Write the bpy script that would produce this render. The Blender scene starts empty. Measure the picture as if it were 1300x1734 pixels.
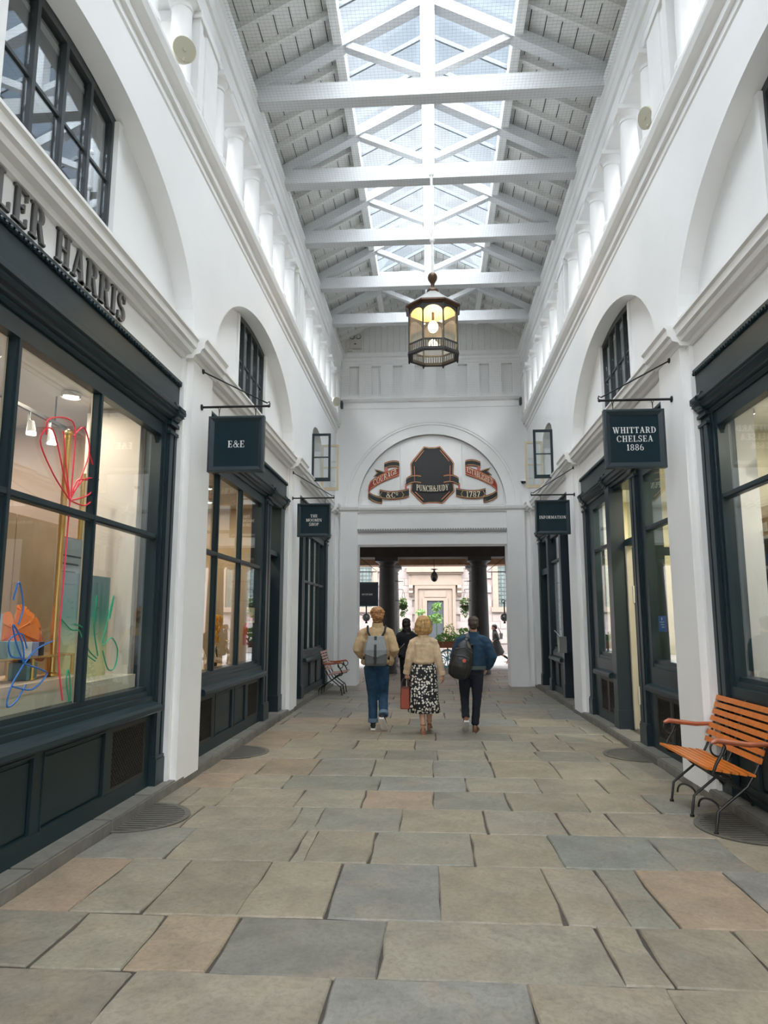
import bpy, bmesh, math, random
from math import sin, cos, pi, radians, sqrt, atan2, tan
from mathutils import Vector, Matrix
random.seed(11)
SC = bpy.context.scene
COL = SC.collection
# ---------------------------------------------------------------- camera
cd = bpy.data.cameras.new('camera'); cam = bpy.data.objects.new('camera', cd); COL.objects.link(cam)
cam.location = (-0.02, 0, 1.65)
cam.rotation_euler = (radians(90 + 8.728), 0, radians(3.843))
cd.sensor_fit = 'HORIZONTAL'; cd.sensor_width = 36; cd.lens = 1192 / 1300 * 36
cd.clip_start = 0.05; cd.clip_end = 300
SC.camera = cam
# ---------------------------------------------------------------- sky, daylight, exposure
SKY_STRENGTH = 0.72
SUN_STRENGTH = 17.5
EXPOSURE = 0.70
w = bpy.data.worlds.new('world'); SC.world = w; w.use_nodes = True
nt = w.node_tree; nt.nodes.clear()
out = nt.nodes.new('ShaderNodeOutputWorld'); bg = nt.nodes.new('ShaderNodeBackground')
tc = nt.nodes.new('ShaderNodeTexCoord'); nz = nt.nodes.new('ShaderNodeTexNoise'); cr = nt.nodes.new('ShaderNodeValToRGB')
nz.inputs['Scale'].default_value = 2.6; nz.inputs['Detail'].default_value = 6; nz.inputs['Roughness'].default_value = 0.55
cr.color_ramp.elements[0].position = 0.36; cr.color_ramp.elements[0].color = (0.50, 0.61, 0.74, 1)
cr.color_ramp.elements[1].position = 0.60; cr.color_ramp.elements[1].color = (0.92, 0.94, 0.97, 1)
nt.links.new(tc.outputs['Generated'], nz.inputs['Vector']); nt.links.new(nz.outputs['Fac'], cr.inputs['Fac'])
nt.links.new(cr.outputs['Color'], bg.inputs['Color']); nt.links.new(bg.outputs['Background'], out.inputs['Surface'])
bg.inputs['Strength'].default_value = SKY_STRENGTH
sl = bpy.data.lights.new('overcast_sun', 'SUN'); sun = bpy.data.objects.new('overcast_sun', sl); COL.objects.link(sun)
sl.energy = SUN_STRENGTH; sl.angle = radians(110); sl.color = (0.985, 0.99, 1.0)
sun.rotation_euler = (radians(28), 0, 0)
SC.view_settings.view_transform = 'Standard'; SC.view_settings.look = 'None'
SC.view_settings.exposure = EXPOSURE; SC.view_settings.gamma = 1.0; SC.view_settings.use_curve_mapping = False

# ---------------------------------------------------------------- helpers
BOXN = [0]
class MB:
    def __init__(s): s.v = []; s.f = []
    def add(s, vs, fs):
        n = len(s.v); s.v += [tuple(p) for p in vs]; s.f += [tuple(i + n for i in f) for f in fs]; return s
    def box(s, x0, x1, y0, y1, z0, z1):
        md = min(abs(x1 - x0), abs(y1 - y0), abs(z1 - z0))
        if md > .0035:   # hairline size differences so that no two faces coincide
            BOXN[0] += 1; e = min(.00022, .006 * md) * (BOXN[0] % 13); x0 -= e; x1 += e; y0 -= e; y1 += e; z0 -= e; z1 += e
        return s.add([(x, y, z) for z in (z0, z1) for y in (y0, y1) for x in (x0, x1)],
                     [(0, 2, 3, 1), (4, 5, 7, 6), (0, 1, 5, 4), (2, 6, 7, 3), (0, 4, 6, 2), (1, 3, 7, 5)])
    def obox(s, c, size, M=None):
        M = M or Matrix.Identity(3); c = Vector(c)
        vs = [c + M @ Vector((x * size[0] / 2, y * size[1] / 2, z * size[2] / 2)) for z in (-1, 1) for y in (-1, 1) for x in (-1, 1)]
        return s.add(vs, [(0, 2, 3, 1), (4, 5, 7, 6), (0, 1, 5, 4), (2, 6, 7, 3), (0, 4, 6, 2), (1, 3, 7, 5)])
    def beam(s, p0, p1, wd, ht, up=(0, 0, 1)):
        p0 = Vector(p0); p1 = Vector(p1); d = (p1 - p0); L = d.length; d.normalize()
        u = Vector(up); sd = d.cross(u)
        if sd.length < 1e-4: sd = d.cross(Vector((1, 0, 0)))
        sd.normalize(); u = sd.cross(d)
        M = Matrix((sd, d, u)).transposed()
        return s.obox((p0 + p1) / 2, (wd, L, ht), M)
    def prism(s, poly, ax, a, b):
        """poly in the two other axes (order x,y,z without ax), extruded a..b"""
        n = len(poly)
        def P(u, v, t): return {0: (t, u, v), 1: (u, t, v), 2: (u, v, t)}[ax]
        vs = [P(u, v, a) for u, v in poly] + [P(u, v, b) for u, v in poly]
        fs = [tuple(range(n)), tuple(range(2 * n - 1, n - 1, -1))] + [(i, (i + 1) % n, n + (i + 1) % n, n + i) for i in range(n)]
        return s.add(vs, fs)
    def tube(s, path, r, n=8, closed=False):
        P = [Vector(p) for p in path]; m = len(P)
        if not hasattr(r, '__len__'): r = [r] * m
        rings = []; prev = None
        for i in range(m):
            if closed: t = P[(i + 1) % m] - P[i - 1]
            else: t = P[min(i + 1, m - 1)] - P[max(i - 1, 0)]
            t.normalize()
            if prev is None:
                a = Vector((0, 0, 1)) if abs(t.z) < 0.9 else Vector((1, 0, 0))
                u = t.cross(a).normalized()
            else:
                u = (prev - t * prev.dot(t)).normalized()
            prev = u; v = t.cross(u)
            rings.append([P[i] + (u * cos(2 * pi * k / n) + v * sin(2 * pi * k / n)) * r[i] for k in range(n)])
        vs = [p for R in rings for p in R]; fs = []
        for i in range(m if closed else m - 1):
            j = (i + 1) % m
            for k in range(n): fs.append((i * n + k, i * n + (k + 1) % n, j * n + (k + 1) % n, j * n + k))
        if not closed: fs += [tuple(range(n - 1, -1, -1)), tuple(range((m - 1) * n, m * n))]
        return s.add(vs, fs)
    def lathe(s, prof, n=16, c=(0, 0, 0), caps=True, ph=0.0):
        vs = []; fs = []
        for r, z in prof:
            vs += [(c[0] + r * cos(2 * pi * k / n + ph), c[1] + r * sin(2 * pi * k / n + ph), c[2] + z) for k in range(n)]
        for i in range(len(prof) - 1):
            for k in range(n): fs.append((i * n + k, i * n + (k + 1) % n, (i + 1) * n + (k + 1) % n, (i + 1) * n + k))
        if caps: fs += [tuple(range(n - 1, -1, -1)), tuple(range((len(prof) - 1) * n, len(prof) * n))]
        return s.add(vs, fs)
    def loft(s, rings):
        n = len(rings[0]); vs = [p for R in rings for p in R]; fs = []
        for i in range(len(rings) - 1):
            for k in range(n): fs.append((i * n + k, i * n + (k + 1) % n, (i + 1) * n + (k + 1) % n, (i + 1) * n + k))
        fs += [tuple(range(n - 1, -1, -1)), tuple(range((len(rings) - 1) * n, len(rings) * n))]
        return s.add(vs, fs)
    def ell(s, c, r, n=12, m=8, M=None):
        c = Vector(c); rings = []
        for i in range(1, m):
            t = pi * i / m
            rings.append([Vector((r[0] * sin(t) * cos(2 * pi * k / n), r[1] * sin(t) * sin(2 * pi * k / n), -r[2] * cos(t))) for k in range(n)])
        vs = [p for R in rings for p in R] + [Vector((0, 0, -r[2])), Vector((0, 0, r[2]))]
        if M: vs = [M @ p for p in vs]
        fs = []
        for i in range(m - 2):
            for k in range(n): fs.append((i * n + k, i * n + (k + 1) % n, (i + 1) * n + (k + 1) % n, (i + 1) * n + k))
        b = (m - 1) * n
        for k in range(n): fs.append((b, (k + 1) % n, k)); fs.append((b + 1, (m - 2) * n + k, (m - 2) * n + (k + 1) % n))
        return s.add([c + p for p in vs], fs)
    def map(s, fn): s.v = [tuple(fn(*p)) for p in s.v]; return s
    def mesh(s, name, mat=None, smooth=False, fix=True):
        me = bpy.data.meshes.new(name); me.from_pydata(s.v, [], s.f)
        if fix and len(s.f) < 40000:
            bm = bmesh.new(); bm.from_mesh(me); bmesh.ops.recalc_face_normals(bm, faces=bm.faces); bm.to_mesh(me); bm.free()
        if smooth:
            me.polygons.foreach_set('use_smooth', [True] * len(me.polygons))
            try: me.set_sharp_from_angle(angle=radians(38))
            except Exception: pass
        if mat: me.materials.append(mat)
        return me
    def build(s, name, mat=None, parent=None, loc=None, smooth=False, fix=True):
        return place(s.mesh(name, mat, smooth, fix), name, parent, loc)

def place(me, name, parent=None, loc=None, rot=None):
    o = bpy.data.objects.new(name, me); COL.objects.link(o)
    if parent: o.parent = parent
    if loc is not None: o.location = loc
    if rot is not None: o.rotation_euler = rot
    return o
def thing(name, label, cat, loc=(0, 0, 0), rz=0.0, group=None):
    o = bpy.data.objects.new(name, None); COL.objects.link(o); o.location = loc; o.rotation_euler = (0, 0, rz)
    o.empty_display_size = 0.1
    o['label'] = label; o['category'] = cat
    if group: o['group'] = group
    return o
def tag(o, label, cat, group=None):
    o['label'] = label; o['category'] = cat
    if group: o['group'] = group
    return o
def struct(o): o['kind'] = 'structure'; return o
def sempty(name):
    o = bpy.data.objects.new(name, None); COL.objects.link(o); return struct(o)
def stuff(o): o['kind'] = 'stuff'; return o
def copy_tree(o, parent=None, keep=True):
    c = o.copy(); COL.objects.link(c)
    if parent: c.parent = parent
    for ch in list(o.children): copy_tree(ch, c)
    return c

# ---------------------------------------------------------------- materials
MATS = {}
def mat(name, col, rough=0.5, metal=0.0, nz=None, bump=None, col2=None, spec=None, emit=None, objcol=False, coat=0.0, sheen=0.0):
    if name in MATS: return MATS[name]
    m = bpy.data.materials.new(name); m.use_nodes = True; MATS[name] = m
    N = m.node_tree.nodes; L = m.node_tree.links; b = N['Principled BSDF']
    b.inputs['Base Color'].default_value = (*col, 1); b.inputs['Roughness'].default_value = rough; b.inputs['Metallic'].default_value = metal
    if spec is not None: b.inputs['Specular IOR Level'].default_value = spec
    if coat: b.inputs['Coat Weight'].default_value = coat
    if sheen: b.inputs['Sheen Weight'].default_value = sheen
    t = N.new('ShaderNodeTexCoord')
    src = None
    if objcol:
        oi = N.new('ShaderNodeObjectInfo'); src = oi.outputs['Color']
    if nz:
        n = N.new('ShaderNodeTexNoise'); n.inputs['Scale'].default_value = nz[0]; n.inputs['Detail'].default_value = 6
        n.inputs['Roughness'].default_value = 0.6
        L.new(t.outputs['Object'], n.inputs['Vector'])
        r = N.new('ShaderNodeMapRange'); r.inputs[1].default_value = 0.3; r.inputs[2].default_value = 0.7
        L.new(n.outputs['Fac'], r.inputs[0])
        mx = N.new('ShaderNodeMix'); mx.data_type = 'RGBA'
        c2 = col2 or tuple(c * (1 - nz[1]) for c in col)
        L.new(r.outputs[0], mx.inputs['Factor'])
        if src:
            mu = N.new('ShaderNodeMix'); mu.data_type = 'RGBA'; mu.blend_type = 'MULTIPLY'; mu.inputs['Factor'].default_value = 1
            L.new(src, mu.inputs[6]); mu.inputs[7].default_value = (1 - nz[1],) * 3 + (1,)
            L.new(src, mx.inputs[6]); L.new(mu.outputs[2], mx.inputs[7])
        else:
            mx.inputs[6].default_value = (*col, 1); mx.inputs[7].default_value = (*c2, 1)
        L.new(mx.outputs[2], b.inputs['Base Color'])
    elif src: L.new(src, b.inputs['Base Color'])
    if bump:
        n2 = N.new('ShaderNodeTexNoise'); n2.inputs['Scale'].default_value = bump[0]; n2.inputs['Detail'].default_value = 5
        L.new(t.outputs['Object'], n2.inputs['Vector'])
        bp = N.new('ShaderNodeBump'); bp.inputs['Strength'].default_value = bump[1]; bp.inputs['Distance'].default_value = bump[2] if len(bump) > 2 else 0.01
        L.new(n2.outputs['Fac'], bp.inputs['Height']); L.new(bp.outputs['Normal'], b.inputs['Normal'])
    if emit:
        b.inputs['Emission Color'].default_value = (*emit[0], 1); b.inputs['Emission Strength'].default_value = emit[1]
    return m
def glass_mat(name, tint=(0.96, 0.98, 0.97), refl=1.0, base=0.04):
    m = bpy.data.materials.new(name); m.use_nodes = True; MATS[name] = m
    N = m.node_tree.nodes; L = m.node_tree.links; N.clear()
    o = N.new('ShaderNodeOutputMaterial'); mx = N.new('ShaderNodeMixShader'); tr = N.new('ShaderNodeBsdfTransparent'); gl = N.new('ShaderNodeBsdfGlossy')
    tr.inputs['Color'].default_value = (*tint, 1); gl.inputs['Roughness'].default_value = 0.0; gl.inputs['Color'].default_value = (0.95, 0.97, 1, 1)
    lw = N.new('ShaderNodeLayerWeight'); lw.inputs['Blend'].default_value = 0.5
    p = N.new('ShaderNodeMath'); p.operation = 'POWER'; p.inputs[1].default_value = 5
    q = N.new('ShaderNodeMath'); q.operation = 'MULTIPLY_ADD'; q.inputs[1].default_value = 0.9 * refl; q.inputs[2].default_value = base
    L.new(lw.outputs['Facing'], p.inputs[0]); L.new(p.outputs[0], q.inputs[0]); L.new(q.outputs[0], mx.inputs['Fac'])
    L.new(tr.outputs[0], mx.inputs[1]); L.new(gl.outputs[0], mx.inputs[2]); L.new(mx.outputs[0], o.inputs['Surface'])
    return m
WHITE = mat('white_stucco', (0.86, 0.86, 0.855), 0.6, nz=(0.9, 0.05), bump=(60, 0.12, 0.004))
WHITE2 = mat('white_joinery', (0.85, 0.85, 0.84), 0.5, nz=(3, 0.06), bump=(30, 0.06, 0.003))
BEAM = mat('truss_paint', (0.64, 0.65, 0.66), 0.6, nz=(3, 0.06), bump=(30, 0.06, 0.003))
BOARD = mat('roof_board_paint', (0.78, 0.78, 0.75), 0.6, nz=(5, 0.08), bump=(25, 0.1, 0.004))
DARK = mat('slate_paint', (0.014, 0.030, 0.037), 0.38, spec=.35, nz=(4, 0.15), bump=(90, 0.05, 0.002))
DARK2 = mat('slate_paint_panel', (0.010, 0.026, 0.032), 0.42, spec=.35, nz=(3, 0.18), bump=(90, 0.06, 0.002))
SIGNB = mat('sign_blue', (0.004, 0.022, 0.034), 0.45, spec=.3, nz=(8, 0.12))
LETTERW = mat('sign_lettering_white', (0.86, 0.87, 0.86), 0.5)
IRON = mat('black_iron', (0.012, 0.012, 0.013), 0.4, 0.3, bump=(120, 0.1, 0.001))
STONE = mat('york_stone', (1, 1, 1), 0.52, nz=(3.2, 0.36), bump=(7, 0.8, 0.020), objcol=True)
def weather(m, warm, cool):
    """worn, patchy stone: broad warm and cool stains and a fine grain over the slab's own colour"""
    N = m.node_tree.nodes; L = m.node_tree.links; b = N['Principled BSDF']; src = b.inputs['Base Color'].links[0].from_socket
    oi = N.new('ShaderNodeObjectInfo'); tc_ = N.new('ShaderNodeTexCoord'); va = N.new('ShaderNodeVectorMath'); va.operation = 'MULTIPLY_ADD'; va.inputs[1].default_value = (1, 1, 1)
    cb = N.new('ShaderNodeCombineXYZ'); mu_ = N.new('ShaderNodeMath'); mu_.operation = 'MULTIPLY'; mu_.inputs[1].default_value = 57.0
    L.new(oi.outputs['Random'], mu_.inputs[0]); L.new(mu_.outputs[0], cb.inputs[0]); L.new(mu_.outputs[0], cb.inputs[1]); L.new(tc_.outputs['Object'], va.inputs[0]); L.new(cb.outputs[0], va.inputs[2])
    for sc, lo, hi, colr, f in ((2.1, .50, .72, warm, .55), (3.0, .55, .75, cool, .5), (30, .45, .75, (.08, .072, .062), .5)):
        n_ = N.new('ShaderNodeTexNoise'); n_.inputs['Scale'].default_value = sc; n_.inputs['Detail'].default_value = 8; n_.inputs['Roughness'].default_value = .65; n_.inputs['Distortion'].default_value = .6
        L.new(va.outputs[0], n_.inputs['Vector']); r_ = N.new('ShaderNodeMapRange'); r_.inputs[1].default_value = lo; r_.inputs[2].default_value = hi; r_.inputs[4].default_value = f; L.new(n_.outputs['Fac'], r_.inputs[0])
        x_ = N.new('ShaderNodeMix'); x_.data_type = 'RGBA'; L.new(r_.outputs[0], x_.inputs['Factor']); L.new(src, x_.inputs[6]); x_.inputs[7].default_value = (*colr, 1); src = x_.outputs[2]
    L.new(src, b.inputs['Base Color'])
weather(STONE, (.32, .24, .165), (.20, .20, .18))
JOINT = mat('pavement_joint', (0.075, 0.065, 0.055), 0.9, nz=(30, 0.4))
KERB = mat('kerb_stone', (1, 1, 1), 0.65, nz=(8, 0.35), bump=(30, 0.3, 0.008), objcol=True)
GLASS = glass_mat('shop_glass', (0.95, 0.97, 0.965), 1.0, 0.075)
GLASSUP = glass_mat('upper_window_glass', (0.90, 0.93, 0.93), 1.0, 0.16)
SKYGLASS = glass_mat('skylight_glass', (0.90, 0.93, 0.95), 0.6, 0.03)
BRASS = mat('brass', (0.90, 0.62, 0.22), 0.30, 1.0)
WOOD = mat('orange_oiled_slats', (0.64, 0.18, 0.022), 0.38, nz=(18, 0.30), bump=(60, 0.08, 0.002))
WOODW = mat('weathered_red_slats', (0.52, 0.30, 0.25), 0.5, nz=(18, 0.3))
WOODARM = mat('red_brown_armrest', (0.38, 0.11, 0.05), 0.32, nz=(12, 0.25))
# ================================================================ PAVEMENT
floor = MB().box(-2.6, 2.6, 0.2, 18.9, -0.16, -0.014).build('floor', JOINT); struct(floor)
SLABBASE = mat('plain_paving', (.27, .25, .2), .6, nz=(2, .3))
SLABC = {'b': (0.300, 0.264, 0.202), 't': (0.275, 0.258, 0.205), 'g': (0.235, 0.224, 0.188), 'o': (0.340, 0.262, 0.185), 'u': (0.258, 0.256, 0.228), 'w': (0.330, 0.288, 0.218)}
ROWS = [(3.08, 3.56, [-1.45, -0.50, 0.40, 1.02], 'bbubb'), (3.56, 4.21, [-1.98, -1.53, -1.10, -0.29, 0.85, 1.06, 1.57], 'tbogtbbb'),
 (4.21, 5.12, [-2.12, -1.70, -1.14, -0.64, 0.01, 0.70, 1.05, 1.30, 1.88], 'otbbubbtou'), (5.12, 5.86, [-1.92, -1.02, -0.93, -0.47, 0.26, 0.86, 1.60, 2.12], 'gbtbtbugb'),
 (5.86, 6.55, [-2.08, -1.18, -0.98, -0.29, 0.40, 1.03, 1.45, 2.24], 'bbtgbtwbb'), (6.55, 7.23, [-2.33, -1.99, -1.28, -0.67, -0.02, 0.66, 1.35, 1.95], 'bwbtogbbt'),
 (7.23, 7.86, [-2.05, -1.53, -0.57, 0.31, 1.03, 1.67], 'obgutbb'), (7.86, 8.76, [-1.96, -1.36, -0.69, -0.02, 0.64, 1.34, 2.04], 'oogtubbt'),
 (8.76, 9.42, [-2.29, -1.45, -0.61, 0.03, 0.63, 1.26, 1.95], 'obtgtbgb'), (9.42, 10.15, [-2.00, -1.05, -0.26, 0.65, 1.32, 1.79], 'owbgtbb'),
 (10.15, 10.82, [-1.72, -0.79, 0.02, 1.08, 1.75, 2.43], 'obtgbtb'), (10.82, 11.54, [-1.56, -0.66, 0.61, 1.51, 2.24], 'wotbgt'),
 (11.54, 12.35, [-2.45, -1.58, -0.41, 0.55, 1.33, 2.20], 'booguwb'), (12.35, 13.13, [-2.41, -1.48, -0.75, 0.18, 1.21, 2.04], 'tgbwtbu')]
def rnd_row(y0, y1, X):
    js = []; x = -X + random.uniform(0.4, 0.9)
    while x < X - 0.3: js.append(x); x += random.uniform(0.5, 1.1)
    return (y0, y1, js, ''.join(random.choice('bbttgguow') for _ in range(len(js) + 1)))
y = 3.08
pre = []
while y > 0.5:
    h = random.uniform(0.55, 0.75); pre.append(rnd_row(max(y - h, 0.25), y, 2.55)); y -= h
y = 13.13
while y < 18.3:
    h = random.uniform(0.6, 0.85); ROWS.append(rnd_row(y, min(y + h, 18.75), 2.55)); y += h
while y < 24.4:
    h = random.uniform(0.55, 0.8); ROWS.append(rnd_row(y, y + h, 4.2)); y += h
def slab(x0, x1, y0, y1, col, parent=floor, jit=0.014, gap=0.0055, z=0.0, th=0.06):
    x0 += gap * random.uniform(.6, 1.2); x1 -= gap * random.uniform(.6, 1.2); y0 += gap * random.uniform(.6, 1.2); y1 -= gap * random.uniform(.6, 1.2)
    pts = []
    def edge(a, b, n):
        for i in range(n):
            t = i / n; p = Vector(a).lerp(Vector(b), t)
            j = jit if i else jit * 1.6
            pts.append((p.x + random.uniform(-j, j) * .6, p.y + random.uniform(-j, j) * .6))
    ny = 3; nx = 4 if x1 - x0 > .5 else 2
    edge((x0, y0), (x1, y0), nx); edge((x1, y0), (x1, y1), ny); edge((x1, y1), (x0, y1), nx); edge((x0, y1), (x0, y0), ny)
    cx = (x0 + x1) / 2; cy = (y0 + y1) / 2; n = len(pts)
    dz = random.uniform(-0.004, 0.003)
    vs = [(px - cx, py - cy, z - th) for px, py in pts] + [(px - cx, py - cy, z - 0.008 + dz) for px, py in pts]
    def ins(px, py):
        d = Vector((cx - px, cy - py)); d.normalize(); return (px - cx + d.x * 0.009, py - cy + d.y * 0.009, z + dz)
    vs += [ins(px, py) for px, py in pts]
    fs = [(i, (i + 1) % n, n + (i + 1) % n, n + i) for i in range(n)] + [(n + i, n + (i + 1) % n, 2 * n + (i + 1) % n, 2 * n + i) for i in range(n)]
    fs += [tuple(range(2 * n, 3 * n))]
    o = MB().add(vs, fs).build('paving_slab', STONE, parent, (cx, cy, 0), fix=False)
    k = random.uniform(0.88, 1.12); o.color = (col[0] * k * random.uniform(.97, 1.03), col[1] * k, col[2] * k * random.uniform(.97, 1.03), 1)
    return o
for (y0, y1, js, cols) in pre + ROWS:
    X = 4.2 if y0 > 18.3 else 2.55
    xs = [-X] + js + [X]
    for i in range(len(xs) - 1): slab(xs[i], xs[i + 1], y0, y1, SLABC[cols[i % len(cols)]])
# flags under the portico and the setts of the square
MB().box(-4.3, 4.3, 18.9, 24.45, -0.16, -0.014).build('portico_bed', JOINT, floor)
SETT = bpy.data.materials.new('granite_setts'); SETT.use_nodes = True
N = SETT.node_tree.nodes; L = SETT.node_tree.links; b = N['Principled BSDF']; b.inputs['Roughness'].default_value = 0.7
t = N.new('ShaderNodeTexCoord'); br = N.new('ShaderNodeTexBrick'); br.inputs['Scale'].default_value = 5.0
br.inputs['Color1'].default_value = (0.30, 0.29, 0.285, 1); br.inputs['Color2'].default_value = (0.24, 0.235, 0.235, 1); br.inputs['Mortar'].default_value = (0.16, 0.15, 0.15, 1)
br.inputs['Mortar Size'].default_value = 0.03
L.new(t.outputs['Object'], br.inputs['Vector']); L.new(br.outputs['Color'], b.inputs['Base Color'])
square = MB().box(-30, 30, 24.45, 36.5, -0.2, -0.02).build('square_setts_floor', SETT, floor)
# kerbs and the step the shops stand on
for s, nm in ((-1, 'left'), (1, 'right')):
    kb = sempty('trim_1' if s < 0 else 'trim_2')
    MB().box(min(s * 2.8, s * 2.95), max(s * 2.8, s * 2.95), 0.2, 18.35, -0.1, 0.085).build('kerb_bed', JOINT, kb)
    y = 0.3
    while y < 18.3:
        ln = min(random.uniform(0.7, 1.3), 18.34 - y)
        a, b_ = sorted((s * 2.55, s * 2.82))
        m = MB().box(-0.135, 0.135, -ln / 2 + .004, ln / 2 - .004, -0.1, 0.0)
        bm = bmesh.new(); me = m.mesh('kerb_stone', KERB); bm.from_mesh(me)
        bmesh.ops.bevel(bm, geom=[e for e in bm.edges if all(v.co.z > -0.01 for v in e.verts)], offset=0.012, segments=2, affect='EDGES')
        bm.to_mesh(me); bm.free()
        o = place(me, 'kerb_stone', kb, ((a + b_) / 2 + random.uniform(-.004, .004), y + ln / 2, 0.09 + random.uniform(-.004, .004)))
        k = random.uniform(.8, 1.15); o.color = (0.20 * k, 0.19 * k, 0.165 * k, 1)
        y += ln

# ================================================================ SIDE WALLS
BAYC = [4.64, 10.22, 15.8]; PIERS = [1.85, 7.43, 13.01]; EA, EB, ZS = 2.45, 1.48, 4.62
def box2(mb, s, d0, d1, y0, y1, z0, z1): a, b_ = sorted((s * d0, s * d1)); return mb.box(a, b_, y0, y1, z0, z1)
def prof(mb, s, pts, y0, y1): return mb.prism([(s * d, z) for d, z in pts], 1, y0, y1)
CASE = {'y0': 14.6, 'y1': 15.95}
walls = {}
for s, nm in ((-1, 'left'), (1, 'right')):
    # arcaded upper wall: front face, soffit and reveal of every arch
    ys = sorted(set([-4.0, 2.18, 7.1, 7.76, 12.68, 13.34, 14.6, 15.95, 18.35] + [c + EA * cos(pi * k / 40) for c in BAYC[:2] for k in range(41)] + [14.6 + 1.35 * k / 14 for k in range(15)]))
    def zlow(y):
        for c in BAYC[:2]:
            if abs(y - c) < EA - 1e-6: return ZS + EB * sqrt(max(0, 1 - ((y - c) / EA) ** 2))
        if 14.6 < y < 15.95: return 5.55 + 0.36 * sqrt(max(0, 1 - ((y - 15.275) / 0.675) ** 2))
        return ZS
    m = MB()
    for a, b_ in zip(ys[:-1], ys[1:]):
        if b_ - a < 1e-6: continue
        mid = (a + b_) / 2
        za, zb = (zlow(a), zlow(b_))
        if abs(zlow(mid) - ZS) < 1e-6: za = zb = ZS
        elif a in (14.6,): za = 5.55
        elif b_ in (15.95,): zb = 5.55
        v = [(s * 2.55, a, za), (s * 2.55, b_, zb), (s * 2.55, b_, 6.7), (s * 2.55, a, 6.7), (s * 2.76, a, za), (s * 2.76, b_, zb), (s * 2.76, b_, 6.7), (s * 2.76, a, 6.7)]
        m.add(v, [(0, 1, 2, 3), (4, 7, 6, 5), (0, 4, 5, 1)])
    for y_ in (14.6, 15.95): m.add([(s * 2.55, y_, ZS), (s * 2.76, y_, ZS), (s * 2.76, y_, 5.6), (s * 2.55, y_, 5.6)], [(0, 1, 2, 3)])
    wall = m.build('wall_' + nm, WHITE); struct(wall); walls[s] = wall
    # back of the arch recesses, with an opening for the window in the middle of each
    m = MB()
    for c in BAYC[:2]:
        box2(m, s, 2.75, 2.95, c - 2.75, c - 0.86, 4.5, 6.5); box2(m, s, 2.75, 2.95, c + 0.86, c + 2.75, 4.5, 6.5)
        box2(m, s, 2.75, 2.95, c - 0.9, c + 0.9, 6.11, 6.6); box2(m, s, 2.75, 2.95, c - 0.9, c + 0.9, 4.3, 4.66)
        for q in (-1, 1):  # raised white strip beside the window
            box2(m, s, 2.72, 2.76, c + q * 0.835 - 0.035, c + q * 0.835 + 0.035, 4.6, 5.99)
    m.build('recess_wall', WHITE, wall)
    m = MB()
    for p in PIERS: box2(m, s, 2.55, 3.2, p - 0.33, p + 0.33, 0.06, 4.63)
    box2(m, s, 2.55, 3.2, 18.0, 18.35, 0.06, 4.63)
    box2(m, s, 2.66, 3.2, -4, 1.6, 0.06, 4.7)
    for p in PIERS:   # narrow set-back strip on each flank of a pier
        box2(m, s, 2.62, 3.2, p - 0.40, p + 0.40, 0.06, 4.5)
    m.build('pier', WHITE, wall)
    m = MB()
    for i in range(3): box2(m, s, 2.66, 3.0, PIERS[i] + .3, (PIERS + [18.3])[i + 1], 4.10, 4.6)
    m.build('fascia_wall', WHITE, wall)
    # springing cornice, breaking forward over each pier
    CP = [(2.9, 4.42), (2.62, 4.42), (2.60, 4.455), (2.545, 4.47), (2.53, 4.51), (2.50, 4.525), (2.495, 4.59), (2.47, 4.605), (2.47, 4.63), (2.9, 4.67)]
    m = MB(); prof(m, s, CP, 0.9, 18.3)
    m.build('cornice', WHITE2, wall)
    for p in PIERS + [18.2]:
        m = MB(); q = [(d - 0.085 if d < 2.8 else d, z + (0.012 if z > 4.6 else 0)) for d, z in CP]
        prof(m, s, q, p - 0.40, min(p + 0.40, 18.34)); m.build('pier_capital', WHITE2, wall)
    # string course below the gallery
    SP = [(2.80, 6.60), (2.56, 6.60), (2.535, 6.63), (2.535, 6.70), (2.50, 6.72), (2.50, 6.80), (2.47, 6.82), (2.43, 6.86), (2.405, 6.92), (2.41, 6.97), (2.44, 7.0), (2.47, 7.0), (2.47, 7.02), (2.80, 7.05)]
    m = MB(); prof(m, s, SP, -4, 18.34); m.build('string_course', WHITE2, wall)
    # entablature and eaves moulding over the gallery columns
    EP = [(3.06, 8.13), (2.46, 8.13), (2.46, 8.24), (2.45, 8.25), (2.45, 8.42), (2.42, 8.44), (2.42, 8.60), (2.405, 8.62), (2.395, 8.70), (2.365, 8.73), (2.36, 8.84), (2.35, 8.86), (3.06, 8.90)]
    m = MB(); prof(m, s, EP, -4, 18.34); m.build('entablature', WHITE2, wall)
    # gallery piers and columns
    for p in (1.27, 6.85, 12.43, 18.1):
        m = MB(); box2(m, s, 2.44, 2.86, p - 0.33, p + 0.24, 7.0, 8.14); box2(m, s, 2.42, 2.88, p - 0.14, p + 0.26, 7.0, 8.14); box2(m, s, 2.42, 2.88, p - 0.36, p - 0.26, 7.0, 8.14)
        box2(m, s, 2.40, 2.9, p - 0.38, p + 0.28, 8.0, 8.1)
        m.build('gallery_pier', WHITE2, wall)
    cm = None
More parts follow.
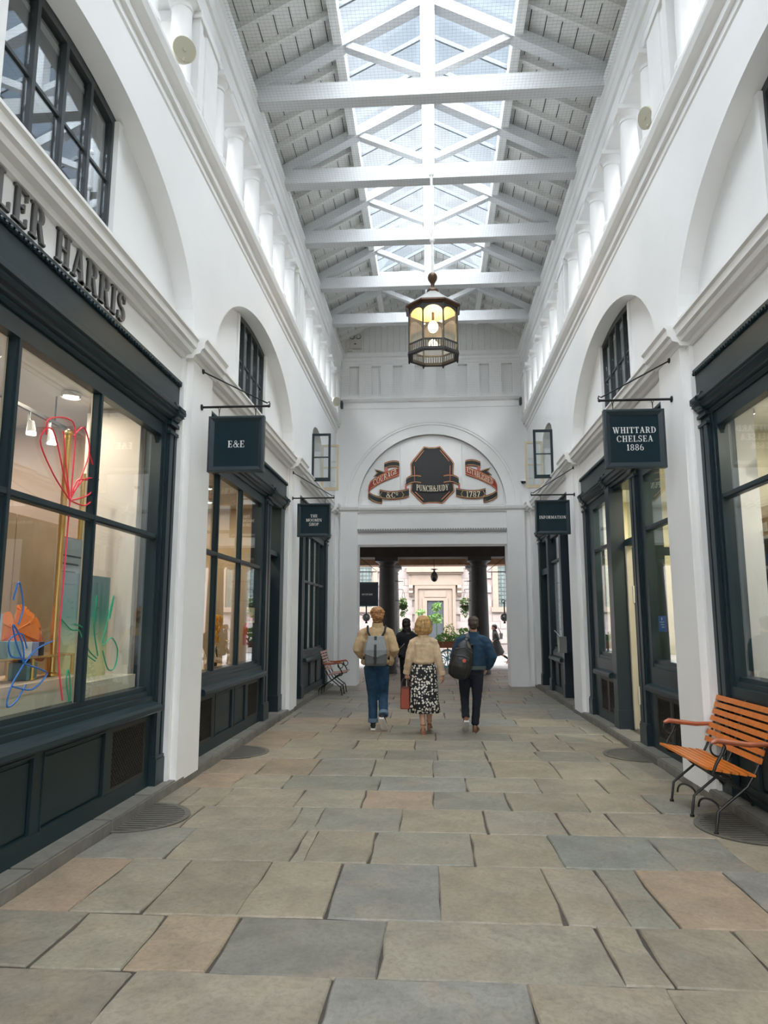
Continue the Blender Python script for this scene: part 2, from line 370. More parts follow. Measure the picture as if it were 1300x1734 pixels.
    for base in (1.27, 6.85, 12.43):
        for k in range(6):
            yc = base + 0.66 + k * 0.885
            if yc > 17.9: continue
            if cm is None:
                prf = [(0.150, 0), (0.150, 0.06), (0.125, 0.09), (0.118, 0.12), (0.117, 0.45), (0.104, 0.93), (0.104, 0.945), (0.116, 0.95), (0.116, 0.965), (0.104, 0.97), (0.104, 1.0)]
                cm = MB().lathe(prf, 20).mesh('column', WHITE2, True)
                cc = MB().lathe([(0.104, 1.0), (0.112, 1.02), (0.145, 1.05), (0.15, 1.065)], 20).box(-.16, .16, -.16, .16, 1.065, 1.13).mesh('capital', WHITE2, True)
            c = place(cm, 'column', wall, (s * 2.57, yc, 7.01)); place(cc, 'capital', c)
    m = MB(); box2(m, s, 3.9, 4.0, -4, 18.34, 3.9, 6.75); box2(m, s, 2.96, 3.9, -4, 18.34, 3.9, 4.0)
    for p in PIERS: box2(m, s, 2.96, 3.9, p - .1, p + .1, 3.9, 6.75)
    m.build('upper_room_wall', mat('upper_room_grey', (.17, .175, .17), .8), wall)
    # roofs of the shops outside, seen between the columns, and a plain parapet far out
    m = MB(); box2(m, s, 2.9, 9.0, -4, 18.6, 6.75, 6.95); m.build('lead_roof', mat('roof_lead', (0.12, 0.125, 0.13), 0.7, nz=(2, .2)), wall)
    # upper windows in the arch recesses
for s, nm in ((-1, 'left'), (1, 'right')):
    for bi, c in enumerate(BAYC[:2]):
        wn = sempty('window_%d' % (1 + bi + (0 if s < 0 else 2)))
        wz = lambda y: ZS + EB * sqrt(1 - ((y - c) / EA) ** 2) + 0.0
        GREYF = mat('grey_window_paint', (0.036, 0.044, 0.047), 0.4)
        # frame: stiles, arched head, sill
        m = MB()
        for q in (-1, 1): box2(m, s, 2.765, 2.85, c + q * 0.80 - .03, c + q * 0.80 + .03, 4.66, wz(c + .8) + .02)
        box2(m, s, 2.765, 2.85, c - .8, c + .8, 4.64, 4.72)
        yy = [c - .83 + 1.66 * k / 16 for k in range(17)]
        for a, b_ in zip(yy[:-1], yy[1:]):
            m.add([(s * d, y_, wz(y_) + dz) for d in (2.765, 2.85) for y_ in (a, b_) for dz in (-0.075, 0.03)], [(0, 1, 3, 2), (4, 6, 7, 5), (0, 2, 6, 4), (1, 5, 7, 3), (0, 4, 5, 1), (2, 3, 7, 6)])
        m.build('window_frame', GREYF, wn)
        for k in (-1, 0, 1):
            m = MB(); y_ = c + k * 0.395; box2(m, s, 2.765, 2.82, y_ - .019, y_ + .019, 4.7, wz(y_) - .04); m.build('mullion', GREYF, wn)
        for k in range(4):
            y_ = c + (k - 1.5) * 0.395
            m = MB(); box2(m, s, 2.785, 2.815, y_ - .18, y_ + .18, 5.40, 5.425); m.build('glazing_bar', GREYF, wn)
            m = MB(); a, b_ = y_ - .175, y_ + .175
            m.add([(s * d, yq, zq) for d in (2.797, 2.803) for (yq, zq) in ((a, 4.7), (b_, 4.7), (b_, wz(b_) - .05), (a, wz(a) - .05))], [(0, 1, 2, 3), (4, 7, 6, 5), (0, 4, 5, 1), (1, 5, 6, 2), (2, 6, 7, 3), (3, 7, 4, 0)])
            m.build('pane', GLASSUP, wn)
    # small casement beside the end wall, its two leaves swung out into the arcade
    cw = sempty('window_%d' % (5 if s < 0 else 6))
    for leaf, (y_, mt, z0, z1, wdt) in enumerate(((14.62, DARK, 4.58, 5.62, .40), (15.93, mat('cream_window_paint', (0.62, 0.52, 0.36), 0.5), 4.62, 5.70, .40))):
        d0, d1 = 2.55, 2.55 - wdt
        m = MB(); t_ = 0.045
        box2(m, s, d1, d0, y_ - .02, y_ + .02, z0, z0 + .07); box2(m, s, d1, d0, y_ - .02, y_ + .02, z1 - t_, z1)
        box2(m, s, d1, d1 + t_, y_ - .02, y_ + .02, z0, z1); box2(m, s, d0 - t_, d0, y_ - .02, y_ + .02, z0, z1)
        m.build('casement_leaf', mt, cw)
        m = MB(); box2(m, s, d1, d0, y_ - .012, y_ + .012, (z0 + z1) / 2 - .012, (z0 + z1) / 2 + .012); m.build('glazing_bar', mt, cw)
        for (za, zb) in ((z0 + .07, (z0 + z1) / 2 - .01), ((z0 + z1) / 2 + .01, z1 - t_)):
            m = MB(); box2(m, s, d1 + t_, d0 - t_, y_ - .003, y_ + .003, za, zb); m.build('pane', GLASS, cw)
    m = MB(); box2(m, s, 2.76, 2.80, 14.6, 15.95, 4.6, 5.95); m.build('dark_opening', mat('dim_interior', (0.10, 0.11, 0.105), 0.8), cw)
    m = MB(); box2(m, s, 2.70, 2.77, 15.22, 15.28, 4.66, 5.88); m.build('mullion', DARK, cw)

# ================================================================ ROOF
ceiling = sempty('ceiling')
ZR = lambda x: 10.38 - 0.53 * abs(x)
TY = [16.17 - 1.855 * k for k in range(9)]
def slopebox(mb, s, x0, x1, y0, y1, dz0, dz1):
    """a slab following the roof slope from |x|=x0 to x1"""
    return mb.add([(s * x, y_, ZR(x) + dz) for x in (x0, x1) for y_ in (y0, y1) for dz in (dz0, dz1)], [(0, 1, 3, 2), (4, 6, 7, 5), (0, 4, 5, 1), (2, 3, 7, 6), (0, 2, 6, 4), (1, 5, 7, 3)])
SKE = 15.75
for s in (-1, 1):
    n = 8
    for k in range(n):
        a = 1.20 + (2.80 - 1.20) * k / n; b_ = 1.20 + (2.80 - 1.20) * (k + 1) / n
        slopebox(MB(), s, a + 0.007, b_ - 0.007, -4, 18.4, 0.10, 0.125).build('roof_board', BOARD, ceiling)
    for k in range(7):
        a = 1.2 * k / 7; b_ = 1.2 * (k + 1) / 7
        slopebox(MB(), s, a + 0.006, b_ - 0.006, SKE, 18.4, 0.10, 0.125).build('roof_board', BOARD, ceiling)
    slopebox(MB(), s, 1.2, 3.75, -4, 18.5, 0.16, 0.20).build('slate_covering', mat('roof_slates', (0.06, 0.065, 0.07), 0.6), ceiling)  # eaves overhang lengthened out of view to keep sun off the gallery
    slopebox(MB(), s, 0.0, 1.2, SKE, 18.5, 0.16, 0.20).build('slate_covering', MATS['roof_slates'], ceiling)
    MB().box(*sorted((s * 1.19, s * 1.31)), -4, 18.3, 9.60, ZR(1.25) + 0.16).build('skylight_purlin', WHITE2, ceiling)
    rm = slopebox(MB(), s, 1.31, 2.62, -0.03, 0.03, -0.0, 0.10).mesh('rafter', BOARD)
    rm2 = slopebox(MB(), s, 0.05, 1.25, -0.03, 0.03, -0.0, 0.10).mesh('rafter', BOARD)
    y = TY[-1] - 1.855
    while y < 18.3:
        if min(abs(y - t_) for t_ in TY) > 0.1: place(rm, 'rafter', ceiling, (0, y, 0))
        if y > SKE + .1: place(rm2, 'rafter', ceiling, (0, y, 0))
        y += 1.855 / 4
    gm = slopebox(MB(), s, 0.04, 1.25, -0.016, 0.016, 0.08, 0.155).mesh('glazing_bar', mat('grey_bar', (0.16, 0.18, 0.20), 0.5))
    pm = slopebox(MB(), s, 0.05, 1.24, -0.30, 0.30, 0.12, 0.126).mesh('skylight_pane', SKYGLASS)
    y = SKE - 0.02
    while y > -4:
        place(gm, 'glazing_bar', ceiling, (0, y, 0)); place(pm, 'skylight_pane', ceiling, (0, y - 0.309, 0)); y -= 0.618
MB().box(-.04, .04, -4, 18.3, ZR(0) - 0.06, ZR(0) + 0.14).build('ridge_beam', WHITE2, ceiling)
MB().box(-1.25, 1.25, SKE - .05, SKE + .05, 9.62, 9.86).build('skylight_end_curb', WHITE2, ceiling)
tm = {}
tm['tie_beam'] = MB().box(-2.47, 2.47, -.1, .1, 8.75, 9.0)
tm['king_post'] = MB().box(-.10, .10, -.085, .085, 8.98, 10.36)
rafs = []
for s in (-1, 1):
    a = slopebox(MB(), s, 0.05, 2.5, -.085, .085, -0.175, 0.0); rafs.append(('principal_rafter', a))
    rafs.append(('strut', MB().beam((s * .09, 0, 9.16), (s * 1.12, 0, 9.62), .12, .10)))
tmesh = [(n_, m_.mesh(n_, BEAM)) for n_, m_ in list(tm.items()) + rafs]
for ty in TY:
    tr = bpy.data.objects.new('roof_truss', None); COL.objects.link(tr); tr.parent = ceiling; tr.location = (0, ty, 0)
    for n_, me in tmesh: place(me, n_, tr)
# board gable over the end wall
for k in range(30):
    x0 = -2.47 + 4.94 * k / 30; x1 = x0 + 4.94 / 30; xm = (x0 + x1) / 2
    MB().add([(x, y_, z_) for y_ in (18.30, 18.34) for (x, z_) in ((x0 + .003, 8.85), (x1 - .003, 8.85), (x1 - .003, ZR(x1) + .12), (x0 + .003, ZR(x0) + .12))],
             [(0, 1, 2, 3), (4, 7, 6, 5), (0, 4, 5, 1), (1, 5, 6, 2), (2, 6, 7, 3), (3, 7, 4, 0)]).build('gable_board', BOARD, ceiling)
MB().prism([(-2.47, 8.85), (2.47, 8.85), (2.47, ZR(2.47) + .12), (0, ZR(0) + .12), (-2.47, ZR(2.47) + .12)], 1, 18.342, 18.40).build('gable_backing', mat('gable_shadow', (.25, .25, .24), .8), ceiling)  # backing added to stop daylight showing between the gable boards
# bird netting stretched under the ties and down over the end frieze
net = MB(); NT = 0.0006
zn = 8.735
for k in range(99): x = -2.45 + 0.05 * k; net.box(x - NT, x + NT, 2, 18.25, zn - NT, zn + NT)
for k in range(326): y = 2.0 + 0.05 * k; net.box(-2.45, 2.45, y - NT, y + NT, zn - NT, zn + NT)
for k in range(99): x = -2.45 + 0.05 * k; net.box(x - NT, x + NT, 18.25 - NT, 18.25 + NT, 7.5, zn)
for k in range(25): z = 7.5 + 0.05 * k; net.box(-2.45, 2.45, 18.25 - NT, 18.25 + NT, z - NT, z + NT)
o = net.build('bird_netting', mat('netting_grey', (0.22, 0.23, 0.23), 0.8), fix=False); tag(o, 'fine grey bird netting stretched under the white roof beams', 'netting'); stuff(o)

# unseen wall with a portal, added behind the camera to cut incoming daylight
m = MB(); m.box(-3.2, -1.95, -4.6, -4.0, 0, 10.4).box(1.95, 3.2, -4.6, -4.0, 0, 10.4).box(-1.95, 1.95, -4.6, -4.0, 3.61, 10.4); struct(m.build('wall_light_block', WHITE))
struct(MB().box(-9, 9, -16, 0.2, -0.16, -0.012).build('trim_10', SLABBASE))
# ================================================================ END WALL
E0, E1 = 18.35, 18.95
end = MB(); PX, PZ = 1.95, 3.61; AR, AZ = 1.95, 4.62
end.box(-3.2, -PX, E0, E1, 0, 4.62); end.box(PX, 3.2, E0, E1, 0, 4.62); end.box(-PX, PX, E0, E1, PZ, 4.62)
# upper wall with the blind lunette
n = 48
for k in range(n):
    a0 = pi * k / n; a1 = pi * (k + 1) / n
    p = [(AR * cos(a0), AZ + AR * sin(a0)), (AR * cos(a1), AZ + AR * sin(a1))]
    end.add([(p[0][0], E0, p[0][1]), (p[1][0], E0, p[1][1]), (p[1][0], E0, 7.6), (p[0][0], E0, 7.6), (p[0][0], E0 + .12, p[0][1]), (p[1][0], E0 + .12, p[1][1])], [(0, 1, 2, 3), (0, 4, 5, 1)])
end.box(-3.2, -AR, E0, E0 + .3, 4.6, 7.6); end.box(AR, 3.2, E0, E0 + .3, 4.6, 7.6)
end.box(-3.2, 3.2, E0 + .12, E1, 4.6, 8.84)
end.box(-3.2, 3.2, E0 + .09, E0 + .3, 7.55, 8.9)
wend = end.build('wall_back', WHITE); struct(wend)
# lunette boards
for (x0, x1) in ((-1.9, -0.82), (-0.82, 0.82), (0.82, 1.9)):
    pts = [(x0 + .006, AZ + .04), (x1 - .006, AZ + .04)]
    m_ = 12
    top = [(x1 - .006 - (x1 - x0 - .012) * k / m_) for k in range(m_ + 1)]
    pts += [(x, AZ + sqrt(max(0.001, (AR - .01) ** 2 - x * x))) for x in top]
    MB().prism(pts, 1, E0 + .095, E0 + .125).build('lunette_panel', WHITE2, wend)
# archivolt
def ring(mb, r0, r1, y0, y1, n=48):
    for k in range(n):
        a0 = pi * k / n; a1 = pi * (k + 1) / n
        v = [(r * cos(a), y_, AZ + r * sin(a)) for y_ in (y0, y1) for a in (a0, a1) for r in (r0, r1)]
        mb.add(v, [(0, 1, 3, 2), (4, 6, 7, 5), (0, 2, 6, 4), (1, 5, 7, 3)])
m = MB(); ring(m, AR, 2.20, E0 - .02, E0 + .1); ring(m, 2.20, 2.26, E0 - .045, E0 + .1); ring(m, 2.26, 2.33, E0 - .06, E0 + .1); m.build('archivolt', WHITE2, wend)
m = MB()
m.prism([(E0 + .3, 4.46), (E0 - .03, 4.46), (E0 - .035, 4.50), (E0 - .08, 4.52), (E0 - .10, 4.58), (E0 - .10, 4.62), (E0 + .3, 4.64)], 0, -1.9, 1.9)
for s in (-1, 1):
    a, b_ = sorted((s * 1.9, s * 2.55)); m.prism([(E0 + .3, 4.44), (E0 - .06, 4.44), (E0 - .07, 4.49), (E0 - .13, 4.52), (E0 - .15, 4.59), (E0 - .15, 4.635), (E0 + .3, 4.65)], 0, a, b_)
m.build('impost_cornice', WHITE2, wend)
m = MB()
for s in (-1, 1):
    a, b_ = sorted((s * 1.95, s * 2.40)); m.box(a, b_, E0 - .10, E0 + .1, 0.0, 4.46)
m.build('portal_pier', WHITE, wend)
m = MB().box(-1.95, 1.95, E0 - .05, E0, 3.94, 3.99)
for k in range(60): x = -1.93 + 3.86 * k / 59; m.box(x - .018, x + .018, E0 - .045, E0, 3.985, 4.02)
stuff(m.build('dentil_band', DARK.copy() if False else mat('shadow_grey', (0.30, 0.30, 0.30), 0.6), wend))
m = MB().prism([(E0 + .3, 7.30), (E0 - .02, 7.30), (E0 - .02, 7.33), (E0 + .02, 7.34), (E0 + .02, 7.46), (E0 - .06, 7.49), (E0 - .10, 7.55), (E0 - .10, 7.60), (E0 + .3, 7.64)], 0, -2.45, 2.45)
m.prism([(E0 + .3, 8.62), (E0 - .03, 8.62), (E0 - .05, 8.66), (E0 - .05, 8.72), (E0 - .10, 8.75), (E0 - .12, 8.85), (E0 + .3, 8.88)], 0, -2.45, 2.45); m.build('frieze_cornice', WHITE2, wend)
# blind frieze: raised pilasters with shallow arched panels between
for k in range(7):
    x = -1.98 + 0.585 * k + 0.22
    MB().box(x - .165, x + .165, E0 - .03, E0 + .10, 7.66, 8.54).box(x - .185, x + .185, E0 - .05, E0 + .10, 8.54, 8.62).box(x - .185, x + .185, E0 - .05, E0 + .10, 7.62, 7.70).build('frieze_pilaster', WHITE2, wend)
MB().box(-2.46, -2.20, E0 - .03, E0 + .10, 7.62, 8.62).box(2.20, 2.46, E0 - .03, E0 + .10, 7.62, 8.62).box(-2.46, 2.46, E0 - .03, E0 + .1, 8.50, 8.62).box(-2.46, 2.46, E0 - .03, E0 + .1, 7.58, 7.68).build('frieze_end_panel', WHITE2, wend)
# ================================================================ SHOPFRONTS
LAMP = 0.26
D0 = 2.69      # front plane of the joinery (distance from the middle of the arcade)
def rounded_head(m, s, y0, y1, z, r=0.14):
    """small quarter-round fillets in the upper corners of a light"""
    for q, yc in ((1, y0), (-1, y1)):
        pts = [(yc, z)] + [(yc + q * r * (1 - sin(pi / 2 * k / 5)), z - r * (1 - cos(pi / 2 * k / 5))) for k in range(6)]
        a, b_ = sorted((s * 2.745, s * 2.78)); m.prism(pts, 0, a, b_)
def mesh_grille(m, s, y0, y1, z0, z1, step=0.045):
    d = 2.735; wv = 0.004
    y = y0 - (z1 - z0)
    while y < y1:
        for q in (1, -1):
            ya, za, yb_, zb = (y, z0, y + (z1 - z0), z1) if q == 1 else (y, z1, y + (z1 - z0), z0)
            t0 = max(0, (y0 - ya) / (yb_ - ya)); t1 = min(1, (y1 - ya) / (yb_ - ya))
            if t1 - t0 > 0.02:
                p = (s * d, ya + (yb_ - ya) * t0, za + (zb - za) * t0); r = (s * d, ya + (yb_ - ya) * t1, za + (zb - za) * t1)
                m.beam(p, r, 0.007, 0.006)
        y += step
MESHM = mat('wire_mesh', (0.045, 0.042, 0.038), 0.5, 0.4)
VOID = mat('vent_void', (0.008, 0.008, 0.008), 0.9)
def window_light(s, root, y0, y1, zb, zt, ztr, ml):
    """glazing between two uprights: head, mullions, transom, panes"""
    m = MB(); box2(m, s, 2.72, 2.80, y0, y1, zt, 3.67); rounded_head(m, s, y0, y1, zt + .001); m.build('head_rail', DARK, root)
    m = MB(); box2(m, s, 2.735, 2.79, y0, y1, ztr - .022, ztr + .022); box2(m, s, 2.725, 2.75, y0, y1, ztr - .010, ztr + .028); m.build('transom', DARK, root)
    for y_ in ml:
        m = MB(); box2(m, s, 2.738, 2.79, y_ - .032, y_ + .032, zb, zt + .01); box2(m, s, 2.722, 2.75, y_ - .014, y_ + .014, zb, zt + .01); m.build('mullion', DARK, root)
        m = MB(); box2(m, s, 2.79, 2.80, y_ - .036, y_ + .036, zb, zt); m.build('inner_bead', mat('cream_bead', (0.62, 0.55, 0.42), 0.5), root)
    e = [y0] + ml + [y1]
    for a, b_ in zip(e[:-1], e[1:]):
        for (za, zc) in ((zb, ztr), (ztr, zt)):
            m = MB(); box2(m, s, 2.768, 2.774, a, b_, za, zc); m.build('pane', GLASS, root)
def riser(s, root, y0, y1, zb, panels, proj=0.0):
    m = MB()
    P = [(2.9, zb - .30), (2.76, zb - .30), (2.76, .80), (2.70, .80), (2.62, .785), (2.605, .80), (2.605, .835), (2.62, .86), (2.68, .875), (2.70, .885), (2.70, zb - .09), (2.725, zb - .085), (2.725, zb - .045), (2.755, zb - .04), (2.755, zb), (2.9, zb + .005)]
    P = [(max(d, 2.605 + proj), z) for d, z in P]
    prof(m, s, P, y0, y1); m.build('sill', DARK, root)
    m = MB(); box2(m, s, 2.745, 2.9, y0, y1, .08, .80); m.build('stall_riser', DARK2, root)
    m = MB(); box2(m, s, 2.715, 2.75, y0, y1, .08, .22); box2(m, s, 2.72, 2.75, y0, y1, .735, .80)
    e = sorted([y0, y1] + [q for p in panels for q in p[1:3]])
    for i in range(0, len(e), 2):
        if e[i + 1] - e[i] > 0.01: box2(m, s, 2.72, 2.75, e[i], e[i + 1], .21, .74)
    m.build('riser_frame', DARK2, root)
    for kind, a, b_ in panels:
        if kind == 'v':
            m = MB(); box2(m, s, 2.741, 2.746, a, b_, .215, .74); m.build('vent_back', VOID, root)
            m = MB(); mesh_grille(m, s, a, b_, .25, .71)
            box2(m, s, 2.722, 2.745, a, b_, .22, .25); box2(m, s, 2.722, 2.745, a, b_, .71, .74); box2(m, s, 2.722, 2.745, a, a + .03, .22, .74); box2(m, s, 2.722, 2.745, b_ - .03, b_, .22, .74)
            stuff(m.build('vent_grille', MESHM, root))
        else:
            m = MB(); box2(m, s, 2.733, 2.75, a + .03, b_ - .03, .25, .70)
            fr = 0.012
            for za, zc in ((.22, .22 + fr), (.73, .73 + fr)): box2(m, s, 2.712, 2.74, a, b_, za, zc)
            for ya in (a, b_ - fr): box2(m, s, 2.712, 2.74, ya, ya + fr, .22, .742)
            m.build('riser_panel', DARK2, root)
def pilaster(s, root, y0, y1, z1=3.66, d=2.67):
    m = MB(); w_ = y1 - y0
    box2(m, s, d + .02, 2.9, y0, y1, .08, z1); box2(m, s, d, 2.75, y0 + .02, y0 + w_ * .42, .3, z1 - .12); box2(m, s, d, 2.75, y0 + w_ * .58, y1 - .02, .3, z1 - .12)
    box2(m, s, d - .02, 2.9, y0 - .006, y1 + .006, .08, .33); box2(m, s, d - .012, 2.9, y0 - .004, y1 + .004, .33, .36)
    box2(m, s, d - .015, 2.9, y0 - .01, y1 + .01, z1 - .12, z1 - .09); box2(m, s, d - .02, 2.9, y0 - .012, y1 + .012, z1 - .03, z1)
    m.build('pilaster', DARK, root)
def front_head(s, root, y0, y1, brk=()):
    m = MB(); box2(m, s, 2.665, 2.9, y0, y1, 3.86, 4.10); m.build('fascia_board', DARK, root)
    m = MB(); P = [(2.9, 3.70), (2.70, 3.70), (2.685, 3.725), (2.69, 3.745), (2.665, 3.755), (2.66, 3.775), (2.63, 3.79), (2.615, 3.82), (2.62, 3.84), (2.60, 3.85), (2.60, 3.885), (2.64, 3.90), (2.66, 3.94), (2.9, 3.95)]
    P = [(d, z - .065) for d, z in P]
    prof(m, s, P, y0, y1)
    for b_ in brk: prof(m, s, [(d - .025 if d < 2.8 else d, z) for d, z in P], b_ - .07, b_ + .07)
    m.build('cornice_moulding', DARK, root)
    m = MB(); box2(m, s, 2.64, 2.9, y0 - .01, y1 + .01, 4.12, 4.145); box2(m, s, 2.655, 2.9, y0, y1, 4.095, 4.12)
    n = int((y1 - y0) / .052)
    for k in range(n):
        yc = y0 + (k + .5) * (y1 - y0) / n; x = s * 2.647
        m.lathe([(0.002, -.016), (0.014, -.012), (0.018, 0.0), (0.012, .014)], 6, (x, yc, 4.104))
    stuff(m.build('bead_cornice', DARK, root))
def room(s, name, y0, y1, depth, wall, flr, ceil=None, zc=3.78):
    r = sempty(name)
    m = MB(); box2(m, s, 2.9, depth, y0, y1, 0.0, 0.12); m.build('shop_floor', flr, r)
    m = MB(); box2(m, s, depth, depth + .1, y0, y1, 0.1, zc + .1); m.build('back_wall', wall, r)
    m = MB(); box2(m, s, 2.88, depth, y0, y0 + .06, 0.1, zc); m.build('side_wall', wall, r)
    m = MB(); box2(m, s, 2.88, depth, y1 - .06, y1, 0.1, zc); m.build('side_wall', wall, r)
    m = MB(); box2(m, s, 2.86, depth + .1, y0, y1, zc, zc + .1); m.build('shop_ceiling', ceil or WHITE2, r)
    return r
def shop_lamp(s, d, y, z, label, power, col=(1, .86, .68), rad=0.07, group=None):
    t = thing('ceiling_downlight', label, 'lamp', (s * d, y, z), 0, group)
    MB().lathe([(rad * 1.25, 0), (rad * 1.25, .03), (rad, .04)], 14).lathe([(rad * 1.3, -.012), (rad * 1.3, 0), (rad, 0), (rad, -.012)], 14, caps=False).build('rim', WHITE2, t)
    MB().lathe([(rad, -.006), (rad, 0.0)], 14).build('lit_disc', mat('lamp_glow_%s' % ('w' if col[2] < .8 else 'c'), (1, 1, 1), .5, emit=(col, 8)), t)
    l = bpy.data.lights.new('lamp_light', 'AREA'); l.shape = 'DISK'; l.size = rad * 1.9; l.energy = power * LAMP; l.color = col
    lo = bpy.data.objects.new('lamp_light', l); COL.objects.link(lo); lo.parent = t; lo.location = (0, 0, -.014)
    return t

# ---- left shop 1 (display of orange paper leaves)
L1 = sempty('window_7'); s = -1
front_head(s, L1, 2.3, 7.08, (2.45, 6.93))
pilaster(s, L1, 6.82, 7.08); pilaster(s, L1, 2.3, 2.6)
window_light(s, L1, 2.6, 6.75, 1.02, 3.50, 2.46, [3.12, 4.28, 5.46])
m = MB(); box2(m, s, 2.72, 2.88, 6.74, 6.83, .9, 3.70); box2(m, s, 2.70, 2.9, 6.78, 6.81, .9, 3.70); m.build('jamb', DARK, L1)
riser(s, L1, 2.6, 6.80, 1.02, [('p', 2.75, 3.75), ('p', 3.9, 4.80), ('p', 4.92, 5.86), ('v', 5.98, 6.70)])
PINK = mat('shop_wall_pinkish', (0.66, 0.53, 0.47), 0.7, nz=(2, .08)); PALEF = mat('pale_floor', (0.45, 0.40, 0.34), 0.5, nz=(5, .2))
room(s, 'trim_3', 1.9, 7.40, 6.2, PINK, PALEF)
TAN = mat('tan_veneer', (0.68, 0.49, 0.32), 0.5, nz=(2.5, .18))
t = thing('display_screen', 'tall tan veneered display screen behind the orange paper leaves', 'screen', (-3.55, 5.35, 0.12))
for k in range(3):
    MB().box(-.02, .02, -.34, .34, 0, 2.42).build('screen_panel', TAN, t, (0, (k - 1) * .70, 0))
t = thing('display_return', 'pale grey return wall at the far end of the left shop window', 'panel', (-3.2, 6.72, .12))
MB().box(-.28, .28, -.03, .03, .85, 3.6).build('board', mat('pale_grey_board', (0.72, 0.68, 0.63), .6), t)
MB().box(-.27, .27, -.04, .02, .80, 1.0).build('skirting', MATS['pale_grey_board'], t)
t = thing('window_plinth', 'cream window plinth under the brass display rail', 'plinth', (-3.15, 4.9, .12))
MB().box(-.28, .30, -1.9, 1.80, .0, 1.02).build('base', mat('cream_plinth', (0.72, 0.66, 0.52), .6), t)
MB().box(-.29, .31, -1.9, .78, 1.02, 1.09).build('top_board', mat('peach_board', (0.78, 0.60, 0.44), .6), t)
# brass rail, shelf and tall pole
t = thing('display_rail', 'brass rail shelf on short posts in the left shop window', 'shelf', (-3.05, 5.1, 1.215))
MB().box(-.12, .12, -.75, .62, .155, .17).build('glass_shelf', mat('smoked_shelf', (0.30, 0.20, 0.13), .15), t)
MB().tube([(-.12, -.75, .165), (-.12, .62, .165), (.12, .62, .165), (.12, -.75, .165)], .008, 8, True).build('brass_edge', BRASS, t)
for (x, y_, r) in ((.09, .02, .013), (.09, .60, .013), (-.10, .02, .013), (-.02, .46, .035)): MB().tube([(x, y_, 0.0), (x, y_, .16)], r, 12).lathe([(r * 1.6, 0), (r * 1.6, .012)], 12, (x, y_, 0)).build('post', BRASS, t, smooth=True)
t = thing('brass_pole', 'tall polished brass pole rising through the left shop window', 'pole', (-3.02, 5.50, 1.215))
MB().tube([(0, 0, 0), (0, 0, 1.97)], .026, 16).ell((0, 0, 1.97), (.034, .034, .034), 14, 10).build('shaft', BRASS, t, smooth=True); MB().lathe([(.05, 0), (.05, .02), (.027, .03)], 16).build('foot', BRASS, t)
t = thing('brass_pole', 'second brass pole seen past the right-hand pane of the left shop window', 'pole', (-3.25, 6.25, 1.15))
MB().tube([(0, 0, 0), (0, 0, 1.85)], .022, 16).build('shaft', BRASS, t, smooth=True); MB().lathe([(.05, 0), (.05, .02), (.024, .03)], 16).build('foot', BRASS, t)
# paper monstera plant
def monstera(r, cup=.15):
    """round split leaf: narrow slots cut in from the edge on both sides of the midrib"""
    m = MB(); n = 72; pts = []
    for k in range(n):
        a = 2 * pi * k / n + pi / 2
        rr = r * (1.0 - .10 * sin(a))
        if k == 0: rr *= .35
        if k in (1, 71): rr *= .80
        if k in (13, 25, 47, 59): rr *= .50
        pts.append((rr * cos(a), rr * sin(a), cup * r * (cos(a) ** 2) - .1 * r * sin(a)))
    m.add([(0, 0, 0)] + pts + [(0, 0, -.004)] + [(x, y_, z - .004) for x, y_, z in pts], [(0, k + 1, (k + 1) % n + 1) for k in range(n)] + [(n + 1, n + 2 + (k + 1) % n, n + 2 + k) for k in range(n)] + [(k + 1, n + 2 + k, n + 2 + (k + 1) % n, (k + 1) % n + 1) for k in range(n)])
    m.tube([(0, -r * .9, .1 * r), (0, 0, .004), (0, r * .3, 0)], .004, 5)
    return m
OR1 = mat('orange_paper', (0.90, 0.24, 0.035), .6, nz=(25, .15)); OR2 = mat('coral_paper', (0.92, 0.38, 0.20), .6); OR3 = mat('rust_paper', (0.62, 0.13, 0.03), .6)
t = thing('paper_plant', 'orange paper monstera plant in a terracotta pot in the left shop window', 'plant', (-3.19, 5.32, 1.215))
MB().lathe([(.06, 0), (.078, .10), (.085, .105), (.088, .14), (.078, .14), (.072, .11)], 20).build('pot', mat('terracotta', (0.62, 0.22, 0.12), .7), t, smooth=True)
MB().lathe([(.07, .115), (.07, .12)], 16).build('soil', OR3, t)
MB().tube([(0, 0, .1), (.01, .0, .2), (.0, -.02, .33)], .022, 8).tube([(0, 0, .2), (0, -.10, .38)], .008, 6).tube([(0, 0, .2), (0, .06, .42)], .008, 6).build('stem', OR3, t)
for (dx, dy, dz, r, mm, rx, rz_) in ((.05, -.15, .36, .17, OR1, 75, 62), (.03, .06, .42, .12, OR1, 70, 95), (.03, .10, .40, .10, OR2, 60, 105), (.06, -.02, .29, .13, OR3, 80, 70), (.04, -.26, .29, .11, OR3, 65, 40), (.09, .04, .17, .08, OR2, 40, 80), (.08, .10, .18, .07, OR2, 35, 110), (.07, -.24, .22, .08, OR2, 60, 60), (-.03, .05, .50, .07, OR1, 70, 80)):
    me = monstera(r).mesh('leaf', mm); o = place(me, 'leaf', t, (dx, dy, dz), (radians(rx), 0, radians(rz_)))
t = thing('small_plant', 'small green plant in a square blue pot under the brass shelf', 'plant', (-3.04, 5.13, 1.215))
MB().prism([(-.07, -.07), (.07, -.07), (.07, .07), (-.07, .07)], 2, 0, .125).build('pot', mat('dusty_blue', (0.16, 0.30, 0.34), .6), t)
for k in range(9):
    a = k * 2.4; MB().tube([(0, 0, .1), (.03 * cos(a), .03 * sin(a), .14), (.05 * cos(a), .05 * sin(a), .155)], [.008, .012, .002], 5).build('leaf', mat('dark_leaf', (0.05, 0.10, 0.05), .5), t)
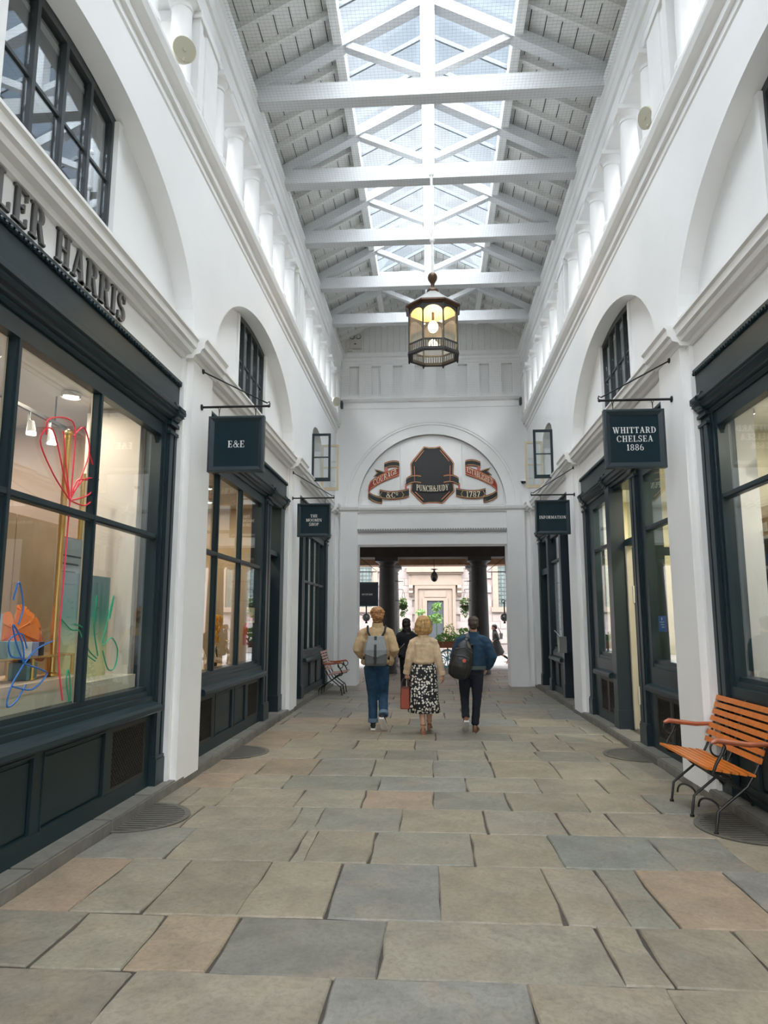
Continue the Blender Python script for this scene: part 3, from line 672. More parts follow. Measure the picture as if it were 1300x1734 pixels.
for (yy, w_, h_, mm, lb) in ((4.97, .15, .115, mat('box_teal', (0.28, 0.48, 0.52), .6), 'teal blue gift box nearest the mullion on the brass shelf'), (5.125, .115, .105, mat('box_white', (0.82, 0.80, 0.77), .6), 'white perfume box with small grey text on the brass shelf'),
                             (5.235, .075, .10, mat('box_lilac', (0.34, 0.36, 0.56), .6), 'lilac box beside the white one on the brass shelf'), (5.315, .06, .10, mat('box_black', (0.02, 0.02, 0.025), .4), 'small black box next to the orange leaves on the brass shelf')):
    t = thing('gift_box', lb, 'box', (-2.99, yy - .13, 1.387), 0, 'boxes on the brass shelf')
    MB().box(-.05, .05, -w_ / 2, w_ / 2, 0, h_ * .96).build('carton', mm, t); MB().box(-.051, .051, -w_ / 2 - .001, w_ / 2 + .001, h_ * .72, h_).build('lid', mm, t)
    if 'white' in lb:
        for q in range(3): MB().box(.051, .0515, -.03 + .006 * q, .03 - .006 * q, .05 + .012 * q, .053 + .012 * q).build('printed_line', mat('print_grey', (0.35, 0.35, 0.36), .6), t)
t = thing('standing_card', 'pale blue standing card behind the teal gift box', 'card', (-3.13, 4.88, 1.388))
MB().box(-.004, .004, -.09, .09, 0, .31).build('card_sheet', mat('pale_blue_card', (0.58, 0.68, 0.76), .6), t); MB().box(.0, .03, -.02, .02, 0, .1).build('strut', MATS['pale_blue_card'], t)
t = thing('painted_backdrop', 'yellow green board with teal brushwork behind the left shop glass', 'board', (-3.10, 6.08, 1.0))
gm = bpy.data.materials.new('green_wash'); gm.use_nodes = True; gN = gm.node_tree.nodes; gL = gm.node_tree.links; gb = gN['Principled BSDF']; gb.inputs['Roughness'].default_value = .6
gt = gN.new('ShaderNodeTexCoord'); gs = gN.new('ShaderNodeSeparateXYZ'); gr = gN.new('ShaderNodeValToRGB'); gmr = gN.new('ShaderNodeMapRange'); gnz = gN.new('ShaderNodeTexNoise'); gnz.inputs['Scale'].default_value = 4
gL.new(gt.outputs['Object'], gs.inputs[0]); gL.new(gs.outputs['Z'], gmr.inputs[0]); gmr.inputs[1].default_value = 0.0; gmr.inputs[2].default_value = 1.1; gL.new(gmr.outputs[0], gr.inputs[0])
e = gr.color_ramp.elements; e[0].position = 0.35; e[0].color = (0.66, 0.66, 0.36, 1); e[1].position = .62; e[1].color = (0.10, 0.34, 0.29, 1)
e2 = gr.color_ramp.elements.new(.9); e2.color = (0.20, 0.30, 0.32, 1)
gL.new(gr.outputs[0], gb.inputs['Base Color'])
MB().box(-.008, .008, -.42, .50, 0, 1.05).build('board', gm, t); MB().box(-.01, .03, -.42, .5, -.01, .03).build('foot_rail', MATS['pale_grey_board'], t)
t = thing('opening_poster', 'grey printed poster hanging behind the yellow green board', 'poster', (-3.2, 6.02, 1.95))
MB().box(-.004, .004, -.25, .25, -.32, .42).build('sheet', mat('poster_grey', (0.40, 0.45, 0.48), .6), t)
for q in range(7): MB().box(.004, .0055, -.18, .18 - .05 * (q % 3), .25 - .07 * q, .265 - .07 * q).build('text_line', mat('poster_ink', (0.08, 0.10, 0.12), .6), t)
# line drawings painted on the glass
def drawing(name, label, colr, paths, r=.006):
    m = MB()
    for p in paths:
        pp = []
        for i in range(len(p) - 1):
            p0 = p[max(i - 1, 0)]; p1 = p[i]; p2 = p[i + 1]; p3 = p[min(i + 2, len(p) - 1)]
            for k in range(5):
                u = k / 5
                f = lambda a, b_, c, d: .5 * (2 * b_ + (c - a) * u + (2 * a - 5 * b_ + 4 * c - d) * u * u + (3 * b_ - a - 3 * c + d) * u ** 3)
                pp.append((-2.758, f(p0[0], p1[0], p2[0], p3[0]), f(p0[1], p1[1], p2[1], p3[1])))
        pp.append((-2.758, *p[-1])); m.tube(pp, r, 5)
    o = m.build(name, colr); tag(o, label, 'drawing'); return o
drawing('flower_drawing', 'red line drawing of a flower on the left shop window', mat('red_marker', (0.75, 0.03, 0.06), .4), [
 [(5.11, 2.55), (4.85, 2.70), (4.65, 2.90), (4.80, 3.02), (5.0, 2.72), (5.11, 2.55)], [(4.72, 2.96), (4.74, 3.08), (5.0, 3.16), (5.12, 3.08), (5.12, 2.6)], [(5.10, 3.05), (5.25, 3.16), (5.36, 3.0), (5.25, 2.75), (5.11, 2.55)],
 [(4.95, 3.05), (5.02, 2.8), (5.1, 2.58)], [(5.36, 2.98), (5.48, 2.82), (5.42, 2.66), (5.12, 2.55)], [(5.11, 2.55), (5.35, 2.55), (5.52, 2.66)], [(5.15, 2.62), (5.32, 2.76), (5.55, 2.80)], [(5.12, 2.58), (5.2, 2.72), (5.36, 2.76)],
 [(5.11, 2.55), (5.10, 2.1), (5.09, 1.6), (5.12, 1.3), (5.20, 1.06)]])
drawing('flower_drawing', 'blue line drawing of a flower low on the left shop window', mat('blue_marker', (0.02, 0.13, 0.42), .4), [
 [(4.66, 1.36), (4.55, 1.50), (4.50, 1.62), (4.62, 1.5), (4.66, 1.36)], [(4.66, 1.36), (4.8, 1.45), (5.0, 1.50)], [(4.66, 1.36), (4.9, 1.30), (4.95, 1.26), (4.78, 1.18), (4.55, 1.22)], [(4.66, 1.36), (4.53, 1.22), (4.50, 1.10), (4.60, 1.12), (4.70, 1.22)],
 [(4.62, 1.40), (4.5, 1.42), (4.47, 1.52), (4.60, 1.56), (4.68, 1.46)], [(4.48, 1.78), (4.53, 1.90), (4.60, 1.74), (4.56, 1.62)]])
drawing('flower_drawing', 'green line drawing of looping petals across the middle mullion of the left shop window', mat('green_marker', (0.02, 0.30, 0.17), .4), [
 [(5.30, 1.62), (5.45, 1.58), (5.55, 1.42), (5.70, 1.34)], [(5.10, 1.66), (5.25, 1.58), (5.4, 1.56), (5.5, 1.40), (5.68, 1.32)], [(5.72, 1.36), (5.62, 1.6), (5.64, 1.85)], [(5.80, 1.44), (5.95, 1.50), (6.08, 1.40), (6.05, 1.25), (5.92, 1.24), (5.80, 1.40)], [(5.78, 1.46), (5.88, 1.7), (5.95, 1.86), (5.90, 1.66)],
 [(5.30, 1.04), (5.24, 1.18), (5.25, 1.28), (5.29, 1.20), (5.32, 1.05)]])
t = thing('spotlight_track', 'black lighting track with white lit spots in the left shop', 'lamp', (-3.6, 6.0, 3.5))
MB().box(-.015, .015, -1.6, .5, 0, .03).build('track', IRON, t); MB().box(-.006, .006, -1.5, -1.49, .03, .28).build('hanger', IRON, t); MB().box(-.006, .006, .3, .31, .03, .28).build('hanger', IRON, t)
for yy in (-.5, -.12, .22, -1.0):
    h = MB().tube([(0, yy, 0), (.0, yy, -.07), (.03, yy - .02, -.13)], .012, 6).tube([(.02, yy, -.10), (.06, yy - .05, -.22)], [.03, .045], 12).build('spot_head', mat('spot_grey', (.35, .35, .35), .4), t)
    MB().lathe([(.040, 0), (.040, .006)], 12).build('lit_lens', mat('spot_glow', (1, 1, 1), .5, emit=((1, .93, .82), 9)), h, (.062, yy - .052, -.231))
shop_lamp(s, 3.5, 5.1, 3.74, 'round ceiling downlight nearest the hall in the left shop', 55); shop_lamp(s, 4.7, 6.2, 3.74, 'round ceiling downlight deep in the left shop', 60)
shop_lamp(s, 3.4, 6.2, 3.74, 'round ceiling downlight above the far end of the left shop window', 35)
# ---- left shop 2 (warm timber interior)
L2 = sempty('window_8')
front_head(s, L2, 7.86, 12.60, (11.42, 12.5))
window_light(s, L2, 8.1, 11.02, 1.03, 3.50, 2.47, [8.74, 9.86])
m = MB(); box2(m, s, 2.72, 2.88, 11.0, 11.16, .9, 3.72); box2(m, s, 2.72, 2.88, 7.9, 8.1, .08, 3.72); m.build('jamb', DARK, L2)
pilaster(s, L2, 11.16, 11.50)
riser(s, L2, 8.1, 11.16, 1.03, [('v', 8.2, 8.75), ('p', 8.85, 9.60), ('p', 9.72, 10.28), ('v', 10.42, 11.02)])
d2 = sempty('door_1')
m = MB(); box2(m, s, 2.69, 2.9, 12.32, 12.62, .08, 3.72); box2(m, s, 2.675, 2.9, 12.31, 12.63, .08, .36); m.build('door_pilaster', DARK, d2)
m = MB(); box2(m, s, 3.05, 3.10, 11.5, 12.35, .1, 2.75); m.build('door_leaf', DARK2, d2)
for k in range(2):
    m = MB(); box2(m, s, 3.035, 3.06, 11.62, 12.22, .25 + 1.15 * k, 1.25 + 1.3 * k); m.build('door_panel', DARK, d2)
m = MB(); box2(m, s, 2.74, 2.9, 11.5, 12.35, 2.76, 2.84); m.build('door_transom', DARK, d2)
m = MB(); box2(m, s, 2.80, 2.806, 11.5, 12.35, 2.84, 3.62); m.build('fanlight_pane', GLASS, d2)
m = MB(); box2(m, s, 2.82, 3.1, 11.49, 11.53, .1, 2.76); m.build('cream_reveal', mat('cream_reveal', (.62, .58, .50), .5), d2)
m = MB(); box2(m, s, 2.72, 2.9, 11.5, 12.35, 3.62, 3.74); m.build('door_head', DARK, d2)
TIMB = mat('warm_timber', (0.52, 0.33, 0.17), .5, nz=(6, .3)); TIMF = mat('timber_floor', (0.35, 0.22, 0.12), .5, nz=(6, .3))
room(s, 'trim_4', 7.5, 13.3, 6.0, mat('warm_plaster', (0.70, 0.58, 0.42), .7, nz=(2, .15)), TIMF)
for k, (dx, yy) in enumerate(((-4.6, 10.6), (-4.6, 11.5), (-4.6, 12.4))):
    t = thing('timber_cabinet', 'tall glazed timber cabinet %s inside the second left shop' % ('nearest the pillar', 'in the middle', 'at the far side')[k], 'cabinet', (dx, yy, .12), 0, 'timber cabinets in the second left shop')
    MB().box(-.2, -.16, -.42, .42, 0, 3.2).box(-.2, .2, -.42, -.38, 0, 3.2).box(-.2, .2, .38, .42, 0, 3.2).box(-.2, .2, -.42, .42, 3.14, 3.2).box(-.2, .2, -.42, .42, 0, .9).build('carcass', TIMB, t)
    for z in (1.4, 1.95, 2.5): MB().box(-.16, .18, -.38, .38, z, z + .03).build('shelf', TIMB, t)
    MB().box(.185, .2, -.03, .03, .9, 3.14).build('door_stile', TIMB, t); MB().box(.19, .194, -.38, .38, .9, 3.14).build('glass_front', GLASS, t)
t = thing('window_table', 'pale timber window table carrying driftwood in the second left shop', 'table', (-3.18, 9.6, .12))
MB().box(-.28, .28, -1.45, 1.42, .82, .86).build('table_top', mat('pale_timber', (0.70, 0.50, 0.32), .5, nz=(7, .2)), t)
for x in (-.24, .24):
    for y_ in (-1.4, 1.37): MB().box(x - .03, x + .03, y_ - .03, y_ + .03, 0, .82).build('leg', MATS['pale_timber'], t)
DRIFT = mat('bleached_driftwood', (0.74, 0.58, 0.42), .7, nz=(14, .3))
for k, (yy, ln, rz_, lb) in enumerate(((8.9, .55, 70, 'knotted driftwood branch nearest the white pillar'), (9.75, .75, 105, 'long bleached driftwood branch under the yellow flowers'), (10.25, .4, 60, 'short driftwood stump right of the yellow flowers'))):
    o = MB().tube([(-ln / 2, 0, .05), (-ln / 5, .04, .10), (ln / 6, -.03, .07), (ln / 2, .02, .16)], [.05, .04, .035, .018], 8).tube([(-ln / 6, .02, .08), (-ln / 8, .08, .22), (0, .1, .3)], [.03, .022, .008], 7).build('driftwood', DRIFT, None, (-3.1, yy, .985), True)
    o.rotation_euler = (0, 0, radians(rz_)); tag(o, lb, 'driftwood', 'driftwood in the second left shop window')
t = thing('flower_vase', 'dark vase of yellow dried flowers in the second left shop window', 'vase', (-3.22, 10.35, .985))
MB().lathe([(.05, 0), (.055, .05), (.05, .22), (.04, .26), (.045, .28)], 14).build('vase', mat('dark_glass_vase', (.06, .05, .04), .2), t, smooth=True)
m = MB()
for k in range(90):
    a = random.uniform(0, 6.28); rr = random.uniform(.0, .13); z = .30 + random.uniform(0, .42); rr *= .5 + .9 * (z - .3)
    m.ell((rr * cos(a), rr * sin(a), z), (.022, .022, .05), 5, 4)
stuff(m.build('blossom', mat('yellow_blossom', (0.85, 0.42, 0.03), .7), t))
m = MB()
for k in range(10): a = k * .63; m.tube([(0, 0, .2), (.03 * cos(a), .03 * sin(a), .35), (.07 * cos(a), .07 * sin(a), .6)], .004, 4)
m.build('stems', mat('straw', (.5, .36, .12), .7), t)
t = thing('price_notice', 'cream and red paper notice on the last pane of the second left shop', 'notice', (-2.785, 10.70, 1.72))
MB().box(-.002, .002, -.26, .26, -.11, .12).build('sheet', mat('cream_paper', (.80, .70, .45), .6), t)
MB().box(.002, .004, -.22, .22, -.08, -.04).box(.002, .004, -.22, .22, -.02, .0).build('red_bar', mat('notice_red', (.6, .05, .03), .6), t); MB().lathe([(.018, 0), (.018, .001)], 12).map(lambda x, y_, z: (.002 + z, x, y_ + .07)).build('dot', IRON, t)
t = thing('fire_extinguisher', 'red fire extinguisher hanging on the far jamb of the second left shop', 'extinguisher', (-3.0, 11.35, 1.25))
MB().lathe([(.055, 0), (.06, .02), (.06, .28), (.03, .34), (.015, .36)], 14).build('cylinder', mat('extinguisher_red', (.6, .02, .02), .3), t, smooth=True); MB().lathe([(.02, .36), (.02, .40)], 10).box(-.01, .06, -.008, .008, .39, .42).build('valve', IRON, t)
shop_lamp(s, 3.6, 9.2, 3.74, 'round ceiling downlight nearest the pillar in the second left shop', 60, (1, .80, .55)); shop_lamp(s, 3.6, 10.9, 3.74, 'round ceiling downlight over the yellow flowers in the second left shop', 60, (1, .80, .55)); shop_lamp(s, 4.0, 12.2, 3.74, 'round ceiling downlight behind the door of the second left shop', 50, (1, .80, .55))
# ---- left shop 3
L3 = sempty('window_9')
front_head(s, L3, 13.42, 17.95, (14.6, 17.8))
pilaster(s, L3, 17.62, 17.95); pilaster(s, L3, 14.36, 14.66)
window_light(s, L3, 14.66, 17.55, 1.03, 3.50, 2.47, [15.38, 16.10, 16.82])
m = MB(); box2(m, s, 2.72, 2.88, 17.53, 17.64, .9, 3.72); m.build('jamb', DARK, L3)
riser(s, L3, 14.66, 17.62, 1.03, [('p', 14.8, 15.7), ('p', 15.8, 16.6), ('p', 16.7, 17.5)])
d3 = sempty('door_2')
m = MB(); box2(m, s, 3.05, 3.10, 13.42, 14.38, .1, 2.75); m.build('door_leaf', DARK2, d3)
m = MB(); box2(m, s, 3.035, 3.06, 13.55, 14.2, .3, 1.1); m.build('door_panel', DARK, d3)
m = MB(); box2(m, s, 2.74, 2.9, 13.42, 14.38, 2.76, 2.84); m.build('door_transom', DARK, d3)
m = MB(); box2(m, s, 2.80, 2.806, 13.42, 14.38, 2.84, 3.7); m.build('fanlight_pane', GLASS, d3)
room(s, 'trim_5', 13.35, 18.3, 5.5, mat('grey_plaster', (0.42, 0.44, 0.44), .7), TIMF)
for k, yy in enumerate((15.2, 16.0)):
    t = thing('white_blind', 'white vertical blind in the third left shop window, %s pane' % ('first' if k == 0 else 'second'), 'blind', (-3.0, yy, 1.05), 0, 'white blinds in the third left shop')
    for q in range(4): MB().box(-.004, .004, -.055, .055, 0, 2.35).build('slat', mat('blind_white', (.78, .79, .79), .6), t, (0, (q - 1.5) * .115, 0))
    MB().box(-.02, .02, -.24, .24, 2.35, 2.39).build('head_rail', MATS['blind_white'], t)
shop_lamp(s, 4.0, 16, 3.74, 'round ceiling downlight in the third left shop', 30)

# ---- right shop 1 (shelves of tea boxes)
s = 1; R1 = sempty('window_10')
front_head(s, R1, 2.3, 7.06, (2.45, 6.92))
pilaster(s, R1, 6.82, 7.06); pilaster(s, R1, 2.3, 2.6)
window_light(s, R1, 2.6, 6.74, 1.14, 3.50, 2.80, [3.6])
m = MB(); box2(m, s, 2.72, 2.88, 6.73, 6.83, .9, 3.70); box2(m, s, 2.70, 2.9, 6.77, 6.80, .9, 3.70); m.build('jamb', DARK, R1)
riser(s, R1, 2.6, 6.78, 1.14, [('p', 2.8, 3.8), ('p', 4.0, 5.2), ('p', 5.4, 6.4)], .095)
CREAM = mat('cream_shop_wall', (0.66, 0.62, 0.47), .7, nz=(2, .1))
room(s, 'trim_6', 1.9, 8.06, 5.6, CREAM, PALEF)
t = thing('shelf_unit', 'white wall shelving with tea boxes inside the right shop window', 'shelves', (3.46, 7.0, .12))
MB().box(.14, .18, -1.2, 1.0, .2, 2.75).build('back_panel', mat('split_stone_panel', (0.60, 0.50, 0.33), .8, nz=(9, .35), bump=(7, .8, .05)), t)
for z in (.98, 1.36, 1.76, 2.06, 2.36): MB().box(-.16, .14, -1.2, 1.0, z - .03, z).build('shelf', WHITE2, t)
MB().box(-.17, -.14, .62, .66, .2, 2.6).build('upright', mat('steel_upright', (.34, .36, .37), .4, .6), t); MB().box(-.17, -.14, -.5, -.46, .2, 2.6).build('upright', MATS['steel_upright'], t)
stock = [(1.36 + .12, [('box_red_band', (.02, .03, .05), (.62, .03, .06), 'black tea tin with a red label on the third shelf', .23), ('', (.02, .03, .05), (.62, .03, .06), 'second black tea tin with a red label on the third shelf', .23), ('', (.02, .03, .05), (.04, .10, .35), 'black tea tin with a blue label on the third shelf', .23), ('', (.20, .22, .28), (.45, .50, .6), 'grey lilac tea box at the left end of the third shelf', .24)]),
         (1.76 + .12, [('', (.03, .05, .07), (.30, .42, .5), 'dark box with pale cups print on the second shelf', .2), ('', (.02, .025, .03), (.10, .20, .26), 'tall black box on the second shelf', .22), ('', (.25, .28, .25), (.5, .5, .4), 'small grey packet at the left of the second shelf', .15), ('', (.03, .05, .07), (.30, .45, .5), 'second dark box with pale cups print on the second shelf', .2)]),
         (2.06 + .12, [('', (.08, .10, .12), (.10, .15, .35), 'charcoal gift set with blue squares on the upper shelf', .17), ('', (.08, .10, .12), (.10, .15, .35), 'second charcoal gift set with blue squares on the upper shelf', .17), ('', (.45, .40, .3), (.6, .55, .4), 'cream packet at the left end of the upper shelf', .13)]),
         (2.36 + .12, [('', (.06, .07, .08), (.3, .32, .33), 'dark jar box on the top shelf', .14), ('', (.40, .26, .14), (.7, .68, .6), 'brown kraft box with a white tag on the top shelf', .2), ('', (.5, .48, .38), (.3, .3, .25), 'pale canister box at the right of the top shelf', .24)]),
         (.98 + .12, [('', (.03, .10, .13), (.75, .55, .10), 'patterned tea caddy in yellow and teal on the lowest shelf', .27), ('', (.05, .05, .07), (.70, .12, .05), 'patterned tea caddy in red and black on the lowest shelf', .27), ('', (.04, .16, .12), (.70, .5, .3), 'patterned tea caddy in green on the lowest shelf', .27), ('', (.65, .22, .25), (.7, .6, .55), 'pink tea packet at the left end of the lowest shelf', .16)])]
PAT = bpy.data.materials.new('floral_print'); PAT.use_nodes = True
pN = PAT.node_tree.nodes; pL = PAT.node_tree.links; pv = pN.new('ShaderNodeTexVoronoi'); pv.inputs['Scale'].default_value = 26; pt = pN.new('ShaderNodeTexCoord')
ph = pN.new('ShaderNodeHueSaturation'); ph.inputs['Saturation'].default_value = 1.1; ph.inputs['Value'].default_value = .75
pL.new(pt.outputs['Object'], pv.inputs['Vector']); pL.new(pv.outputs['Color'], ph.inputs['Color']); pL.new(ph.outputs['Color'], pN['Principled BSDF'].inputs['Base Color'])
for z, items in stock:
    y_ = 7.52
    for i, (nm, c1, c2, lb, h_) in enumerate(items):
        w_ = .17 if h_ > .2 else .21
        if 'left end' in lb or 'at the left' in lb: yy = 7.80
        else: yy = y_; y_ -= w_ + .03
        t = thing('tea_box', lb, 'box', (3.41, yy, z), 0, 'tea boxes in the right shop')
        MB().box(-.08, .08, -w_ / 2, w_ / 2, 0, h_).build('carton', PAT if 'patterned' in lb else mat('carton_%d_%d' % (int(z * 100), i), c1, .4), t)
        MB().box(-.083, -.08, -w_ * .34, w_ * .34, h_ * .25, h_ * .7).build('label_patch', mat('patch_%d_%d' % (int(z * 100), i), c2, .5), t)
        MB().box(-.078, .078, -w_ / 2 + .004, w_ / 2 - .004, h_, h_ + .015).build('lid', mat('carton_%d_%d' % (int(z * 100), i), c1, .4), t)
t = thing('pendant_lamp', 'white shallow pendant lamp hanging in the right shop window', 'lamp', (3.35, 6.35, 3.36))
MB().lathe([(.03, .12), (.06, .10), (.17, .02), (.18, 0), (.165, .0), (.05, .085)], 20, caps=False).build('shade', WHITE2, t, smooth=True); MB().tube([(0, 0, .1), (0, 0, .42)], .006, 6).build('flex', IRON, t); MB().ell((0, 0, .05), (.06, .06, .04), 12, 8).build('lit_bulb', mat('spot_glow', (1, 1, 1), .5), t)
shop_lamp(s, 3.3, 5.3, 3.74, 'round ceiling downlight nearest the hall in the right shop', 110, (1, .92, .76)); shop_lamp(s, 3.2, 7.2, 3.74, 'round ceiling downlight above the tea shelves in the right shop', 95, (1, .92, .76)); shop_lamp(s, 4.6, 4.2, 3.74, 'round ceiling downlight deep in the right shop', 90, (1, .92, .76))
# ---- right shop 2 (central recessed doorway)
R2 = sempty('window_11')
front_head(s, R2, 7.9, 12.60, (9.55, 10.9, 12.45))
pilaster(s, R2, 12.36, 12.60); pilaster(s, R2, 9.34, 9.62)
m = MB(); box2(m, s, 2.72, 2.88, 12.0, 12.38, .08, 3.72); box2(m, s, 2.72, 2.88, 9.14, 9.36, .08, 3.66); m.build('jamb', DARK, R2)
window_light(s, R2, 7.9, 9.15, 1.16, 3.50, 2.80, []); window_light(s, R2, 10.96, 12.02, 1.14, 3.50, 2.80, [])
riser(s, R2, 7.9, 9.15, 1.16, [('v', 7.98, 8.50), ('v', 8.58, 9.08)]); riser(s, R2, 10.96, 12.02, 1.14, [('v', 11.02, 11.46), ('v', 11.52, 11.96)])
d4 = sempty('door_3')
m = MB(); box2(m, s, 2.67, 2.88, 10.72, 10.96, .08, 3.66); box2(m, s, 2.66, 2.885, 10.71, 10.97, .08, .36); m.build('far_reveal', mat('door_reveal_blue', (.016, .028, .040), .35), d4)
m = MB(); box2(m, s, 2.9, 3.0, 9.34, 9.42, .08, 3.66); m.build('near_reveal', DARK, d4)
m = MB(); box2(m, s, 2.74, 3.0, 9.4, 10.72, 3.60, 3.70); box2(m, s, 2.88, 2.98, 9.4, 10.72, 2.74, 2.84); m.build('door_head', DARK, d4)
m = MB(); box2(m, s, 2.93, 2.935, 9.4, 10.72, 2.84, 3.6); m.build('fanlight_pane', GLASS, d4)
m = MB(); box2(m, s, 2.875, 2.955, 10.66, 10.73, .1, 2.74); m.build('cream_frame', mat('cream_frame', (.50, .46, .38), .5), d4)
m = MB(); box2(m, s, 2.96, 3.07, 10.66, 10.71, .1, 2.72); box2(m, s, 3.69, 3.80, 10.66, 10.71, .1, 2.72); box2(m, s, 3.05, 3.71, 10.66, 10.71, .1, .75); box2(m, s, 3.05, 3.71, 10.66, 10.71, 2.6, 2.72); m.build('open_door_leaf', DARK2, d4)
m = MB(); box2(m, s, 3.07, 3.69, 10.683, 10.689, .75, 2.6); m.build('door_pane', GLASS, d4)
m = MB(); box2(m, s, 2.94, 2.965, 10.64, 10.66, .45, .7); box2(m, s, 2.94, 2.965, 10.64, 10.66, 1.9, 2.15); m.build('hinge', mat('pale_hinge', (.6, .58, .52), .4), d4)
room(s, 'trim_7', 8.08, 13.0, 4.6, mat('green_cream_wall', (0.66, 0.62, 0.42), .7, nz=(2, .1)), PALEF)
t = thing('neon_sign', 'green neon zigzag tube inside the second right shop', 'sign', (3.45, 9.2, 2.1))
MB().tube([(0, .30, .52), (0, .12, .34)], .012, 8).tube([(0, .30, .16), (0, .1, .10), (0, -.30, -.12), (0, .2, .12)], .012, 8).build('lit_tube', mat('neon_green', (.1, .9, .4), .4, emit=((.05, 1, .35), 3)), t)
MB().box(.03, .05, -.35, .35, -.2, .6).build('backing', mat('neon_back', (.55, .55, .45), .6), t)
t = thing('blue_notice', 'blue card notice inside the pane beside the right doorway', 'notice', (2.80, 8.95, 1.60))
MB().box(-.003, .003, -.13, .13, -.09, .10).build('card_sheet', mat('notice_blue', (.05, .18, .55), .5), t)
for q in range(3): MB().box(-.004, -.003, -.08, .08 - .03 * q, .02 - .03 * q, .03 - .03 * q).build('text_line', LETTERW, t)
MB().lathe([(.02, 0), (.02, .001)], 10).map(lambda x, y_, z: (-.0035 - z, x, y_ + .065)).build('logo_dot', LETTERW, t)
t = thing('kitchen_scale', 'black weighing scale on the counter behind the blue notice', 'scale', (3.15, 8.75, 1.06))
MB().box(-.10, .10, -.12, .12, 0, .03).tube([(0, 0, .03), (0, 0, .22)], .015, 8).lathe([(.08, 0), (.10, .02), (.10, .03)], 16, (0, 0, .22)).build('body', IRON, t); MB().lathe([(.07, 0), (.07, .03)], 16).map(lambda x, y_, z: (-.06 - z, x, y_ + .13)).build('dial', IRON, t)
t = thing('shop_counter', 'white counter behind the glass of the second right shop', 'counter', (3.3, 8.75, .12))
MB().box(-.3, .3, -.6, .62, 0, .88).build('body', WHITE2, t); MB().box(-.32, .32, -.62, .64, .88, .94).build('worktop', mat('pale_worktop', (.7, .68, .62), .4), t)
shop_lamp(s, 3.7, 8.8, 3.74, 'round ceiling downlight by the neon sign in the second right shop', 150, (1, .93, .74)); shop_lamp(s, 3.6, 11.5, 3.74, 'round ceiling downlight by the far pane of the second right shop', 150, (1, .93, .74))
# ---- right shop 3 (information point)
R3 = sempty('window_12')
front_head(s, R3, 13.42, 17.95, (15.0, 17.8))
m = MB(); box2(m, s, 2.67, 3.1, 14.86, 15.06, .08, 3.72); box2(m, s, 2.66, 3.11, 14.85, 15.07, .08, .36); m.build('far_reveal', MATS['door_reveal_blue'], R3)
window_light(s, R3, 15.20, 16.40, 1.06, 3.50, 2.95, [])
m = MB(); box2(m, s, 2.72, 2.88, 15.06, 15.2, .08, 3.72); m.build('jamb', DARK, R3)
riser(s, R3, 15.06, 16.45, 1.06, [('p', 15.15, 15.75), ('p', 15.82, 16.38)])
pilaster(s, R3, 16.42, 16.70); pilaster(s, R3, 17.70, 17.95)
d5 = sempty('door_4')
m = MB(); box2(m, s, 2.86, 2.91, 16.7, 17.7, .1, .62); box2(m, s, 2.86, 2.91, 16.7, 16.84, .1, 2.7); box2(m, s, 2.86, 2.91, 17.56, 17.7, .1, 2.7); box2(m, s, 2.86, 2.91, 16.7, 17.7, 2.6, 2.72)
for z in (1.3, 1.95): box2(m, s, 2.87, 2.9, 16.8, 17.6, z - .02, z + .02)
m.build('door_leaf', DARK2, d5)
for za, zb in ((.62, 1.28), (1.32, 1.93), (1.97, 2.6)):
    m = MB(); box2(m, s, 2.885, 2.89, 16.84, 17.56, za, zb); m.build('pane', GLASS, d5)
m = MB(); box2(m, s, 2.72, 2.91, 16.7, 17.7, 2.74, 2.88); m.build('door_transom', DARK, d5)
m = MB(); box2(m, s, 2.86, 2.866, 16.7, 17.7, 2.88, 3.6); m.build('fanlight_pane', GLASS, d5)
m = MB(); box2(m, s, 2.74, 2.9, 16.7, 17.7, 3.55, 3.74); m.build('door_head', DARK, d5)
m = MB(); box2(m, s, 3.1, 3.15, 13.42, 14.86, .1, 3.7); m.build('recess_back', DARK2, d5)
room(s, 'trim_8', 13.1, 18.3, 5.0, mat('dim_wall', (.20, .20, .19), .8), TIMF)
t = thing('map_poster', 'tall white map poster in the information shop window', 'poster', (2.785, 15.82, 1.10))
MB().box(-.003, .003, -.52, .52, 0, 1.80).build('sheet', mat('poster_white', (.80, .81, .83), .5), t)
for (y_, z, w_) in ((-.1, 1.35, .3), (.1, .95, .05), (.02, .92, .05), (-.08, .97, .05), (.1, .82, .05), (-.05, .60, .06), (0, .34, .12), (.12, .22, .05), (.02, .2, .05)): MB().box(-.0045, -.003, y_ - w_, y_ + w_, z, z + .022).build('print_mark', mat('print_dark', (.12, .13, .16), .6), t)
t = thing('leaflet_box', 'grey metal leaflet box fixed beside the information doorway', 'box', (2.60, 14.66, 1.0))
MB().box(-.075, .07, -.10, .10, 0, .30).build('body', mat('grey_enamel', (.20, .21, .19), .5), t); MB().box(-.085, .07, -.11, .11, .30, .32).build('lid', MATS['grey_enamel'], t)
m = MB()
for k in range(7): m.box(-.079, -.075, -.10, -.06, .04 + .035 * k, .055 + .035 * k)
m.build('white_label', LETTERW, t); MB().tube([(-.05, -.08, .32), (-.12, .15, .44)], .006, 6).build('prop_rod', mat('pale_rod', (.65, .65, .63), .4), t)
MB().box(.07, .09, -.02, .19, .1, .25).build('fixing_plate', MATS['grey_enamel'], t)
shop_lamp(s, 4.0, 16, 3.74, 'round ceiling downlight in the information shop', 12)
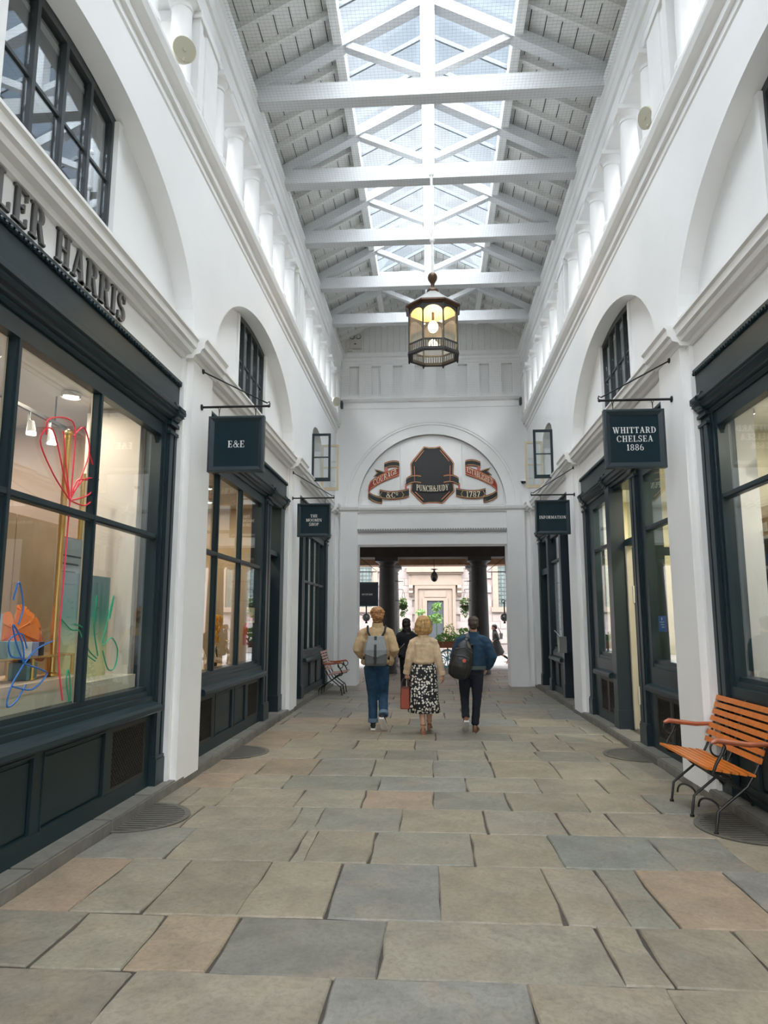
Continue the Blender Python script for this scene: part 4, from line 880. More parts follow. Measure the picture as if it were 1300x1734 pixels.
# ================================================================ SLAB-SERIF LETTERING (strokes laid out as solid pieces)
TK, TN, SH = .17, .065, .06
def _ring(cx, cy, rx, ry, a0, a1, tx, ty, n=18):
    out = []
    for k in range(n):
        p = []
        for a, inner in ((a0 + (a1 - a0) * k / n, 0), (a0 + (a1 - a0) * (k + 1) / n, 0), (a0 + (a1 - a0) * (k + 1) / n, 1), (a0 + (a1 - a0) * k / n, 1)):
            a = radians(a); p.append((cx + (rx - tx * inner) * cos(a), cy + (ry - ty * inner) * sin(a)))
        out.append(p)
    return out
def _bar(x0, x1, y0, y1): return [[(x0, y0), (x1, y0), (x1, y1), (x0, y1)]]
def _diag(x0, y0, x1, y1, w): return [[(x0 - w / 2, y0), (x0 + w / 2, y0), (x1 + w / 2, y1), (x1 - w / 2, y1)]]
def _ser(x, y, w=.30): return _bar(x - w / 2, x + w / 2, y - (SH if y > .5 else 0), y + (0 if y > .5 else SH))
def _stem(x, t=TK, b=True, tp=True, w=None): return _bar(x - t / 2, x + t / 2, 0, 1) + (_ser(x, 0, w or t + .16) if b else []) + (_ser(x, 1, w or t + .16) if tp else [])
GL = {
 'I': (.40, _stem(.20)), 'L': (.70, _stem(.20) + _bar(.2, .66, 0, .06) + _bar(.60, .66, 0, .28)),
 'E': (.72, _stem(.20) + _bar(.2, .66, 0, .06) + _bar(.2, .64, .94, 1) + _bar(.2, .52, .47, .53) + _bar(.60, .66, 0, .26) + _bar(.58, .64, .76, 1) + _bar(.46, .52, .38, .62)),
 'F': (.68, _stem(.20) + _bar(.2, .64, .94, 1) + _bar(.2, .52, .47, .53) + _bar(.58, .64, .74, 1) + _bar(.46, .52, .38, .62)),
 'H': (.86, _stem(.20) + _stem(.66) + _bar(.2, .66, .47, .53)), 'T': (.74, _bar(.285, .455, 0, 1) + _ser(.37, 0, .34) + _bar(.04, .70, .94, 1) + _bar(.04, .10, .72, 1) + _bar(.64, .70, .72, 1)),
 'P': (.72, _stem(.20) + _ring(.40, .73, .28, .27, -90, 90, .15, .06) + _bar(.2, .42, .94, 1) + _bar(.2, .42, .46, .52)),
 'R': (.80, _stem(.20) + _ring(.40, .74, .27, .26, -90, 90, .15, .06) + _bar(.2, .42, .94, 1) + _bar(.2, .42, .48, .54) + _diag(.64, 0.02, .46, .50, .16) + _bar(.56, .80, 0, .06)),
 'B': (.76, _stem(.20) + _ring(.40, .75, .26, .25, -90, 90, .15, .06) + _ring(.40, .27, .31, .27, -90, 90, .16, .06) + _bar(.2, .42, .94, 1) + _bar(.2, .42, .49, .54) + _bar(.2, .42, 0, .06)),
 'D': (.82, _stem(.20) + _ring(.36, .5, .41, .5, -90, 90, .17, .06) + _bar(.2, .38, .94, 1) + _bar(.2, .38, 0, .06)),
 'A': (.82, _diag(.13, 0, .40, 1, .065) + _diag(.66, 0, .42, 1, .17) + _bar(.2, .62, .30, .36) + _ser(.14, 0, .24) + _ser(.66, 0, .32)),
 'M': (1.02, _stem(.16, .07, w=.24) + _stem(.84, TK) + _diag(.48, .08, .20, 1, .16) + _diag(.48, .08, .78, 1, .06)),
 'N': (.88, _stem(.17, .07, w=.26) + _stem(.70, .07, w=.26) + _diag(.68, 0, .19, 1, .17)),
 'O': (.86, _ring(.43, .5, .40, .515, 0, 360, .16, .055, 30)), 'C': (.80, _ring(.43, .5, .40, .515, 40, 322, .16, .055, 24) + _bar(.68, .74, .66, .98)),
 'G': (.86, _ring(.43, .5, .40, .515, 42, 345, .16, .055, 24) + _bar(.62, .79, 0.02, .44) + _bar(.54, .86, .40, .46) + _bar(.69, .75, .68, .98)),
 'S': (.66, _ring(.33, .745, .26, .27, 30, 262, .14, .065) + _ring(.33, .265, .28, .28, -150, 85, .15, .065) + _diag(.44, .44, .22, .56, .14) + _bar(.52, .58, .72, .98) + _bar(.06, .12, .02, .30)),
 'U': (.84, _bar(.12, .28, .34, 1) + _ser(.20, 1, .32) + _bar(.62, .69, .34, 1) + _ser(.655, 1, .26) + _ring(.405, .34, .285, .355, 180, 360, .12, .08)),
 'W': (1.14, _diag(.36, 0, .14, 1, .16) + _diag(.36, 0, .56, .96, .06) + _diag(.76, 0, .54, 1, .16) + _diag(.78, 0, .98, 1, .06) + _ser(.14, 1, .30) + _ser(.98, 1, .24) + _ser(.54, 1, .26)),
 'Y': (.80, _bar(.32, .48, 0, .45) + _ser(.40, 0, .32) + _diag(.38, .42, .14, 1, .16) + _diag(.44, .42, .66, 1, .065) + _ser(.14, 1, .28) + _ser(.67, 1, .24)),
 'J': (.60, _bar(.30, .46, .2, 1) + _ser(.38, 1, .34) + _ring(.26, .2, .20, .22, 200, 360, .12, .08)),
 '&': (.92, _ring(.40, .77, .20, .25, 0, 360, .08, .055, 20) + _ring(.36, .27, .31, .29, 0, 360, .13, .06, 24) + _diag(.78, 0.02, .28, .72, .15) + _diag(.62, .25, .80, .52, .06) + _bar(.68, .92, .48, .54) + _bar(.72, .92, 0, .06)),
 '1': (.50, _bar(.19, .34, 0, 1) + _ser(.265, 0, .38) + _diag(.14, .80, .24, 1, .08)), '7': (.64, _bar(.06, .60, .90, 1) + _diag(.24, 0, .52, .94, .15) + _bar(.06, .12, .70, 1)),
 '8': (.68, _ring(.34, .75, .25, .26, 0, 360, .12, .055, 20) + _ring(.34, .26, .29, .275, 0, 360, .14, .06, 22)),
 '6': (.68, _ring(.34, .30, .29, .31, 0, 360, .14, .055, 22) + _ring(.46, .40, .41, .60, 100, 190, .15, .06, 10)),
 'º': (.44, _ring(.22, .78, .18, .22, 0, 360, .07, .05, 16) + _bar(.06, .38, .46, .51)), ' ': (.38, []), 'x': (.5, [])}
def text_width(t, h, sp=.06): return sum((GL[c][0] + sp) * h for c in t) - sp * h
def text_quads(t, h, sp=.06, sx=1.0):
    x = 0; out = []
    for c in t:
        wd, q = GL[c]
        out.append([[((x + px * h) * sx, py * h) for px, py in p] for p in q]); x += (wd + sp) * h
    W = (x - sp * h) * sx
    return [[[(px - W / 2, py) for px, py in p] for p in g] for g in out], W
def text_mesh(t, h, O, U, V, Nn, th=.004, sp=.06, sx=1.0, warp=None):
    """one MB with the whole line: centre-bottom at O, along U, up V, raised along Nn"""
    O = Vector(O); U = Vector(U); V = Vector(V); Nn = Vector(Nn); m = MB()
    gl, W = text_quads(t, h, sp, sx)
    for g in gl:
        for i, p in enumerate(g):
            if warp: p = [warp(*q) for q in p]
            e = .0004 * (i % 3)
            vs = [O + U * a + V * b_ for a, b_ in p] + [O + U * a + V * b_ + Nn * (th + e) for a, b_ in p]
            m.add(vs, [(3, 2, 1, 0), (4, 5, 6, 7), (0, 1, 5, 4), (1, 2, 6, 5), (2, 3, 7, 6), (3, 0, 4, 7)])
    return m
# ================================================================ HANGING SIGNS ON THE PIERS
def sign(s, y, zt, zb, w_, lines, h, label, blabel, zrod, ztop):
    x0 = 2.55
    b = thing('sign_bracket', blabel, 'bracket', (s * x0, y, zrod), 0, 'sign brackets on the pillars')
    L_ = 0.76
    MB().tube([(0, 0, 0), (-s * L_, 0, 0)], .013, 10).ell((-s * L_, 0, 0.0), (.018, .018, .018), 8, 6).build('arm', IRON, b)
    MB().lathe([(.035, 0), (.035, .012), (.018, .02)], 12).map(lambda x, y_, z: (-s * z, x, y_)).build('wall_plate', IRON, b)
    MB().tube([(0, 0, ztop - zrod), (-s * (L_ - .02), 0, .035), (-s * (L_ + .005), 0, .05), (-s * (L_ + .012), 0, .02), (-s * (L_ - .005), 0, 0)], .008, 8).build('stay_rod', IRON, b)
    MB().lathe([(.03, 0), (.03, .012), (.016, .02)], 12).map(lambda x, y_, z: (-s * z, x, y_ + ztop - zrod)).build('stay_plate', IRON, b)
    xc = -s * (.10 + w_ / 2)
    t = thing('hanging_sign', label, 'sign', (s * x0 + xc, y, (zt + zb) / 2), 0, 'square hanging shop signs')
    hw = w_ / 2; hh = (zt - zb) / 2; fr = .062
    MB().box(-hw + fr, hw - fr, -.012, .012, -hh + fr, hh - fr).build('panel', SIGNB, t)
    m = MB()   # mitred, bevelled frame on both faces
    for (a, c) in (((-hw, -hh), (hw, -hh)), ((hw, -hh), (hw, hh)), ((hw, hh), (-hw, hh)), ((-hw, hh), (-hw, -hh))):
        def inn(p, d): return (p[0] - d * (1 if p[0] > 0 else -1), p[1] - d * (1 if p[1] > 0 else -1))
        pts = []
        for p in (a, c):
            o_ = p; md = inn(p, .022); i_ = inn(p, fr)
            pts.append([(o_[0], -.035, o_[1]), (md[0], -.04, md[1]), (i_[0], -.016, i_[1]), (i_[0], .016, i_[1]), (md[0], .04, md[1]), (o_[0], .035, o_[1])])
        m.loft(pts)
    m.build('frame', mat('sign_frame_blue', (0.016, 0.032, 0.042), .35), t)
    tot = len(lines) * h + (len(lines) - 1) * h * .42
    for k, ln in enumerate(lines):
        z = tot / 2 - h - k * h * 1.42
        text_mesh(ln, h, (0, -.0125, z), (1, 0, 0), (0, 0, 1), (0, -1, 0), .003, .07).build('lettering', LETTERW, t)
        text_mesh(ln, h, (0, .0125, z), (-1, 0, 0), (0, 0, 1), (0, 1, 0), .003, .07).build('lettering', LETTERW, t)
    for q in (-1, 1):
        zz = zrod - (zt + zb) / 2
        MB().tube([(q * hw * .66 + .012 * cos(a), 0, zz - .012 + .02 * sin(a)) for a in [2 * pi * k / 10 for k in range(10)]], .004, 6, True).tube([(q * hw * .66, .009 * cos(a), zz - .048 + .02 * sin(a)) for a in [2 * pi * k / 10 for k in range(10)]], .004, 6, True).tube([(q * hw * .66, 0, hh), (q * hw * .66, 0, zz - .066)], .005, 6).build('hook', IRON, t)
sign(-1, 7.40, 3.87, 3.245, .62, ['E&E'], .075, 'square dark blue sign with three white characters, hung from the nearest left pillar', 'black iron bracket on the nearest left pillar', 3.985, 4.40)
sign(1, 7.40, 3.86, 3.225, .63, ['WHITTARD', 'CHELSEA', '1886'], .066, 'square dark blue sign with three lines ending in 1886, on the nearest right pillar', 'black iron bracket on the nearest right pillar', 3.97, 4.40)
sign(-1, 12.6, 3.755, 3.145, .61, ['THE', 'MOOMIN', 'SHOP'], .054, 'square dark blue sign with three small lines ending in SHOP, second left pillar', 'black iron bracket on the second left pillar', 3.86, 4.34)
sign(1, 12.6, 3.77, 3.155, .61, ['INFORMATION'], .052, 'square dark blue sign reading INFORMATION on the second right pillar', 'black iron bracket on the second right pillar', 3.87, 4.36)
# raised shop name on the left fascia
t = thing('shop_lettering', 'large dark raised serif lettering on the white wall above the nearest left shop', 'lettering', (-2.655, 4.0, 4.175), 0)
LMT = mat('letter_grey', (0.12, 0.12, 0.12), .35); LEDGE = mat('letter_edge', (0.02, 0.02, 0.022), .4)
word = 'MILLER HARRIS'; hL = .235
wtot = text_width(word, hL, .10); yend = 5.60; pos = yend - wtot
for ch in word:
    if ch != ' ':
        wd = GL[ch][0] * hL
        lo = text_mesh(ch, hL, (0, 0, 0), (0, 1, 0), (0, 0, 1), (1, 0, 0), .022).build('letter', LMT, t, (0, pos + wd / 2 - 4.0, 0))
        bk = text_mesh(ch, hL * 1.03, (0, 0, -hL * .015), (0, 1, 0), (0, 0, 1), (1, 0, 0), .014, sx=1.0).build('letter_edge', LEDGE, lo)
    pos += (GL[ch][0] + .10) * hL

# ================================================================ LANTERN
lan = thing('lantern', 'octagonal copper and glass lantern lit warm, hanging mid-hall from a white rod', 'lantern', (0.045, 10.42, 5.66))
COP = mat('dark_copper', (0.10, 0.055, 0.032), .42, .6, nz=(10, .3)); COPL = mat('lantern_iron', (0.035, 0.034, 0.032), .45, .4); TOPG = mat('lantern_roof_grey', (0.28, 0.275, 0.26), .5, nz=(6, .2))
RR = .405; oc = lambda r, z, ph=pi / 8: [(r * cos(2 * pi * k / 8 + ph), r * sin(2 * pi * k / 8 + ph), z) for k in range(8)]
MB().tube([(0, 0, 1.39), (0, 0, 4.0)], .019, 12).build('suspension_rod', WHITE2, lan, smooth=True)
for z in (1.95, 3.1, 3.75): MB().lathe([(.02, -.05), (.036, -.03), (.042, 0), (.036, .03), (.02, .05)], 14, (0, 0, z)).build('rod_knuckle', WHITE2, lan, smooth=True)
MB().lathe([(.02, 1.40), (.045, 1.39), (.068, 1.36), (.077, 1.32), (.070, 1.28), (.05, 1.248), (.034, 1.22), (.028, 1.19), (.032, 1.16), (.05, 1.14), (.085, 1.11), (.098, 1.08), (.098, 1.055)], 18).build('ball_finial', COP, lan, smooth=True)
m = MB(); m.loft([oc(.095, 1.06), oc(.14, 1.02), oc(.26, .93), oc(RR + .035, .80), oc(RR + .04, .785)]); m.build('roof', TOPG, lan)
m = MB(); m.loft([oc(RR + .045, .79), oc(RR + .05, .765), oc(RR + .02, .745), oc(RR + .005, .73), oc(RR - .02, .73), oc(RR - .02, .79)]); m.build('eaves_band', COP, lan)
m = MB(); m.loft([oc(RR - .03, .735), oc(RR - .03, .745), oc(.1, .98), oc(.095, .97)]); m.build('reflector', mat('gilt_inside', (.72, .56, .34), .4), lan)
P8 = oc(RR - .005, 0)
for k in range(8):
    a = Vector(P8[k]); b_ = Vector(P8[(k + 1) % 8]); d = (b_ - a); Lg = d.length; d.normalize(); nrm = Vector((-d.y, d.x, 0))
    if nrm.dot(a) < 0: nrm = -nrm
    f = MB(); f.tube([(a.x, a.y, .03), (a.x, a.y, .74)], .014, 6); f.build('post', COPL, lan)
    m = MB(); n = 12; z0, z1 = .56, .74     # arched spandrel
    for q in range(n):
        u0, u1 = q / n, (q + 1) / n
        arch = lambda u: .575 + .125 * sqrt(max(0, 1 - (2 * u - 1) ** 2))
        vs = []
        for off in (0, -.014):
            for u, z in ((u0, arch(u0)), (u1, arch(u1)), (u1, z1), (u0, z1)):
                p = a + d * (Lg * u) + nrm * off; vs.append((p.x, p.y, z))
        m.add(vs, [(0, 1, 2, 3), (4, 7, 6, 5), (0, 4, 5, 1)])
    m.build('arched_head', COPL, lan)
    m = MB(); pa = a + d * .012 - nrm * .006; pb = b_ - d * .012 - nrm * .006
    m.add([(p.x + nrm.x * o_, p.y + nrm.y * o_, z) for o_ in (0, -.004) for p, z in ((pa, .16), (pb, .16), (pb, .72), (pa, .72))], [(0, 1, 2, 3), (4, 7, 6, 5), (0, 4, 5, 1), (1, 5, 6, 2), (2, 6, 7, 3), (3, 7, 4, 0)])
    m.build('pane', MATS.get('lantern_glass') or glass_mat('lantern_glass', (1, .97, .92), .7, .05), lan)
    m = MB(); m.beam(a + Vector((0, 0, .16)), b_ + Vector((0, 0, .16)), .016, .022)
    for q in range(1, 8):
        p = a + d * (Lg * q / 8); m.tube([(p.x, p.y, .035), (p.x, p.y, .155)], .0075, 5)
    stuff(m.build('balustrade', COPL, lan))
    m = MB(); e1 = a * 1.05; e2 = b_ * 1.05; i1 = a * .86; i2 = b_ * .86
    m.add([(p.x, p.y, z) for z in (-.005, .035) for p in (e1, e2, i2, i1)], [(0, 1, 2, 3), (4, 7, 6, 5), (0, 4, 5, 1), (2, 6, 7, 3)])
    m.build('base_rim', COPL, lan)
    MB().lathe([(.004, -.04), (.012, -.03), (.014, -.01), (.02, 0)], 8, (a.x * 1.02, a.y * 1.02, 0)).build('drop_knob', COPL, lan)
MB().tube([(0, 0, .96), (0, 0, .60)], .02, 8).build('lamp_holder', COP, lan)
MB().ell((0, 0, .50), (.075, .075, .09), 16, 12).build('lit_bulb', mat('bulb_glow', (1, 1, 1), .5, emit=((1, .76, .40), 60)), lan, smooth=True)

# ================================================================ FOLDING BENCHES
def bench(name, label, loc, rz, W, wood, arm, dark=IRON, scale=1.0):
    """local: x along the seat (0..W), y forward (front at +y), built on three folding iron frames"""
    t = thing(name, label, 'bench', loc, rz)
    prof_y = [(.40, .500), (.335, .488), (.27, .477), (.205, .467), (.14, .459), (.075, .453)]
    for k, (y_, z) in enumerate(prof_y):
        MB().obox((W / 2, y_, z), (W, .052, .017), Matrix.Rotation(.17, 3, 'X')).build('seat_slat', wood, t)
    bk = [(.0 - .062 * k * .34, .56 + .062 * k) for k in range(7)]
    for (y_, z) in bk: MB().obox((W / 2, y_, z), (W, .016, .047), Matrix.Rotation(.33, 3, 'X')).build('back_slat', wood, t)
    for x in (.05, W / 2, W - .05):
        f = MB()
        # leg from the front foot up to the back rest
        f.tube([(x, .36, .012), (x, .335, .17), (x, .30, .20), (x, .10, .36), (x, .03, .47), (x, -.015, .56), (x, -.150, .965)], .0115, 8)
        f.tube([(x, .36, .0), (x, .36, .02)], .019, 8)
        f.build('front_leg', dark, t, smooth=True)
        f = MB()
        f.tube([(x + .022, -.17, .012), (x + .022, -.15, .12), (x + .022, -.08, .20), (x + .022, .16, .35), (x + .022, .24, .43), (x + .022, .40, .49)], .0115, 8)
        f.tube([(x + .022, -.17, 0.0), (x + .022, -.17, .02)], .019, 8)
        f.build('rear_leg', dark, t, smooth=True)
        f = MB(); f.tube([(x + .01, .075, .448), (x + .01, .20, .462), (x + .01, .40, .492)], .009, 6); f.build('seat_bearer', dark, t)
    for xa, xb in ((.05, W / 2), (W / 2, W - .05)):    # arched braces between the feet
        pts = [(xa + (xb - xa) * (1 - cos(pi * k / 10)) / 2 * .9 + .0, .34 - .02, .185 - .0 + .05 * sin(pi * k / 10) - .09 * (k / 10) ** 2) for k in range(11)]
        MB().tube(pts, .009, 6).build('arched_brace', dark, t, smooth=True)
    MB().tube([(.05, .14, .33), (W - .05, .14, .33)], .007, 6).tube([(.05, -.06, .22), (W - .05, -.06, .22)], .007, 6).build('cross_rod', dark, t)
    for x in (-.005, W + .005):
        MB().tube([(x, -.07, .69), (x, .08, .685), (x, .22, .70), (x, .33, .715), (x, .375, .695)], [.017, .021, .022, .022, .014], 10).build('armrest', arm, t, smooth=True)
        ring_ = [(x, .325 + .058 * cos(radians(75 - 330 * k / 16)), .652 + .058 * sin(radians(75 - 330 * k / 16))) for k in range(17)]
        MB().tube(ring_, .0085, 8).build('arm_scroll', dark, t, smooth=True)
        MB().tube([(x, .275, .672), (x, .295, .62), (x, .345, .54), (x, .375, .47), (x, .35, .44), (x, .26, .42)], .013, 8).build('arm_support', dark, t, smooth=True)
    return t
# right bench faces the hall (local +y -> world -x): rotate by +90 deg
bench('folding_bench', 'orange slatted folding bench on a black iron frame, beside the nearest right pillar', (2.53, 5.90, 0.0), radians(90), 1.13, WOOD, WOODARM)
bench('folding_bench', 'weathered pinkish slatted folding bench near the end wall on the left', (-2.38, 16.78, 0.0), radians(-90), .92, WOODW, WOODARM)

# ================================================================ DRAINS
for k, (x, y, sd, lb) in enumerate(((-2.55, 6.13, -1, 'round iron drain grate by the left kerb nearest the camera'), (2.55, 6.14, 1, 'round iron drain grate under the orange bench'), (-2.55, 9.1, -1, 'round drain grate by the left kerb beyond the first pillar'), (2.55, 9.25, 1, 'round drain grate by the right kerb beyond the first pillar'))):
    t = thing('drain_grate', lb, 'grate', (x, y, 0.001), 0, 'drain grates along the kerbs')
    R_ = .46; GR = mat('grate_stone', (.13, .12, .10), .6, nz=(20, .3))
    half = [(-sd * R_ * cos(a), R_ * sin(a)) for a in [pi / 2 - pi * q / 24 for q in range(25)]]
    MB().prism([(px, py) for px, py in half], 2, 0, .003).build('sump', mat('grate_gap', (.03, .028, .025), .9), t)
    m = MB()
    for q in range(24):
        (x0, y0), (x1, y1) = half[q], half[q + 1]; f_ = .90
        m.add([(px, py, z) for z in (0, .007) for px, py in ((x0, y0), (x1, y1), (x1 * f_, y1 * f_), (x0 * f_, y0 * f_))], [(4, 5, 6, 7), (0, 1, 5, 4), (2, 3, 7, 6)])
    m.build('rim', GR, t)
    for q in range(13):
        yy = -.36 + .06 * q; xx = sqrt((R_ * .92) ** 2 - yy * yy)
        a, b_ = sorted((-sd * .004, -sd * xx)); MB().box(a, b_, yy - .016, yy + .016, 0, .0065).build('bar', GR, t)

# ================================================================ PUB EMBLEM ON THE LUNETTE (flat painted boards; the two puppet figures are left out)
EY = E0 + .09
em = thing('pub_emblem', 'painted octagonal board with red and gold ribbons in the end wall lunette', 'sign', (0.03, EY, 5.47))
INK = mat('emblem_black', (.018, .018, .020), .5); RED = mat('emblem_red', (.42, .035, .022), .5, nz=(6, .5)); GOLD = mat('emblem_gold', (.85, .56, .22), .5); PINKE = mat('emblem_pink', (.62, .16, .12), .5)
CREAME = mat('emblem_cream', (.88, .80, .60), .5)
def flat(pts, y0, y1): return MB().prism(pts, 1, y0, y1)
oct_ = [(x * 1.02, z * 1.02) for x, z in [(-.20, .74), (-.08, .715), (.08, .715), (.20, .74), (.50, .37), (.545, .29), (.53, .10), (.53, -.26), (.545, -.42), (.50, -.47), (.24, -.74), (.10, -.715), (-.10, -.715), (-.24, -.74), (-.50, -.47), (-.545, -.42), (-.53, -.26), (-.53, .10), (-.545, .29), (-.50, .37)]]
flat([(x * 1.05, z * 1.04) for x, z in oct_], -.010, 0).build('board_edge', RED, em)
flat([(x * 1.02, z * 1.015) for x, z in oct_], -.014, -.006).build('gold_line', GOLD, em)
flat(oct_, -.018, -.008).build('board_face', INK, em)
for (a, b_) in (((-.21, .66), (-.45, .36)), ((.21, .66), (.45, .36)), ((-.45, -.45), (-.24, -.66)), ((.45, -.45), (.24, -.66)), ((-.47, .24), (-.46, -.22)), ((.47, .24), (.46, -.22))):
    a = (a[0] * 1.02, a[1] * 1.02); b_ = (b_[0] * 1.02, b_[1] * 1.02)
    MB().beam((a[0], -.021, a[1]), (b_[0], -.021, b_[1]), .012, .038, (0, 1, 0)).build('scroll_strip', PINKE, em)
    MB().beam((a[0] * .985, -.024, a[1] * .985), (b_[0] * .985, -.024, b_[1] * .985), .006, .008, (0, 1, 0)).build('gold_strip', GOLD, em)
def ribbon(path, w_, face, y, nm='ribbon'):
    """flat ribbon following path (x,z), vertical width w_, with gold lines near both edges"""
    def strip(o0, o1, yy, mm, n_):
        m = MB()
        for (x0, z0), (x1, z1) in zip(path[:-1], path[1:]):
            m.add([(x, yy + dy, z + o) for dy in (0, .004) for (x, z), o in (((x0, z0), o0), ((x1, z1), o0), ((x1, z1), o1), ((x0, z0), o1))], [(0, 1, 2, 3), (4, 7, 6, 5), (0, 4, 5, 1), (2, 6, 7, 3), (1, 5, 6, 2), (0, 3, 7, 4)])
        return m.build(n_, mm, em)
    strip(-.014, w_ + .014, y, RED, 'ribbon_edge'); strip(0, w_, y - .005, face, nm); strip(.012, .022, y - .009, GOLD, 'gold_strip'); strip(w_ - .022, w_ - .012, y - .009, GOLD, 'gold_strip')
for q in (-1, 1):
    arc = lambda pts: [(q * x, z) for x, z in pts]
    # ribbon running out from behind the board: raised crest, fold, lower band, outer fold, slanting band, curled end
    ribbon(arc([(.30, -.22), (.42, -.20), (.55, -.21), (.64, -.25), (.70, -.30)]), .20, INK, -.030)
    ribbon(arc([(.68, -.56), (.705, -.57), (.73, -.58)]), .33, PINKE, -.026)
    ribbon(arc([(.62, -.58), (.78, -.62), (.95, -.645), (1.10, -.65), (1.25, -.635), (1.40, -.60)]), .21, INK, -.034)
    ribbon(arc([(1.34, -.765), (1.45, -.74), (1.58, -.69), (1.70, -.61)]), .17, INK, -.030)
    ribbon(arc([(1.33, -.74), (1.40, -.70)]), .30, PINKE, -.026)
    ribbon(arc([(1.705, -.62), (1.70, -.50), (1.65, -.38), (1.52, -.28), (1.36, -.19), (1.18, -.11), (1.02, -.05), (.88, .0)]), .215, RED, -.036)
    ribbon(arc([(.875, .17), (.885, .22), (.95, .24), (1.05, .245), (1.15, .23), (1.28, .18)]), .15, INK, -.030)
    ribbon(arc([(1.19, .05), (1.27, .03)]), .20, PINKE, -.028)
    flat(arc([(1.20, .02), (1.28, .10), (1.40, .14), (1.55, .18), (1.47, .08), (1.58, -.03), (1.38, -.02), (1.28, -.03)]), -.034, -.030).build('ribbon_tail', INK, em)
    MB().tube([(q * 1.28, -.037, .085), (q * 1.53, -.037, .165), (q * 1.45, -.037, .08), (q * 1.55, -.037, -.015)], .006, 5).build('gold_line', GOLD, em)
text_mesh('PUNCH&JUDY', .155, (0, -.046, -.45), (1, 0, 0), (0, 0, 1), (0, -1, 0), .004, .03, .66, lambda a, b_: (a, b_ + .05 * (a / .5) ** 2)).build('lettering', CREAME, em)
flat([(-.50, -.42), (-.3, -.46), (0, -.48), (.3, -.46), (.50, -.42), (.50, -.19), (.3, -.25), (0, -.27), (-.3, -.25), (-.50, -.19)], -.044, -.036).build('name_band', INK, em)
text_mesh('&Cº', .145, (-1.07, -.046, -.61), (1, 0, 0), (0, 0, 1), (0, -1, 0), .004, .04).build('lettering', CREAME, em)
text_mesh('1787', .145, (1.07, -.046, -.61), (1, 0, 0), (0, 0, 1), (0, -1, 0), .004, .04).build('lettering', CREAME, em)
for q in (-1, 1):
    for o in (-.27, .26):
        MB().tube([(q * 1.07 + o, -.044, -.45), (q * 1.07 + o + (-.05 if o < 0 else .05), -.044, -.53), (q * 1.07 + o, -.044, -.61)], .006, 5).build('chevron', GOLD, em)
def wl(a, b_): return (-1.255 + a * .90, -.108 + .46 * a + b_)      # COURAGE climbs along the slanting ribbon
def wr(a, b_): return (1.255 + a * .90, -.108 - .46 * a + b_)
text_mesh('COURAGE', .145, (0, -.048, 0), (1, 0, 0), (0, 0, 1), (0, -1, 0), .004, .03, .84, wl).build('lettering', CREAME, em)
text_mesh('ESTABLISHED', .14, (0, -.048, 0), (1, 0, 0), (0, 0, 1), (0, -1, 0), .004, .02, .68, wr).build('lettering', CREAME, em)

# ================================================================ SMALL FITTINGS
def speaker(x, y, z, face, label):
    t = thing('round_speaker', label, 'speaker', (x, y, z), 0, 'round cream speakers on the galleries')
    M = Vector((0, 0, 1)).rotation_difference(Vector(face)).to_matrix()
    MB().map(lambda *p: p)
    MB().lathe([(.06, -.14), (.10, -.10), (.118, 0), (.118, .02)], 20).map(lambda *p: M @ Vector(p)).build('body', mat('cream_shell', (.72, .69, .58), .5), t, smooth=True)
    MB().lathe([(.112, .02), (.112, .026), (.02, .026), (.018, .032)], 20).map(lambda *p: M @ Vector(p)).build('front_grille', mat('speaker_grille', (.42, .40, .31), .6), t)
    MB().tube([Vector((0, 0, -.1)), M @ Vector((0, 0, -.12)) + Vector((0, 0, -.0)), M @ Vector((0, 0, -.16))], .015, 6).build('mount', MATS['cream_shell'], t)
speaker(-2.36, 5.92, 6.98 + .13, (.62, -.75, -.35), 'round cream speaker on the left gallery pier nearest the camera')
speaker(2.40, 7.20, 7.03 + .1, (-.95, -.30, -.35), 'round cream speaker on the right gallery ledge')
speaker(-2.40, 17.2, 7.16, (.7, -.7, -.3), 'small round cream speaker at the end of the left gallery')
t = thing('emergency_light', 'cream emergency light box with two round heads on the end gable', 'lamp', (-2.03, 18.24, 8.98))
MB().box(-.17, .17, -.05, .06, 0, .25).build('box', mat('beige_plastic', (.62, .60, .52), .5), t); MB().box(-.22, -.08, -.03, .06, -.06, 0).box(-.18, .18, -.06, .0, -.015, .0).build('base_tray', MATS['beige_plastic'], t)
for q in (-1, 1):
    h = MB().lathe([(.03, 0), (.065, .02), (.07, .06), (.06, .07)], 16).map(lambda x, y, z: (x + q * .09, -z + .02, y + .33)).build('lamp_head', mat('dark_rim', (.10, .10, .095), .4), t)
    MB().lathe([(.055, 0), (.055, .004)], 16).map(lambda x, y, z: (x + q * .09, -z - .048, y + .33)).build('lens', mat('pale_lens', (.7, .7, .66), .3), h)
MB().box(-.03, .03, -.053, -.05, .10, .13).build('badge', IRON, t)
for q, lb in ((-1, 'small dark sensor box on the left end corner below the frieze'), (1, 'small dark sensor box on the right end corner below the frieze')):
    t = thing('sensor_box', lb, 'sensor', (q * 2.42, 18.26, 7.38), 0, 'sensor boxes at the end corners'); MB().box(-.06, .06, -.08, .08, -.07, .09).build('body', mat('sensor_grey', (.06, .075, .085), .4), t); MB().box(-.05, .05, -.05, .08, .09, .12).build('cap', MATS['sensor_grey'], t)
    MB().tube([(q * .03, .07, -.07), (q * .03, .06, -.3), (q * .05, .08, -.6)], .012, 6).build('cable', mat('grey_cable', (.45, .44, .42), .5), t)
t = thing('dome_camera', 'small white dome security camera on the right of the end wall', 'camera', (2.40, 18.22, 5.22))
